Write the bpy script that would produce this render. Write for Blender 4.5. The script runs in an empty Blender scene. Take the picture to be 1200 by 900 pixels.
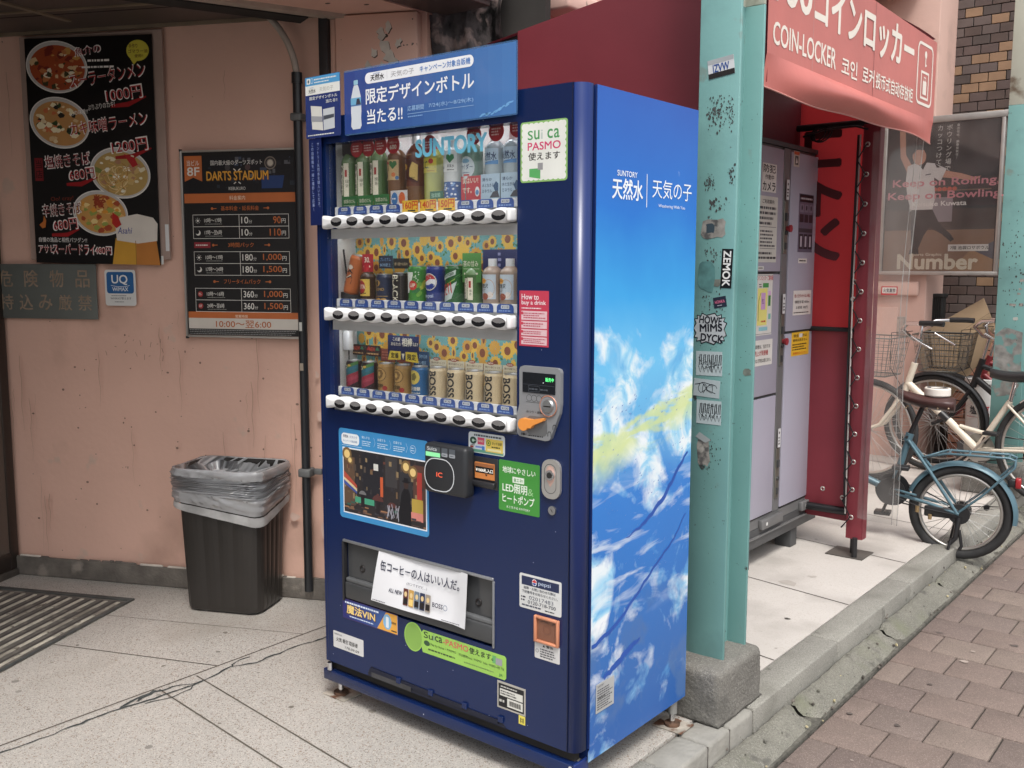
import bpy, bmesh, math, random
from mathutils import Matrix, Vector
R = math.radians
sc = bpy.context.scene
COL = sc.collection
random.seed(7)

# ------------------------------------------------------------------ camera, sky, sun, exposure
YAW, PITCH, ROLL = 0.68050, 0.12013, 0.00199
cy_, sy_, cp_, sp_ = math.cos(YAW), math.sin(YAW), math.cos(PITCH), math.sin(PITCH)
fwd = Vector((-sy_*cp_, cy_*cp_, -sp_)); rt = Vector((cy_, sy_, 0)); up = rt.cross(fwd)
r2 = rt*math.cos(ROLL) + up*math.sin(ROLL); u2 = -rt*math.sin(ROLL) + up*math.cos(ROLL)
cam = bpy.data.cameras.new('camera'); camo = bpy.data.objects.new('camera', cam); COL.objects.link(camo)
cam.sensor_fit = 'HORIZONTAL'; cam.sensor_width = 36; cam.lens = 1137.86/1200*36
cam.clip_start = 0.02; cam.clip_end = 500
mw = Matrix((r2, u2, -fwd)).transposed().to_4x4(); mw.translation = (1.3693, -1.9613, 1.3879)
camo.matrix_world = mw
sc.camera = camo

SUN_EL, SUN_AZ = 58, 100      # azimuth measured from +X towards +Y, where the sun stands
w = bpy.data.worlds.new('World'); sc.world = w; w.use_nodes = True
nt = w.node_tree; nt.nodes.clear()
sky = nt.nodes.new('ShaderNodeTexSky'); sky.sky_type = 'NISHITA'; sky.sun_disc = False
sky.sun_elevation = R(SUN_EL); sky.sun_rotation = R(90 - SUN_AZ); sky.air_density = 1.0; sky.dust_density = 5.0; sky.ozone_density = 1.0
hs = nt.nodes.new('ShaderNodeHueSaturation'); hs.inputs['Saturation'].default_value = 0.22
bg = nt.nodes.new('ShaderNodeBackground'); bg.inputs['Strength'].default_value = 0.15
ou = nt.nodes.new('ShaderNodeOutputWorld')
nt.links.new(sky.outputs[0], hs.inputs['Color']); nt.links.new(hs.outputs[0], bg.inputs[0]); nt.links.new(bg.outputs[0], ou.inputs[0])
sl = bpy.data.lights.new('sun', 'SUN'); sl.energy = 1.5; sl.angle = R(14); sl.color = (1, .95, .88)
so = bpy.data.objects.new('sun', sl); COL.objects.link(so)
sd = Vector((math.cos(R(SUN_EL))*math.cos(R(SUN_AZ-140)), math.cos(R(SUN_EL))*math.sin(R(SUN_AZ-140)), math.sin(R(SUN_EL))))
so.rotation_euler = sd.to_track_quat('Z', 'Y').to_euler()
sky.sun_rotation = math.atan2(sd.x, sd.y)
sc.view_settings.view_transform = 'Standard'; sc.view_settings.look = 'None'
sc.view_settings.exposure = 0.5; sc.view_settings.gamma = 1; sc.view_settings.use_curve_mapping = False
sc.render.engine = 'CYCLES'
sc.cycles.max_bounces = 8; sc.cycles.transparent_max_bounces = 16
try: sc.cycles.use_denoising = True
except Exception: pass

# ------------------------------------------------------------------ materials
_mc = {}
def M(name, rgb, rough=.6, metal=0., var=.12, scale=6., bump=0., bscale=None, detail=4, spec=None, alpha=1., emis=0., speck=None, dirt=None):
    """Principled surface whose colour wanders a little with noise; optional bump, specks (rgb, scale, amount) and dirt (rgb, scale, lo, hi)."""
    if name in _mc: return _mc[name]
    m = bpy.data.materials.new(name); m.use_nodes = True; n = m.node_tree; L = n.links
    b = n.nodes['Principled BSDF']; b.inputs['Roughness'].default_value = rough; b.inputs['Metallic'].default_value = metal
    if spec is not None: b.inputs['Specular IOR Level'].default_value = spec
    tc = n.nodes.new('ShaderNodeTexCoord')
    def noise(s, d=4):
        x = n.nodes.new('ShaderNodeTexNoise'); x.inputs['Scale'].default_value = s; x.inputs['Detail'].default_value = d
        L.new(tc.outputs['Object'], x.inputs['Vector']); return x
    def ramp(src, a, bb, c0=(0,0,0,1), c1=(1,1,1,1)):
        r = n.nodes.new('ShaderNodeValToRGB'); r.color_ramp.elements[0].position = a; r.color_ramp.elements[1].position = bb
        r.color_ramp.elements[0].color = c0; r.color_ramp.elements[1].color = c1; L.new(src, r.inputs[0]); return r
    def mix(f, a, bb):
        x = n.nodes.new('ShaderNodeMix'); x.data_type = 'RGBA'; L.new(f, x.inputs[0])
        for s, k in ((a, 6), (bb, 7)):
            if isinstance(s, tuple): x.inputs[k].default_value = (*s, 1)
            else: L.new(s, x.inputs[k])
        return x.outputs[2]
    lo = tuple(c*(1-var) for c in rgb); hi = tuple(min(1, c*(1+var)) for c in rgb)
    r = ramp(noise(scale, detail).outputs[0], .3, .7, (*lo, 1), (*hi, 1)); col = r.outputs[0]
    if speck:
        for (srgb, ss, sa) in speck:
            v = n.nodes.new('ShaderNodeTexVoronoi'); v.inputs['Scale'].default_value = ss; L.new(tc.outputs['Object'], v.inputs['Vector'])
            sp = n.nodes.new('ShaderNodeSeparateColor'); L.new(v.outputs['Color'], sp.inputs[0])
            col = mix(ramp(sp.outputs[0], 1-sa-.01, 1-sa+.01).outputs[0], col, srgb)
    if dirt:
        for (drgb, ds, d0, d1) in dirt:
            col = mix(ramp(noise(ds, 8).outputs[0], d0, d1).outputs[0], col, drgb)
    L.new(col, b.inputs['Base Color'])
    if bump:
        bp = n.nodes.new('ShaderNodeBump'); bp.inputs['Strength'].default_value = min(1, bump); bp.inputs['Distance'].default_value = .01
        L.new(noise(bscale or scale*8, 5).outputs[0], bp.inputs['Height']); L.new(bp.outputs[0], b.inputs['Normal'])
    if alpha < 1: b.inputs['Alpha'].default_value = alpha
    if emis: 
        L.new(col, b.inputs['Emission Color']); b.inputs['Emission Strength'].default_value = emis
    _mc[name] = m; return m

def thin(name, rgb, trans, rough=.1, milk=.1, gloss=.08, vary=.45):
    """A clear or milky sheet: transparent, a little glossy, a little white."""
    if name in _mc: return _mc[name]
    m = bpy.data.materials.new(name); m.use_nodes = True; n = m.node_tree; L = n.links; n.nodes.clear()
    o = n.nodes.new('ShaderNodeOutputMaterial'); t = n.nodes.new('ShaderNodeBsdfTransparent'); g = n.nodes.new('ShaderNodeBsdfGlossy')
    d = n.nodes.new('ShaderNodeBsdfDiffuse'); tl = n.nodes.new('ShaderNodeBsdfTranslucent')
    d.inputs[0].default_value = (*rgb, 1); tl.inputs[0].default_value = (*rgb, 1); g.inputs['Roughness'].default_value = rough
    t.inputs[0].default_value = (*trans, 1)
    tc = n.nodes.new('ShaderNodeTexCoord'); nz = n.nodes.new('ShaderNodeTexNoise'); nz.inputs['Scale'].default_value = 9; nz.inputs['Detail'].default_value = 5
    L.new(tc.outputs['Object'], nz.inputs['Vector'])
    mr = n.nodes.new('ShaderNodeMapRange'); mr.inputs[1].default_value = .35; mr.inputs[2].default_value = .7
    mr.inputs[3].default_value = milk*(1-vary); mr.inputs[4].default_value = min(1, milk*(1+vary*.9)); L.new(nz.outputs[0], mr.inputs[0])
    a0 = n.nodes.new('ShaderNodeMixShader'); a0.inputs[0].default_value = .5; L.new(d.outputs[0], a0.inputs[1]); L.new(tl.outputs[0], a0.inputs[2])
    a = n.nodes.new('ShaderNodeMixShader'); L.new(mr.outputs[0], a.inputs[0]); L.new(t.outputs[0], a.inputs[1]); L.new(a0.outputs[0], a.inputs[2])
    fr = n.nodes.new('ShaderNodeFresnel'); fr.inputs[0].default_value = 1.4
    fm = n.nodes.new('ShaderNodeMath'); fm.operation = 'ADD'; fm.inputs[1].default_value = gloss*.3; L.new(fr.outputs[0], fm.inputs[0])
    fc = n.nodes.new('ShaderNodeMath'); fc.operation = 'MINIMUM'; fc.inputs[1].default_value = max(.25, gloss*2); L.new(fm.outputs[0], fc.inputs[0])
    c = n.nodes.new('ShaderNodeMixShader'); L.new(fc.outputs[0], c.inputs[0]); L.new(a.outputs[0], c.inputs[1]); L.new(g.outputs[0], c.inputs[2])
    L.new(c.outputs[0], o.inputs[0]); _mc[name] = m; return m

def cloth(name, rgb, trl=.4, rough=.5):
    """Tarpaulin: lets some light through."""
    if name in _mc: return _mc[name]
    m = M(name, rgb, rough, var=.1, scale=3, bump=.08, bscale=25); n = m.node_tree; L = n.links
    b = n.nodes['Principled BSDF']; o = n.nodes['Material Output']
    t = n.nodes.new('ShaderNodeBsdfTranslucent'); t.inputs[0].default_value = (*[min(1, c*1.5) for c in rgb], 1)
    x = n.nodes.new('ShaderNodeMixShader'); x.inputs[0].default_value = trl
    L.new(b.outputs[0], x.inputs[1]); L.new(t.outputs[0], x.inputs[2]); L.new(x.outputs[0], o.inputs[0]); return m

def ink(r, g, b, rough=.45):
    return M('ink_%d_%d_%d' % (r, g, b), tuple(((c/255)/12.92 if c/255 < .04 else (((c/255)+.055)/1.055)**2.4) for c in (r, g, b)), rough, var=.05, scale=12)

WHITE = lambda: ink(225, 225, 222); BLACK = lambda: ink(18, 18, 20); RED = lambda: ink(190, 30, 40)

# ------------------------------------------------------------------ mesh builder
def frame(o, u, v):
    u = Vector(u).normalized(); v = Vector(v).normalized(); n = u.cross(v)
    m = Matrix((u, v, n)).transposed().to_4x4(); m.translation = Vector(o); return m
ID = Matrix.Identity(4)

class MB:
    def __init__(s): s.v = []; s.f = []; s.mi = []; s.sm = []; s.mats = []
    def m(s, mat):
        if mat not in s.mats: s.mats.append(mat)
        return s.mats.index(mat)
    def add(s, vs, fs, mat, T=None, smooth=False):
        k = len(s.v); i = s.m(mat)
        for p in vs:
            p = Vector(p); s.v.append(T @ p if T is not None else p)
        for f in fs: s.f.append([a+k for a in f]); s.mi.append(i); s.sm.append(smooth)
        return s
    def box(s, a, b, mat, T=None, bev=0., seg=2):
        a, b = Vector(a), Vector(b); lo = Vector([min(a[i], b[i]) for i in range(3)]); hi = Vector([max(a[i], b[i]) for i in range(3)])
        if bev <= 0:
            vs = [(x, y, z) for z in (lo.z, hi.z) for y in (lo.y, hi.y) for x in (lo.x, hi.x)]
            return s.add(vs, [(0,2,3,1),(4,5,7,6),(0,1,5,4),(2,6,7,3),(0,4,6,2),(1,3,7,5)], mat, T)
        bm = bmesh.new(); bmesh.ops.create_cube(bm, size=1)
        for v in bm.verts: v.co = Vector([lo[i] + (v.co[i]+.5)*(hi[i]-lo[i]) for i in range(3)])
        bev = min(bev, .49*min(hi[i]-lo[i] for i in range(3)))
        bmesh.ops.bevel(bm, geom=list(bm.edges), offset=bev, segments=seg, affect='EDGES', profile=.5)
        bm.verts.ensure_lookup_table()
        s.add([v.co.copy() for v in bm.verts], [[v.index for v in f.verts] for f in bm.faces], mat, T, seg > 1); bm.free(); return s
    def prism(s, poly, h0, h1, mat, T=None, smooth=False):
        """Polygon in the frame's uv plane, extruded along n from h0 to h1."""
        n = len(poly); vs = [(x, y, h0) for x, y in poly] + [(x, y, h1) for x, y in poly]
        s.add(vs, [list(range(n-1, -1, -1)), list(range(n, 2*n))], mat, T)
        k = len(s.v) - 2*n; i = s.m(mat)
        for a in range(n):
            b = (a+1) % n; s.f.append([k+a, k+b, k+n+b, k+n+a]); s.mi.append(i); s.sm.append(smooth)
        return s
    def cyl(s, p0, p1, r0, mat, r1=None, n=14, T=None, smooth=True, caps=True):
        r1 = r0 if r1 is None else r1; p0, p1 = Vector(p0), Vector(p1); q = (p1-p0).to_track_quat('Z', 'Y')
        vs = []; 
        for p, r in ((p0, r0), (p1, r1)):
            for i in range(n):
                a = 2*math.pi*i/n; vs.append(p + q @ Vector((r*math.cos(a), r*math.sin(a), 0)))
        fs = [(i, (i+1) % n, n+(i+1) % n, n+i) for i in range(n)]
        s.add(vs, fs, mat, T, smooth)
        if caps: s.add(vs, [list(range(n-1, -1, -1)), list(range(n, 2*n))], mat, T)
        return s
    def tube(s, pts, r, mat, n=8, T=None, closed=False):
        pts = [Vector(p) for p in pts]; N = len(pts); rings = []; prev = None
        rr = r if isinstance(r, (list, tuple)) else [r]*N
        for i, p in enumerate(pts):
            if closed: t = pts[(i+1) % N] - pts[i-1]
            else: t = pts[min(i+1, N-1)] - pts[max(i-1, 0)]
            t.normalize()
            if prev is None: x = t.orthogonal().normalized()
            else:
                x = prev - t*prev.dot(t)
                x = x.normalized() if x.length > 1e-6 else t.orthogonal().normalized()
            prev = x; y = t.cross(x)
            rings.append([p + (x*math.cos(2*math.pi*k/n) + y*math.sin(2*math.pi*k/n))*rr[i] for k in range(n)])
        vs = [v for g in rings for v in g]; fs = []
        for i in range(N if closed else N-1):
            j = (i+1) % N
            for k in range(n): fs.append((i*n+k, i*n+(k+1) % n, j*n+(k+1) % n, j*n+k))
        s.add(vs, fs, mat, T, True)
        if not closed: s.add(vs, [list(range(n-1, -1, -1)), list(range((N-1)*n, N*n))], mat, T)
        return s
    def lathe(s, prof, n=20, T=None, smooth=True, sx=1., sy=1.):
        """prof: (r, z, material of the band above)."""
        for a, b in zip(prof[:-1], prof[1:]):
            vs = []
            for r, z in ((a[0], a[1]), (b[0], b[1])):
                for i in range(n):
                    t = 2*math.pi*i/n; vs.append((r*math.cos(t)*sx, r*math.sin(t)*sy, z))
            s.add(vs, [(i, (i+1) % n, n+(i+1) % n, n+i) for i in range(n)], a[2], T, smooth)
        return s
    def ring(s, R_, r, mat, T=None, n=40, k=10, flat=1.):
        """Torus about the frame's n axis."""
        vs = []; fs = []
        for i in range(n):
            a = 2*math.pi*i/n
            for j in range(k):
                b = 2*math.pi*j/k; q = R_ + r*math.cos(b); vs.append((q*math.cos(a), q*math.sin(a), r*flat*math.sin(b)))
        for i in range(n):
            for j in range(k): fs.append((i*k+j, ((i+1) % n)*k+j, ((i+1) % n)*k+(j+1) % k, i*k+(j+1) % k))
        return s.add(vs, fs, mat, T, True)
    def sheet(s, fn, nu, nv, mat, T=None, smooth=True):
        vs = [fn(i/nu, j/nv) for j in range(nv+1) for i in range(nu+1)]
        fs = [(j*(nu+1)+i, j*(nu+1)+i+1, (j+1)*(nu+1)+i+1, (j+1)*(nu+1)+i) for j in range(nv) for i in range(nu)]
        return s.add(vs, fs, mat, T, smooth)
    def build(s, name, parent=None, origin=None):
        me = bpy.data.meshes.new(name)
        if parent is not None: inv = W(parent).inverted()
        else: inv = Matrix.Translation(-Vector(origin)) if origin is not None else ID
        me.from_pydata([inv @ v for v in s.v], [], s.f)
        for m in s.mats: me.materials.append(m)
        me.polygons.foreach_set('material_index', s.mi); me.polygons.foreach_set('use_smooth', s.sm); me.update()
        o = bpy.data.objects.new(name, me); COL.objects.link(o)
        if parent is not None: o.parent = parent
        elif origin is not None: o.location = origin
        return o

def W(o):
    m = o.matrix_basis.copy()
    while o.parent is not None: o = o.parent; m = o.matrix_basis @ m
    return m

def tag(o, label=None, cat=None, group=None, kind=None):
    if label: o['label'] = label
    if cat: o['category'] = cat
    if group: o['group'] = group
    if kind: o['kind'] = kind
    return o
def thing(name, label, cat, loc=(0,0,0), rz=0., group=None):
    o = bpy.data.objects.new(name, None); COL.objects.link(o); o.empty_display_size = .1
    o.location = loc; o.rotation_euler = (0, 0, rz); return tag(o, label, cat, group)
def copy_tree(o, parent=None):
    c = o.copy(); COL.objects.link(c); c.parent = parent
    for ch in list(o.children): copy_tree(ch, c)
    return c

# ------------------------------------------------------------------ printed matter
_tc = {}
_tcur = bpy.data.curves.new('lettering', 'FONT'); _tcur.fill_mode = 'FRONT' if 'FRONT' in [i.identifier for i in _tcur.bl_rna.properties['fill_mode'].enum_items] else 'BOTH'
_tcur.resolution_u = 3
_tob = bpy.data.objects.new('lettering', _tcur); COL.objects.link(_tob)
def glyphs(t, bold):
    k = (t, bold)
    if k not in _tc:
        _tcur.body = t; _tcur.offset = bold; _tcur.size = 1
        dg = bpy.context.evaluated_depsgraph_get(); dg.update(); ev = _tob.evaluated_get(dg); me = ev.to_mesh()
        _tc[k] = ([v.co.to_2d() for v in me.vertices], [list(p.vertices) for p in me.polygons]); ev.to_mesh_clear()
    return _tc[k]

class P:
    """Flat print on a frame: shapes and lettering a fraction of a millimetre proud of the surface. wrap = radius rolls it round a can."""
    def __init__(s, T, mb=None, n0=0., step=.00035, wrap=None): s.T = T; s.mb = mb or MB(); s.n0 = n0; s.st = step; s.wr = wrap
    def _put(s, pts, faces, mat, l):
        s.k = (getattr(s, 'k', 0) + 1) % 12; n = s.n0 + (l + (s.k*.006 if abs(l*10 - round(l*10)) < 1e-6 else 0))*s.st      # overlapping prints never share a plane
        if s.wr and len(faces) == 1 and len(pts) > 2:           # fine facets, so that it hugs the curve
            bm = bmesh.new(); bm.faces.new([bm.verts.new((x, y, 0)) for x, y in pts]); bmesh.ops.triangulate(bm, faces=bm.faces[:])
            for _ in range(4):
                e = [e for e in bm.edges if abs(e.verts[0].co.x - e.verts[1].co.x) > .007]
                if not e: break
                bmesh.ops.subdivide_edges(bm, edges=e, cuts=1); bmesh.ops.triangulate(bm, faces=bm.faces[:])
            bm.verts.index_update(); pts = [(v.co.x, v.co.y) for v in bm.verts]; faces = [[v.index for v in f.verts] for f in bm.faces]; bm.free()
        if s.wr: vs = [((s.wr+n)*math.sin(x/s.wr), y, (s.wr+n)*math.cos(x/s.wr)) for x, y in pts]
        else: vs = [(x, y, n) for x, y in pts]
        s.mb.add(vs, faces, mat, s.T); return s
    def _heavy(s, pts, fs, mat, l, b):
        s._put(pts, fs, mat, l)
        if b > 0:                                   # a heavier weight: the letter struck again a hair aside
            k = 4 if b < .002 else 8
            for i in range(k): a = 6.283*(i+.5)/k; s._put([(x + b*math.cos(a), y + b*math.sin(a)) for x, y in pts], fs, mat, l + .04*(i+1))
        return s
    def rect(s, x0, y0, x1, y1, mat, l=1, r=0., nx=None):
        if x0 > x1: x0, x1 = x1, x0
        if y0 > y1: y0, y1 = y1, y0
        if r:
            pts = []
            for cx, cy, a in ((x1-r, y1-r, 0), (x0+r, y1-r, 90), (x0+r, y0+r, 180), (x1-r, y0+r, 270)):
                for k in range(6): t = R(a + k*18); pts.append((cx + r*math.cos(t), cy + r*math.sin(t)))
            return s._put(pts, [list(range(len(pts)))], mat, l)
        nx = nx or (8 if s.wr else 1); pts = []; fs = []
        for i in range(nx+1): x = x0 + (x1-x0)*i/nx; pts += [(x, y0), (x, y1)]
        for i in range(nx): fs.append((2*i, 2*i+2, 2*i+3, 2*i+1))
        return s._put(pts, fs, mat, l)
    def poly(s, pts, mat, l=1): 
        a = sum(pts[i-1][0]*pts[i][1] - pts[i][0]*pts[i-1][1] for i in range(len(pts)))
        pts = list(pts) if a > 0 else list(pts)[::-1]
        return s._put(pts, [list(range(len(pts)))], mat, l)
    def ell(s, cx, cy, rx, ry, mat, l=1, n=24, rot=0.):
        c, si = math.cos(rot), math.sin(rot); pts = []
        for i in range(n):
            a = 2*math.pi*i/n; x, y = rx*math.cos(a), ry*math.sin(a); pts.append((cx + x*c - y*si, cy + x*si + y*c))
        return s._put(pts, [list(range(n))], mat, l)
    def ringp(s, cx, cy, r, w, mat, l=1, n=28, ry=None):
        k = (ry or r)/r; pts = []
        for i in range(n):
            a = 2*math.pi*i/n
            for q in (r-w, r): pts.append((cx + q*math.cos(a), cy + k*q*math.sin(a)))
        return s._put(pts, [(2*i, 2*i+1, (2*i+3) % (2*n), (2*i+2) % (2*n)) for i in range(n)], mat, l)
    def line(s, pts, wd, mat, l=1):
        pts = [Vector(p) for p in pts]; L_ = []; N = len(pts)
        for i, p in enumerate(pts):
            t = (pts[min(i+1, N-1)] - pts[max(i-1, 0)]).normalized(); q = Vector((-t.y, t.x))
            ww = wd[i] if isinstance(wd, (list, tuple)) else wd
            L_ += [tuple(p - q*ww/2), tuple(p + q*ww/2)]
        return s._put(L_, [(2*i, 2*i+2, 2*i+3, 2*i+1) for i in range(N-1)], mat, l)
    def frame_(s, x0, y0, x1, y1, wd, mat, l=1):
        s.rect(x0, y0, x1, y0+wd, mat, l); s.rect(x0, y1-wd, x1, y1, mat, l); s.rect(x0, y0+wd, x0+wd, y1-wd, mat, l); return s.rect(x1-wd, y0+wd, x1, y1-wd, mat, l)
    def text(s, t, x, y, w, h, mat, l=3, bold=0., rot=0., keep=False, shear=0., mirror=False):
        """Lettering t filling the box (x, y, w, h)."""
        vs, fs = glyphs(t, 0)
        if not vs: return s
        x0 = min(v.x for v in vs); x1 = max(v.x for v in vs); y0 = min(v.y for v in vs); y1 = max(v.y for v in vs)
        sx, sy = w/max(x1-x0, 1e-6), h/max(y1-y0, 1e-6)
        if keep: sx = sy = min(sx, sy); x += (w - sx*(x1-x0))/2; y += (h - sy*(y1-y0))/2
        c, si = math.cos(rot), math.sin(rot); pts = []
        for v in vs:
            a, b = (v.x-x0)*sx, (v.y-y0)*sy
            if mirror: a = w - a
            a += b*shear; pts.append((x + a*c - b*si, y + a*si + b*c))
        if mirror: fs = [f[::-1] for f in fs]
        return s._heavy(pts, fs, mat, l, bold*min(sx, sy)*.62)
    def vtext(s, t, x, ytop, cell, mat, l=3, bold=0., wd=.9, mirror=False):
        """Vertical lettering, one square cell per character, centred on x."""
        for i, ch in enumerate(t):
            vs, fs = glyphs(ch, 0)
            if not vs: continue
            x0 = min(v.x for v in vs); x1 = max(v.x for v in vs); y0 = min(v.y for v in vs); y1 = max(v.y for v in vs)
            k = cell*wd/1.0; pts = []; cyc = ytop - (i+.5)*cell
            for v in vs:
                a, b = v.x - (x0+x1)/2, v.y - .36
                if ch in 'ー～〜': a, b = v.y - (y0+y1)/2, -(v.x - (x0+x1)/2)
                if ch in '。、': a += .3; b = v.y - (y0+y1)/2 + .3
                if mirror: a = -a
                pts.append((x + a*k, cyc + b*k))
            s._heavy(pts, [f[::-1] for f in fs] if mirror else fs, mat, l, bold*k*.62)
        return s
    def fine(s, x0, y0, x1, y1, rows, mat, l=3, fill=.5, rag=.3):
        """Print too small to read: rows of little dashes."""
        rh = (y1-y0)/rows
        for i in range(rows):
            y = y1 - (i+1)*rh; xe = x1 - random.random()*rag*(x1-x0); x = x0
            while x < xe:
                ww = rh*random.uniform(.35, 1.6); s.rect(x, y + rh*(1-fill)/2, min(x+ww, xe), y + rh*(1+fill)/2, mat, l, nx=1); x += ww + rh*.25
        return s

def board(name, T, x0, y0, x1, y1, mat, parent=None, th=.001, bev=0., r=0., draw=None, label=None, n0=0.):
    """A flat panel with its print, one mesh. n0 = where its back sits."""
    mb = MB()
    if r:
        pts = []
        for cx, cy, a in ((x1-r, y1-r, 0), (x0+r, y1-r, 90), (x0+r, y0+r, 180), (x1-r, y0+r, 270)):
            for k in range(6): t = R(a + k*18); pts.append((cx + r*math.cos(t), cy + r*math.sin(t)))
        mb.prism(pts, n0, n0+th, mat, T)
    else: mb.box((x0, y0, n0), (x1, y1, n0+th), mat, T, bev)
    p = P(T, mb, n0+th)
    if draw: draw(p)
    o = mb.build(name, parent)
    if label: o['label'] = label
    return o

# ------------------------------------------------------------------ frames of the place
WA = 0.44733
wd = Vector((math.cos(WA), math.sin(WA), 0)); wn = Vector((math.sin(WA), -math.cos(WA), 0))   # along the pink wall, and out of it
W0 = Vector((-3.096, -.058, 0))
WALL = frame(W0, wd, (0,0,1)); FRONT = frame((0,0,0), (1,0,0), (0,0,1)); SIDE = frame((0,0,0), (0,1,0), (0,0,1))
def wp(u, z, off=0.): p = W0 + wd*u + wn*off; return Vector((p.x, p.y, z))
FLR = frame((0,0,0), (1,0,0), (0,1,0))

# materials of the setting
pink = M('pink_paint', (.69, .435, .345), .75, var=.06, scale=1.6, bump=.12, bscale=40, dirt=[((.46,.28,.215), 2.2, .58, .8), ((.13,.10,.09), 38, .735, .76), ((.6,.42,.34), 5, .66, .70)])
pinkb = M('pale_pink_paint', (.62, .42, .36), .8, var=.07, scale=1.5, bump=.15, bscale=30, dirt=[((.40,.27,.23), 3, .55, .8), ((.2,.15,.13), 14, .70, .76)])
plinth = M('dirty_mortar', (.13, .115, .10), .9, var=.25, scale=14, bump=.4, bscale=90, dirt=[((.25,.22,.19), 9, .58, .7)])
terr = M('terrazzo', (.395, .375, .35), .42, var=.07, scale=2.5, bump=.03, bscale=250, speck=[((.17,.15,.13), 330, .10), ((.25,.19,.15), 240, .06), ((.52,.49,.45), 380, .16)], dirt=[((.25,.22,.19), 1.3, .55, .8), ((.16,.14,.125), 7, .70, .82)])
slab = M('pale_stone_slab', (.505, .475, .445), .75, var=.07, scale=2.2, bump=.12, bscale=70, speck=[((.44,.40,.36), 300, .10)], dirt=[((.33,.305,.28), 2.4, .50, .74), ((.2,.18,.16), 24, .69, .75)])
granite = M('kerb_granite', (.245, .238, .212), .8, var=.12, scale=5, bump=.25, bscale=120, speck=[((.17,.165,.15), 420, .2), ((.33,.32,.29), 460, .15)], dirt=[((.15,.145,.125), 3, .52, .72), ((.10,.097,.085), 14, .64, .74)])
gutm = M('old_gutter_concrete', (.170, .165, .140), .92, var=.2, scale=6, bump=.9, bscale=70, speck=[((.12,.117,.10), 420, .18), ((.26,.25,.22), 460, .12)], dirt=[((.15,.155,.11), 5, .56, .72), ((.10,.095,.085), 13, .60, .70), ((.07,.068,.06), 45, .66, .72)])
dark = M('dark_gap', (.02, .018, .016), .9, var=.3)
joint = M('joint_grime', (.06, .052, .045), .9, var=.3, scale=30)
pav = [M('paver_%s' % n, c, .85, var=.10, scale=9, bump=.35, bscale=260, speck=[((.29,.225,.195), 480, .12), ((.135,.105,.09), 430, .12)], dirt=[((.13,.10,.085), 4, .62, .8)])
       for n, c in (('rose', (.184, .140, .121)), ('brown', (.164, .128, .113)), ('plum', (.150, .114, .102)), ('sand', (.205, .162, .138)))]
ceilm = M('ceiling_brown', (.085, .062, .052), .55, var=.15, scale=3)
steel_dark = M('dark_steel', (.05, .048, .045), .5, .3, var=.2, scale=8)

# ------------------------------------------------------------------ ground
mb = MB(); mb.box((-40, -40, -.3), (60, 60, -.135), M('asphalt', (.055, .053, .05), .9, var=.2, scale=20, bump=.3, bscale=200)); tag(mb.build('street'), kind='structure')

mb = MB(); mb.box((-9, -5, -.13), (.012, .72, 0), terr); p = P(FLR, mb, 0., .001)
gr = M('terrazzo_joint', (.10, .085, .07), .8, var=.25, scale=25)
p.line([(-1.469, -3), (-1.475, 0), (-1.482, .72)], .007, gr)                         # line along the street
p.line([(-1.46, -.313), (-.737, -.376), (-.3, -.414)], .006, gr); p.line([(-1.46, -.174), (-.643, -.25), (-.1, -.30)], .006, gr)
p.line([(-2.12, -.353), (-1.475, -.08)], .006, gr); p.line([tuple((Vector((-1.478, .3)) - .9*Vector(wd[:2]))), (-1.478, .3)], .003, gr, 1)
crk = M('crack_filler', (.045, .05, .05), .9, var=.3, scale=60)
def crack(pts, wmax, seed):
    rn = random.Random(seed); out = []; ws = []
    for a, b in zip(pts[:-1], pts[1:]):
        a, b = Vector(a), Vector(b); k = max(3, int((b-a).length/.025))
        for i in range(k):
            q = a.lerp(b, i/k); out.append((q.x + rn.uniform(-.006, .006), q.y + rn.uniform(-.006, .006))); ws.append(wmax*rn.uniform(.25, 1))
    p.line(out, ws, crk, 2)
crack([(-1.38, .43), (-1.40, .2), (-1.395, .02), (-1.43, -.06), (-1.40, -.2), (-1.41, -.33), (-1.43, -.5), (-1.42, -.75), (-1.45, -1.2)], .012, 1)
crack([(-1.43, -.06), (-1.455, -.02), (-1.46, .06)], .009, 2); crack([(-1.40, -.2), (-1.44, -.28), (-1.455, -.36), (-1.43, -.5)], .012, 3)
crack([(-1.40, -.2), (-1.37, -.3), (-1.41, -.42)], .007, 4); crack([(-1.465, -.33), (-1.42, -.44)], .016, 5)
for x, y, rx in ((-1.02, -.12, .012), (-1.35, .52, .03), (-1.72, .12, .012), (-1.62, -.2, .008), (-1.1, -.33, .007)):
    p.poly([(x + rx*math.cos(k*.7)*random.uniform(.6, 1.2), y + rx*math.sin(k*.7)*random.uniform(.5, 1.1)) for k in range(9)], M('floor_stain', (.2,.18,.155), .8, var=.3), 1)
gumm = M('gum_spot', (.24,.225,.205), .7, var=.25, scale=30); rn0 = random.Random(41)
for i in range(26): x, y, s_ = rn0.uniform(-2.6, -.1), rn0.uniform(-1.0, .5), rn0.uniform(.004, .013); p.ell(x, y, s_, s_*rn0.uniform(.7, 1.2), rn0.choice((gumm, gumm, _mc['floor_stain'])), .6, 11, rn0.uniform(0, 3))
tag(mb.build('entrance_floor'), kind='structure')

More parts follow.
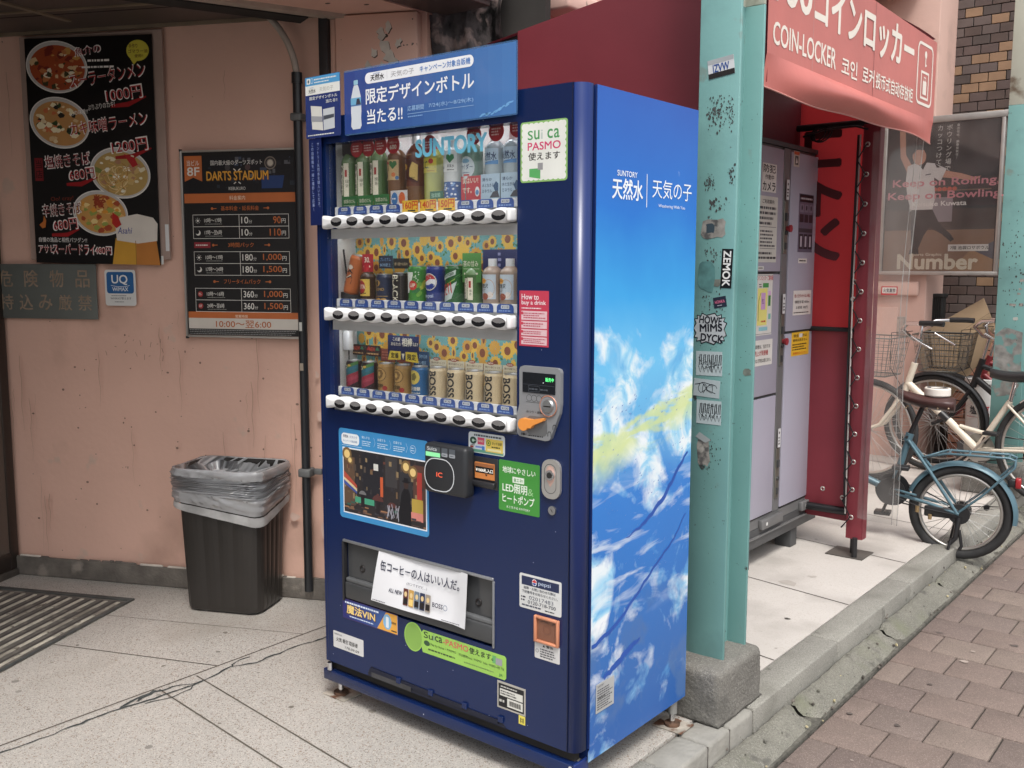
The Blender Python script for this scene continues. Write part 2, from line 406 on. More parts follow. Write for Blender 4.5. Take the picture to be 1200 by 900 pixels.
mb = MB(); mb.box((-6, .724, -.13), (.012, 9, 0), slab); p = P(FLR, mb, 0., .001)
for y in (1.20, 1.935, 2.675, 3.41, 4.15, 4.89): p.line([(-2.2, y + .16*2.2), (.012, y)], .007, joint)
p.line([(-.78, .724), (-.78, 9)], .006, joint)
for x, y, rx in ((-.12, 1.62, .014), (-.25, 2.2, .02), (-.3, 2.05, .05)):
    p.poly([(x + rx*math.cos(k*.7)*random.uniform(.6, 1.2), y + rx*math.sin(k*.7)*random.uniform(.5, 1.1)) for k in range(9)], joint if rx < .018 else M('slab_stain', (.36,.33,.3), .8, var=.2), 1)
tag(mb.build('terrace'), kind='structure')

mb = MB(); ys = [-4, -3.13, -2.0, -1.1, -.23, .30, .50, .64, .80, 1.515, 2.39, 3.26, 4.14, 5.0, 5.9, 6.8, 8]
for a, b in zip(ys[:-1], ys[1:]):
    small = .25 < a < .75
    m_ = M('kerb_patch', (.26, .252, .228), .85, var=.15, scale=12, bump=.4, bscale=60, dirt=[((.28,.27,.24), 9, .55, .7)]) if small else granite
    mb.box((.0135, a+.003, -.13), (.125, b-.003, .001 if not small else -.002), m_, bev=.012 if small else .007)
mb.box((.014, -4, -.14), (.118, 8, -.012), joint)
tag(mb.build('kerb'), kind='structure')

# gutter: broken strip of old concrete, sloping down to the pavers
rn = random.Random(3); mb = MB(); y = -3.0; slabs = []
while y < 8:
    l = rn.uniform(.45, .95); slabs.append((y, y+l)); y += l + rn.uniform(.012, .03)
for a, b in slabs:
    ny = max(6, int((b-a)/.03)); nx = 6; j = [[(rn.uniform(-.012, .012), rn.uniform(-.012, .012)) for _ in range(nx+1)] for _ in range(2)]
    def fn(u, v, a=a, b=b):
        x = .129 + u*.102; e = min(v, 1-v)*(b-a); yy = a + v*(b-a) + (math.sin(u*9+a*7)*.012 if e < .05 else 0)
        z = -.062 - u*.045 + .003*math.sin(yy*13+u*5) + .002*math.sin(yy*61+u*17) - (.018 if e < .012 else 0) - (.012 if u > .9 or u < .05 else 0)
        return (x, yy, z)
    mb.sheet(fn, nx, ny, gutm)
mb.box((.127, -4, -.15), (.236, 9, -.112), M('gutter_dirt', (.105,.10,.085), .95, var=.4, scale=40, bump=.8, bscale=120))
tag(mb.build('gutter'), kind='structure')

mb = MB(); rn = random.Random(11); k0 = -18
for r in range(k0, 46):
    y0 = .961 + .1985*r; x = .238 - (.0985 if r % 2 else 0)
    while x < 3.2:
        xa = max(x, .238); xb = x + .197
        if xb - xa > .02:
            dz = rn.uniform(-.002, .002)
            mb.box((xa+.0026, y0+.0026, -.17), (xb-.0026, y0+.1959, -.12+dz), pav[rn.choice((0,0,1,1,2,3))], bev=.004, seg=2)
        x += .197
mb.box((.236, k0*.1985+.9, -.16), (3.2, 10, -.1285), M('sand_joint', (.04,.034,.03), .95, var=.4, scale=60))
p = P(FLR, mb, -.1172, .0005); gs = M('paver_gum', (.10,.08,.072), .8, var=.3, scale=40); rn0 = random.Random(43)
for i in range(60):
    x, y, s_ = rn0.uniform(.26, 1.9), rn0.uniform(.3, 4.5), rn0.uniform(.006, .02); p.poly([(x + s_*math.cos(k*.7)*rn0.uniform(.5, 1.2), y + s_*.8*math.sin(k*.7)*rn0.uniform(.5, 1.2)) for k in range(9)], rn0.choice((gs, gs, M('paver_pale_spot', (.30,.25,.22), .8, var=.2))), 1)
tag(mb.build('sidewalk'), kind='structure')
# crumbs and leaves caught in the gutter
mb = MB(); rn = random.Random(5)
for i in range(70):
    x, y = rn.choice((.135, .225, .232, .18)) + rn.uniform(-.012, .012), rn.uniform(.5, 4.5); r_ = rn.uniform(.002, .007)
    z = -.06 - (x-.129)*.45
    bm = bmesh.new(); bmesh.ops.create_icosphere(bm, subdivisions=1, radius=r_)
    for v in bm.verts: v.co *= rn.uniform(.6, 1.3)
    bm.verts.ensure_lookup_table()
    mb.add([v.co + Vector((x, y, z + r_*.5)) for v in bm.verts], [[v.index for v in f.verts] for f in bm.faces], rn.choice((gutm, joint, M('dead_leaf', (.38,.33,.2), .8), plinth))); bm.free()
tag(mb.build('gravel'), kind='stuff')

# ------------------------------------------------------------------ entrance: wall, ceiling, soffit, door
t = thing('pink_wall', 'long pink painted entrance wall with scuffs, a dark plinth and peeling paint, behind the bin', 'wall', W0, WA)
mb = MB(); mb.box((-.4, 0, -.02), (1.995, 3.2, -.25), pink, frame(W0 - wn*0, wd, (0,0,1)) )
mb.v = [v for v in mb.v]; mb.build('wall_face', t)
mb = MB(); mb.box((1.64, .09, -.019), (1.975, 2.345, .035), pink, WALL, .006); p = P(WALL, mb, .035)
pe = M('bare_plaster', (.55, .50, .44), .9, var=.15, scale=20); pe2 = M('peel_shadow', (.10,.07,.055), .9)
rn = random.Random(8)
def peel(cx, cy, s, n=11):
    pts = [(cx + s*math.cos(6.283*i/n)*rn.uniform(.35, 1.1), cy + s*1.2*math.sin(6.283*i/n)*rn.uniform(.35, 1.15)) for i in range(n)]
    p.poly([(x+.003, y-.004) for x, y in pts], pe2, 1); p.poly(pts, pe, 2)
for c in ((1.845, 2.22, .035), (1.83, 2.27, .022), (1.86, 2.29, .02), (1.80, 2.20, .02), (1.87, 2.17, .034), (1.83, 2.13, .028), (1.775, 2.15, .022), (1.90, 2.23, .016), (1.75, 2.12, .014), (1.80, 2.08, .03)): peel(*c)
p.ell(1.85, 2.26, .008, .007, pe2); mb.build('pilaster', t)
mb = MB(); mb.box((0, 0, -.001), (1.64, .088, .016), plinth, WALL, .006); mb.box((1.64, 0, -.001), (1.985, .088, .045), plinth, WALL, .006)
for i in range(26):
    u = rn.uniform(0, 1.6); mb.box((u, .084, .0), (u + rn.uniform(.02, .12), .084 + rn.uniform(.006, .014), .012), rn.choice((plinth, pe)), WALL, .004, 1)
mb.build('plinth', t)
mb = MB(); p = P(WALL, mb, .0015); sc_ = M('wall_scuff', (.22,.14,.11), .9, var=.3); run_m = M('wall_run', (.50,.31,.24), .8, var=.1, scale=9); sp_m = M('wall_pale_mark', (.62,.44,.37), .8, var=.1)
for i in range(60):
    u, z, s_ = rn.uniform(.1, 1.6), rn.uniform(.12, 1.15), rn.uniform(.0015, .0055); p.ell(u, z, s_*rn.uniform(.5, 1.6), s_, sc_, 1, 7)
for i in range(26):                                    # runs of dirt below the signs and down from the ceiling edge
    u = rn.choice((rn.uniform(.05, 1.6), rn.uniform(.85, 1.45), rn.uniform(.0, .2))); z = rn.choice((1.16, 1.08, .9, .7, 2.2, .45)) + rn.uniform(-.1, .1); L_ = rn.uniform(.08, .4); w_ = rn.uniform(.0015, .006)
    p.line([(u + .004*math.sin(q*1.9+i), z - L_*q/6) for q in range(7)], [w_*(1 - q/7.5)*(.5 if q == 0 else 1) for q in range(7)], run_m, .3)
for i in range(18):
    u, z = rn.uniform(.5, .86), rn.uniform(1.0, 1.09); p.line([(u, z), (u + rn.uniform(-.01, .012), z + rn.uniform(-.025, .02))], .0018, sc_)
for u, z, a, b in ((1.53, .78, .02, .035), (1.56, .5, .03, .05), (1.54, .3, .02, .06), (1.52, .95, .012, .02), (1.4, .35, .03, .02)):
    p.poly([(u + a*math.cos(k*.63)*rn.uniform(.4, 1.1), z + b*math.sin(k*.63)*rn.uniform(.4, 1.1)) for k in range(10)], sp_m)
mb.build('scuff_marks', t)

mb = MB()
def rugged(u, v):
    return (2.0 + .30*u + .02*math.sin(v*31), 3.0*v, -.10 + .035*math.sin(u*13 + v*9) + .03*math.sin(v*41 + u*7) + .02*math.sin(u*37+v*67))
mb.sheet(rugged, 16, 90, M('charred_stone', (.10,.085,.085), .9, var=.6, scale=12, bump=1, bscale=30, dirt=[((.33,.25,.23), 14, .52, .62), ((.015,.014,.014), 9, .58, .64)]), WALL)
mb.box((1.985, 0, -.3), (2.42, 3, -.2), dark, WALL)
tag(mb.build('stone_pier', origin=wp(2.15, 0, -.1)), 'rough dark stone pier in the gap between the pink wall and a teal column', 'pier')

mb = MB(); q = [(-9, -5), (-1.9, -5), (-2.68, -2.2), (-1.79, .14), (-1.45, 1.0), (-2.9, .6), (-9, -2.3)]
mb.prism(q, 2.365, 2.42, ceilm, FLR)
for k in range(-8, 12):                                                     # board joints and the pale trims
    a = W0 + wn*(.22*k + .02); 
    if k > 0: mb.box((-3.6, .22*k, 2.3635), (1.7, .22*k+.006, 2.3645), dark, Matrix.Translation(Vector((W0.x, W0.y, 0))) @ Matrix.Rotation(WA, 4, 'Z') @ Matrix.Scale(-1, 4, (0,1,0)))
trim = M('brass_trim', (.22,.17,.12), .45, .2, var=.2)
TT = Matrix.Translation(Vector((W0.x, W0.y, 0))) @ Matrix.Rotation(WA, 4, 'Z')
mb.box((-1, -.012, 2.350), (1.62, -.001, 2.364), trim, TT)
mb.box((.55, -1.9, 2.357), (.575, -.02, 2.364), trim, TT @ Matrix.Rotation(R(-12), 4, 'Z')); mb.box((-.30, -1.9, 2.357), (-.275, -.02, 2.364), trim, TT @ Matrix.Rotation(R(-12), 4, 'Z'))
mb.box((-3, -.30, 2.358), (1.2, -.285, 2.364), trim, TT)
tag(mb.build('ceiling'), kind='structure')
mb = MB(); mb.prism([(-2.68, -2.2), (-2.4, -5), (-1.312, -5), (-1.312, .95), (-1.45, 1.0), (-1.575, .70), (-1.79, .14)], 2.35, 2.6, pink, FLR)
mb.box((-.02, -2.4, 2.335), (.03, .55, 2.352), M('old_cream_edge', (.42,.34,.28), .8, var=.2, scale=12, dirt=[((.12,.08,.07), 12, .6, .66)]), Matrix.Translation((-1.79, .14, 0)) @ Matrix.Rotation(R(-21), 4, 'Z'))
mb.box((-.12, -2.4, 2.33), (-.022, .42, 2.364), dark, Matrix.Translation((-1.79, .14, 0)) @ Matrix.Rotation(R(-21), 4, 'Z'))
p = P(frame((0,0,2.35), (1,0,0), (0,-1,0)), mb)
for x, y in ((-1.45, -.35), (-1.5, -.5), (-1.4, -.6)): p.ell(x, y, .012, .008, pe2)
tag(mb.build('soffit', origin=(-1.5, 0, 2.35)), 'pink painted soffit with a blackened edge overhanging the entrance wall', 'soffit')
mb = MB(); mb.box((-1.308, -5, 2.352), (-1.062, .91, 2.75), M('fascia_brown', (.09,.065,.06), .4, var=.25, scale=4), bev=.004); mb.box((-1.060, -5, 2.372), (-1.05, .914, 2.75), M('fascia_grey', (.33,.31,.3), .5, var=.15)); 
tag(mb.build('fascia', origin=(-1.18, 0, 2.35)), 'dark brown boxed fascia running out over the drink machine, ending at a teal column', 'fascia')

t = thing('entrance_door', 'dark framed door at the left end of the pink wall, standing square to it', 'door', W0, WA)
DR = frame(W0, wn, (0,0,1))
mb = MB(); mb.box((.0, .03, -.04), (.05, 2.36, .012), M('bronze_frame', (.045,.035,.03), .35, .4, var=.2), DR, .003); mb.box((.05, .03, -.04), (1.9, .11, .006), _mc['bronze_frame'], DR, .003); mb.build('door_frame', t)
mb = MB(); mb.box((.05, .11, -.035), (1.9, 2.36, -.012), M('bronze_panel', (.12,.10,.085), .25, .3, var=.2, scale=2), DR); mb.build('door_panel', t)
mb = MB(); mb.box((0, 0, -.05), (1.9, .03, .03), M('threshold', (.10,.09,.08), .5, .4, var=.25, scale=20), DR, .004); mb.build('threshold', t)

# floor mat in its recess
t = thing('door_mat', 'sunken grey door mat with pale ribs in a dark steel frame', 'mat', (-2.6, -.2, 0), WA)
TM = frame((-2.328, .099, .0035), wd, -wn); mm = M('mat_rubber', (.11,.10,.09), .85, var=.3, scale=25, dirt=[((.22,.2,.17), 14, .55, .7)])
rib = M('mat_rib', (.50,.47,.40), .7, var=.2, scale=22, dirt=[((.14,.12,.10), 26, .60, .66), ((.2,.18,.15), 5, .5, .68)])
mb = MB(); mb.box((-1.4, -1.5, -.02), (0, 0, .0005), mm, TM); 
for k in range(24):
    u = -.034 - k*.057; mb.box((u-.012, -1.5, .0005), (u+.004, -.055, .0042), rib, TM, .001, 1); mb.box((u-.030, -1.5, .0005), (u-.024, -.05, .0025), M('mat_groove', (.06,.055,.05), .9), TM)
mb.build('mat_ribs', t)
mb = MB(); mb.box((-1.4, -.03, .0008), (0, 0, .004), M('mat_frame', (.075,.085,.085), .5, .3, var=.3, scale=18), TM, .001, 1); mb.box((-.014, -1.5, .0009), (0, -.03, .0041), _mc['mat_frame'], TM, .001, 1); mb.build('mat_frame', t)

# pipes on the wall
mb = MB(); blk = M('black_conduit', (.018,.019,.022), .35, var=.2)
mb.cyl(wp(1.476, .045, .032), wp(1.476, 2.13, .032), .018, blk, n=16); mb.cyl(wp(1.476, 2.10, .032), wp(1.476, 2.14, .032), .021, blk, n=16)
p = P(WALL, mb, .052); p.rect(1.470, 1.13, 1.482, 1.165, ink(190,190,185), 1); p.rect(1.468, .97, 1.484, 1.0, M('old_tape', (.3,.25,.2), .8), 1)
t = thing('conduit_pipe', 'thin black conduit pipe running down the pink wall beside the drink machine', 'pipe', wp(1.476, .045, .03))
mb.build('pipe', t)
mb = MB(); mb.box((1.449, .53, .002), (1.503, .565, .056), M('clamp_grey', (.16,.165,.165), .6, .4, var=.2), WALL, .006); mb.box((1.50, .535, 0), (1.535, .56, .012), _mc['clamp_grey'], WALL, .003); mb.build('clamp', t); mb = MB(); mb.box((1.452, 1.955, .002), (1.5, 1.985, .056), _mc['clamp_grey'], WALL, .006)
mb.build('clamp', t)
mb = MB(); pts = [wp(1.476 - .11*(k/12)**2.2, 2.13 + .225*(k/12), .032 + .015*math.sin(k/4)) for k in range(13)]
mb.tube(pts, .013, M('flexible_grey', (.42,.36,.31), .6, var=.1)); mb.build('flexible_hose', t)
mb = MB(); mb.box((1.575, .09, .002), (1.612, 2.36, .045), M('black_post', (.03,.03,.033), .45, var=.25, scale=10, dirt=[((.15,.10,.08), 12, .64, .7)]), WALL, .004); mb.box((1.613, .09, .001), (1.635, 2.345, .02), pink, WALL, .003)
tag(mb.build('steel_post', origin=wp(1.59, .09)), 'slim blackened steel post set against the pink wall next to a peeling patch', 'post')

# ------------------------------------------------------------------ signs on the pink wall
def food_poster():
    t = thing('menu_poster', 'black ramen menu poster with four noodle bowls and a beer mug', 'poster', wp(.53, 1.4), WA)
    mb = MB(); mb.box((.20, 1.415, .001), (.875, 2.342, .008), M('faded_pink_board', (.36,.26,.22), .7, var=.1), WALL, .001, 1)
    p = P(WALL, mb, .008); p.rect(.855, 1.45, .872, 1.56, ink(215,215,215)); p.rect(.83, 1.395, .842, 1.43, ink(230,230,225)); mb.build('backing_board', t)
    T = frame(wp(.535, 1.862, .016), (Matrix.Rotation(R(-1.1), 3, wn) @ wd).normalized(), (0,0,1))
    T = T @ Matrix.Translation((-.3, -.465, 0))
    food = [ink(150,70,40), ink(190,120,70), ink(215,185,140), ink(120,40,30), ink(235,225,200), ink(60,60,35), ink(200,150,80)]
    rn = random.Random(4)
    def bowl(p, cx, cy, rx, ry, rot, base, cols, n, l=1, noodles=False):
        p.ell(cx, cy, rx, ry, ink(228,225,220), l, 40, rot); p.ell(cx, cy, rx*.97, ry*.96, ink(190,188,185), l+.3, 40, rot); p.ell(cx+rx*.02, cy-ry*.03, rx*.90, ry*.86, base, l+.6, 36, rot)
        for i in range(n):
            a = rn.uniform(0, 6.28); q = math.sqrt(rn.random())*.78; x = cx + rx*q*math.cos(a); y = cy + ry*q*math.sin(a); s = rn.uniform(.06, .2)*rx
            pts = [(x + s*math.cos(k*1.05)*rn.uniform(.4, 1), y + s*.7*math.sin(k*1.05)*rn.uniform(.4, 1)) for k in range(6)]
            p.poly(pts, rn.choice(cols), l + 1 + i*.04)
        if noodles:
            for i in range(26):
                a = rn.uniform(0, 6.28); x = cx + rx*.55*math.cos(a)*rn.random(); y = cy - ry*.2 + ry*.5*math.sin(a)*rn.random(); c_ = rn.uniform(.02, .05); b0 = rn.uniform(0, 6)
                p.line([(x + c_*math.cos(b0 + k*.35), y + c_*.8*math.sin(b0 + k*.35)) for k in range(8)], .0035, rn.choice((ink(205,165,95), ink(225,200,150), ink(170,120,60))), l + 2.2 + i*.03)
    W_, BK, RD = ink(235,232,228), ink(16,14,15), ink(165,35,40)
    def hot(p, s, x, y, w, h, c=RD, rot=.12, shear=.0):
        p.text(s, x-.004, y-.004, w+.008, h+.008, W_, 6.0, .045, rot); p.text(s, x, y, w, h, c, 7.0, .012, rot)
    def draw(p):
        bowl(p, .150, .812, .148, .106, -.12, ink(165,75,40), food, 60); bowl(p, .150, .585, .146, .104, -.22, ink(190,140,85), [ink(215,185,140), ink(50,70,40), ink(235,225,190), ink(40,35,30), ink(200,110,70), ink(225,205,165)], 46)
        p.ell(.215, .85, .0, .0, W_)
        bowl(p, .428, .378, .143, .104, -.15, ink(180,150,90), [ink(225,215,185), ink(200,170,110), ink(120,130,70), ink(175,130,100), ink(235,230,215)], 44, noodles=True); p.poly([(.45,.455),(.50,.44),(.515,.41),(.49,.40),(.47,.425)], ink(170,35,40), 5)
        bowl(p, .325, .212, .132, .094, -.1, ink(200,150,85), [ink(220,175,105), ink(165,75,45), ink(230,205,140), ink(150,160,80), ink(215,150,60)], 54); p.poly([(.385,.215),(.41,.20),(.425,.165),(.40,.15),(.38,.17)], ink(180,40,35), 5)
        for k in range(14): p.line([(.29 + rn.uniform(0,.06), .23 + rn.uniform(0,.05)), (.30 + rn.uniform(0,.06), .25 + rn.uniform(-.02,.05))], .006, ink(150,60,35), 4.5)
        p.ell(.535, .868, .052, .042, ink(205,195,70), 1); p.poly([(.50,.835),(.54,.835),(.515,.812)], ink(205,195,70), 1)
        p.text('手作り', .495, .878, .04, .017, ink(90,40,25), 3, .02); p.text('ゴマラー油', .492, .858, .088, .015, ink(90,40,25), 3, .02); p.text('使用!!', .52, .84, .04, .013, ink(90,40,25), 3, .01)
        hot(p, '魚介の', .245, .853, .12, .03, ink(150,35,55), .12); p.fine(.30, .825, .42, .842, 1, W_, 3); p.fine(.26, .80, .43, .815, 1, W_, 3)
        hot(p, 'スーラータンメン', .215, .725, .355, .052); hot(p, '1000円', .385, .665, .165, .047); p.line([(.40,.648), (.48,.655), (.565,.685)], [.012,.02,.006], ink(150,25,30), 2)
        p.text('幻の味噌!!', .205, .612, .085, .02, W_, 3, .01, .1); p.text('ぷりぷりのカキ!', .29, .632, .13, .022, W_, 3, .01, .12)
        hot(p, 'カキ味噌ラーメン', .205, .53, .365, .052); hot(p, '1200円', .40, .455, .165, .047); p.line([(.41,.440), (.49,.445), (.58,.478)], [.012,.02,.006], ink(150,25,30), 2)
        p.rect(.018, .345, .058, .44, ink(120,30,35), 1); p.vtext('当店', .038, .435, .042, BK, 3)
        hot(p, '塩焼きそば', .075, .395, .215, .05, ink(140,30,40), .09); hot(p, '680円', .19, .345, .12, .042); p.line([(.17,.330), (.24,.332), (.32,.36)], [.012,.02,.006], ink(150,25,30), 2)
        p.text('Oo! cray!', .09, .255, .11, .022, ink(120,50,35), 3, .01, .06); hot(p, '辛焼きそば', .05, .195, .185, .048, ink(120,35,35), .08); p.poly([(.025,.16),(.045,.175),(.05,.20),(.06,.18),(.055,.15),(.04,.145)], ink(190,110,50), 2)
        hot(p, '680円', .10, .135, .115, .042); p.line([(.085,.118), (.16,.12), (.22,.145)], [.012,.018,.006], ink(150,25,30), 2)
        p.text('自慢の逸品と相性バツグン!!', .02, .088, .235, .02, W_, 3, .01)
        hot(p, 'アサヒ', .02, .045, .07, .026, RD, 0); hot(p, 'スーパードライ', .09, .04, .20, .038, RD, 0); hot(p, '480円', .295, .042, .075, .028, RD, 0)
        p.poly([(.375,.0),(.395,.11),(.585,.11),(.60,0)], ink(200,150,55), 4.6); p.poly([(.49,.0),(.492,.11),(.585,.11),(.60,0)], ink(185,120,55), 4.7)
        p.poly([(.40,.10),(.395,.165),(.42,.195),(.50,.21),(.575,.195),(.595,.17),(.59,.10),(.50,.088)], ink(215,208,198), 4.8); p.rect(.487, .0, .490, .10, ink(150,105,45), 4.9); p.text('Asahi', .405, .128, .065, .026, ink(50,60,140), 5.2, .01, 0, False, .2)
    board('poster_sheet', T, 0, 0, .60, .93, ink(17,15,16,.3), t, .004, draw=draw)
food_poster()

def darts_sign():
    t = thing('price_board', 'black and orange price list board in a thin silver frame on the pink wall', 'sign board', wp(1.2, 1.1), WA)
    T = WALL @ Matrix.Translation((.94, 1.10, .002)); al = M('aluminium', (.55,.52,.48), .35, .8, var=.1)
    OR, WH, BK = ink(190,105,55), ink(225,222,215), ink(22,20,21)
    def draw(p):
        p.rect(.01, .585, .51, .735, ink(17,17,22)); rn = random.Random(2)
        for i in range(34): 
            x, y = rn.uniform(.1, .5), rn.uniform(.60, .725); p.rect(x, y, x + rn.uniform(.004, .03), y + rn.uniform(.003, .02), rn.choice((ink(40,45,55), ink(60,70,90), ink(30,30,35), ink(90,90,95))), 1.4)
        p.ell(.40, .70, .026, .026, ink(120,110,100), 2); p.ringp(.40, .70, .021, .005, ink(40,38,40), 2.4); p.ell(.40, .70, .012, .012, ink(190,180,165), 2.6); p.ell(.21, .685, .012, .012, ink(70,65,65), 2); p.ell(.30, .685, .012, .012, ink(80,60,60), 2)
        p.poly([(.36,.60),(.45,.60),(.46,.65),(.36,.65)], ink(35,60,110), 2)
        p.poly([(.015,.735),(.095,.735),(.095,.632),(.055,.648),(.015,.632)], OR, 2); p.text('当ビル', .027, .695, .056, .022, WH, 3, .01); p.text('8F', .028, .655, .055, .034, WH, 3, .03)
        p.text('国内最大級のダーツスポット', .135, .695, .23, .02, WH, 3, .01); p.text('DARTS STADIUM', .115, .635, .275, .036, ink(225,165,60), 3.4, .03); p.text('DARTS STADIUM', .117, .632, .275, .036, ink(120,70,20), 3, .03)
        for a, b in (((.237,.68),(.247,.672)), ((.268,.68),(.258,.672)), ((.237,.62),(.247,.627)), ((.268,.62),(.258,.627))): p.line([a, b], .004, WH, 3)
        p.text('IKEBUKURO', .213, .595, .075, .013, WH, 3)
        p.rect(.01, .545, .51, .583, OR); p.text('料金案内', .215, .555, .07, .018, ink(240,225,200), 3)
        def head(y, s, w): 
            p.text(s, .26-w/2, y, w, .019, OR, 3, .01)
            for d in (-1, 1): cx = .26 + d*.125; p.ell(cx, y+.009, .0055, .0055, OR, 3); p.line([(cx - d*.005, y+.009), (cx - d*.02, y+.009)], .003, OR, 3)
        def table(y, rows):
            x0, x1, xm, h = .045, .475, .255, .049
            p.frame_(x0, y, x1, y+2*h, .0018, WH, 2); p.rect(x0, y+h-.001, x1, y+h+.001, WH, 2); p.rect(xm-.001, y, xm+.001, y+2*h, WH, 2)
            for k, (ic, a, b, c) in enumerate(rows):
                yy = y + h*(1-k)
                if ic == 's':
                    p.ell(.068, yy+.024, .005, .005, WH, 3)
                    for q in range(8): p.line([(.068 + .008*math.cos(q*.785), yy+.024 + .008*math.sin(q*.785)), (.068 + .012*math.cos(q*.785), yy+.024 + .012*math.sin(q*.785))], .0018, WH, 3)
                elif ic == 'm': p.ell(.068, yy+.024, .011, .011, WH, 3); p.ell(.064, yy+.028, .009, .009, BK, 3.5)
                else: p.ell(.068, yy+.024, .0115, .0115, ink(160,50,50), 3); p.fine(.061, yy+.018, .075, yy+.03, 2, WH, 4)
                p.text(a, .098, yy+.016, .018*len(a)*.62, .019, WH, 3, .012); p.fine(.10, yy+.008, .20, yy+.013, 1, ink(150,150,145), 3)
                p.text(b[:-1], .265, yy+.012, .0155*len(b[:-1]), .026, WH, 3, .014); p.text('分', .267+.0155*len(b[:-1]), yy+.012, .015, .014, WH, 3)
                wdt = .0165*len(c[:-1]); p.text(c[:-1], .44-wdt, yy+.011, wdt, .028, OR, 3, .014); p.text('円', .443, yy+.012, .018, .018, WH, 3, .014)
        head(.513, '基本料金・延長料金', .17); table(.40, [('s', '10時～17時', '10分', '90円'), ('m', '17時～翌6時', '10分', '110円')])
        p.rect(.048, .362, .122, .386, ink(140,40,50), 2); p.fine(.055, .369, .115, .379, 1, WH, 3); head(.365, '3時間パック', .115); table(.25, [('s', '10時～17時', '180分', '1,000円'), ('m', '17時～24時', '180分', '1,500円')])
        head(.216, 'フリータイムパック', .165); table(.10, [('r', '10時～16時', '360分', '1,000円'), ('r', '24時～翌6時', '360分', '1,500円')])
        p.rect(.01, .085, .51, .10, OR, 1.5); 
        p.rect(.01, .072, .51, .095, OR, 2); p.text('営業時間', .225, .077, .055, .012, ink(240,225,200), 3)
        p.rect(.01, .03, .51, .074, ink(205,198,188), 2); p.text('10:00～翌6:00', .135, .036, .25, .030, ink(175,95,45), 3, .02); p.fine(.012, .005, .5, .028, 3, ink(140,140,138), 3, .4, .1)
    board('price_sheet', T, .005, .004, .518, .75, ink(22,20,21,.28), t, .006, draw=draw)
    mb = MB()
    for a, b in (((-.003, -.006), (.006, .757)), ((.517, -.006), (.526, .757)), ((.006, .749), (.517, .757)), ((.006, -.006), (.517, .003))): mb.box((*a, 0), (*b, .013), al, T, .0015, 1)
    for x in (-.003, .52): 
        for y in (-.012, .753): mb.box((x, y, 0), (x+.008, y+.01, .015), M('black_clip', (.03,.03,.03), .5), T, .001, 1)
    mb.build('frame', t)
darts_sign()

t = thing('warning_plate', 'dull grey green plate with faded brown warning letters below the menu poster', 'sign', wp(.2, 1.16), WA)
def draw(p):
    c = M('faded_brown_letters', (.26,.195,.14), .8, var=.2, scale=40)
    for i, ch in enumerate('危険物品'): p.text(ch, .03 + i*.128, .137, .068, .072, c, 2, .02)
    for i, ch in enumerate('持込み厳禁'): p.text(ch, .03 + i*.098, .038, .066, .066, c, 2, .02)
board('plate', WALL @ Matrix.Translation((.0, 1.16, .001)), .0, 0, .514, .236, M('grey_green_plate', (.115,.125,.115), .6, var=.12, scale=5), t, .006, .001, draw=draw)
t = thing('wifi_sticker', 'small blue and white rounded wireless service sticker peeling at one corner', 'sticker', wp(.63, 1.22), WA)
def draw(p):
    p.rect(.009, .052, .139, .143, ink(40,95,150), 1, .012); W_ = ink(228,230,230); p.text('UQ', .034, .088, .076, .042, W_, 3, .03); p.line([(.03,.086),(.06,.081),(.10,.081),(.12,.086)], .002, W_, 3)
    p.text('WiMAX', .036, .062, .076, .016, W_, 3, .02); p.fine(.03, .040, .115, .045, 1, ink(60,70,80), 3); p.text('WiMAXが使えます', .025, .026, .10, .011, ink(50,60,75), 3); p.fine(.045, .014, .105, .019, 1, ink(60,70,80), 3)
board('sticker_sheet', WALL @ Matrix.Translation((.553, 1.22, .001)), 0, 0, .148, .152, ink(215,215,212), t, .0015, 0, .012, draw=draw)

# ------------------------------------------------------------------ the drink machine
navy = M('navy_paint', (.0042, .0155, .074), .26, var=.05, scale=2, spec=.5, dirt=[((.008,.018,.072), 2.5, .6, .75)])
navy2 = M('navy_edge', (.010, .026, .125), .3, var=.05, scale=3)
wplas = M('white_plastic', (.74,.745,.75), .38, var=.03, scale=5); wcase = M('white_case', (.80,.80,.79), .5, var=.05, scale=3, dirt=[((.5,.48,.45), 3, .6, .8)])
blackp = M('black_plastic', (.018,.018,.021), .4, var=.15); chrome = M('chrome', (.65,.65,.66), .12, 1., var=.05); greyp = M('grey_plastic', (.30,.31,.325), .42, .35, var=.05)
glassm = thin('display_pane', (.8,.85,.9), (.985,.99,.99), .02, .003, .03)
vm = thing('vending_machine', 'tall navy blue drink vending machine with three drink rows and cloudy sky side', 'vending machine', (-.49, .28, 0))
WX0, WX1, WZ0, WZ1 = -.940, -.202, .949, 1.752       # window opening
SX0, SX1, SZ0, SZ1 = -.892, -.280, .348, .542        # pick-up opening

# body behind the door
mb = MB()
for a, b, c, d in ((-.985, -.952, .09, 1.828), (-.19, -.004, .09, 1.828), (-.952, -.19, 1.776, 1.828), (-.952, -.19, .56, .94), (-.952, -.19, .09, .335)): mb.box((a, .055, c), (b, .10, d), navy)
mb.box((-.985, .30, .09), (-.004, .565, 1.828), navy, None, .002, 1); mb.box((-.985, .10, .09), (-.97, .30, 1.828), navy); mb.box((-.975, .10, 1.78), (-.004, .30, 1.828), navy); mb.box((-.02, .10, .09), (-.004, .30, 1.828), navy); mb.box((-.97, .10, .09), (-.02, .30, .14), navy)
mb.build('cabinet', vm)
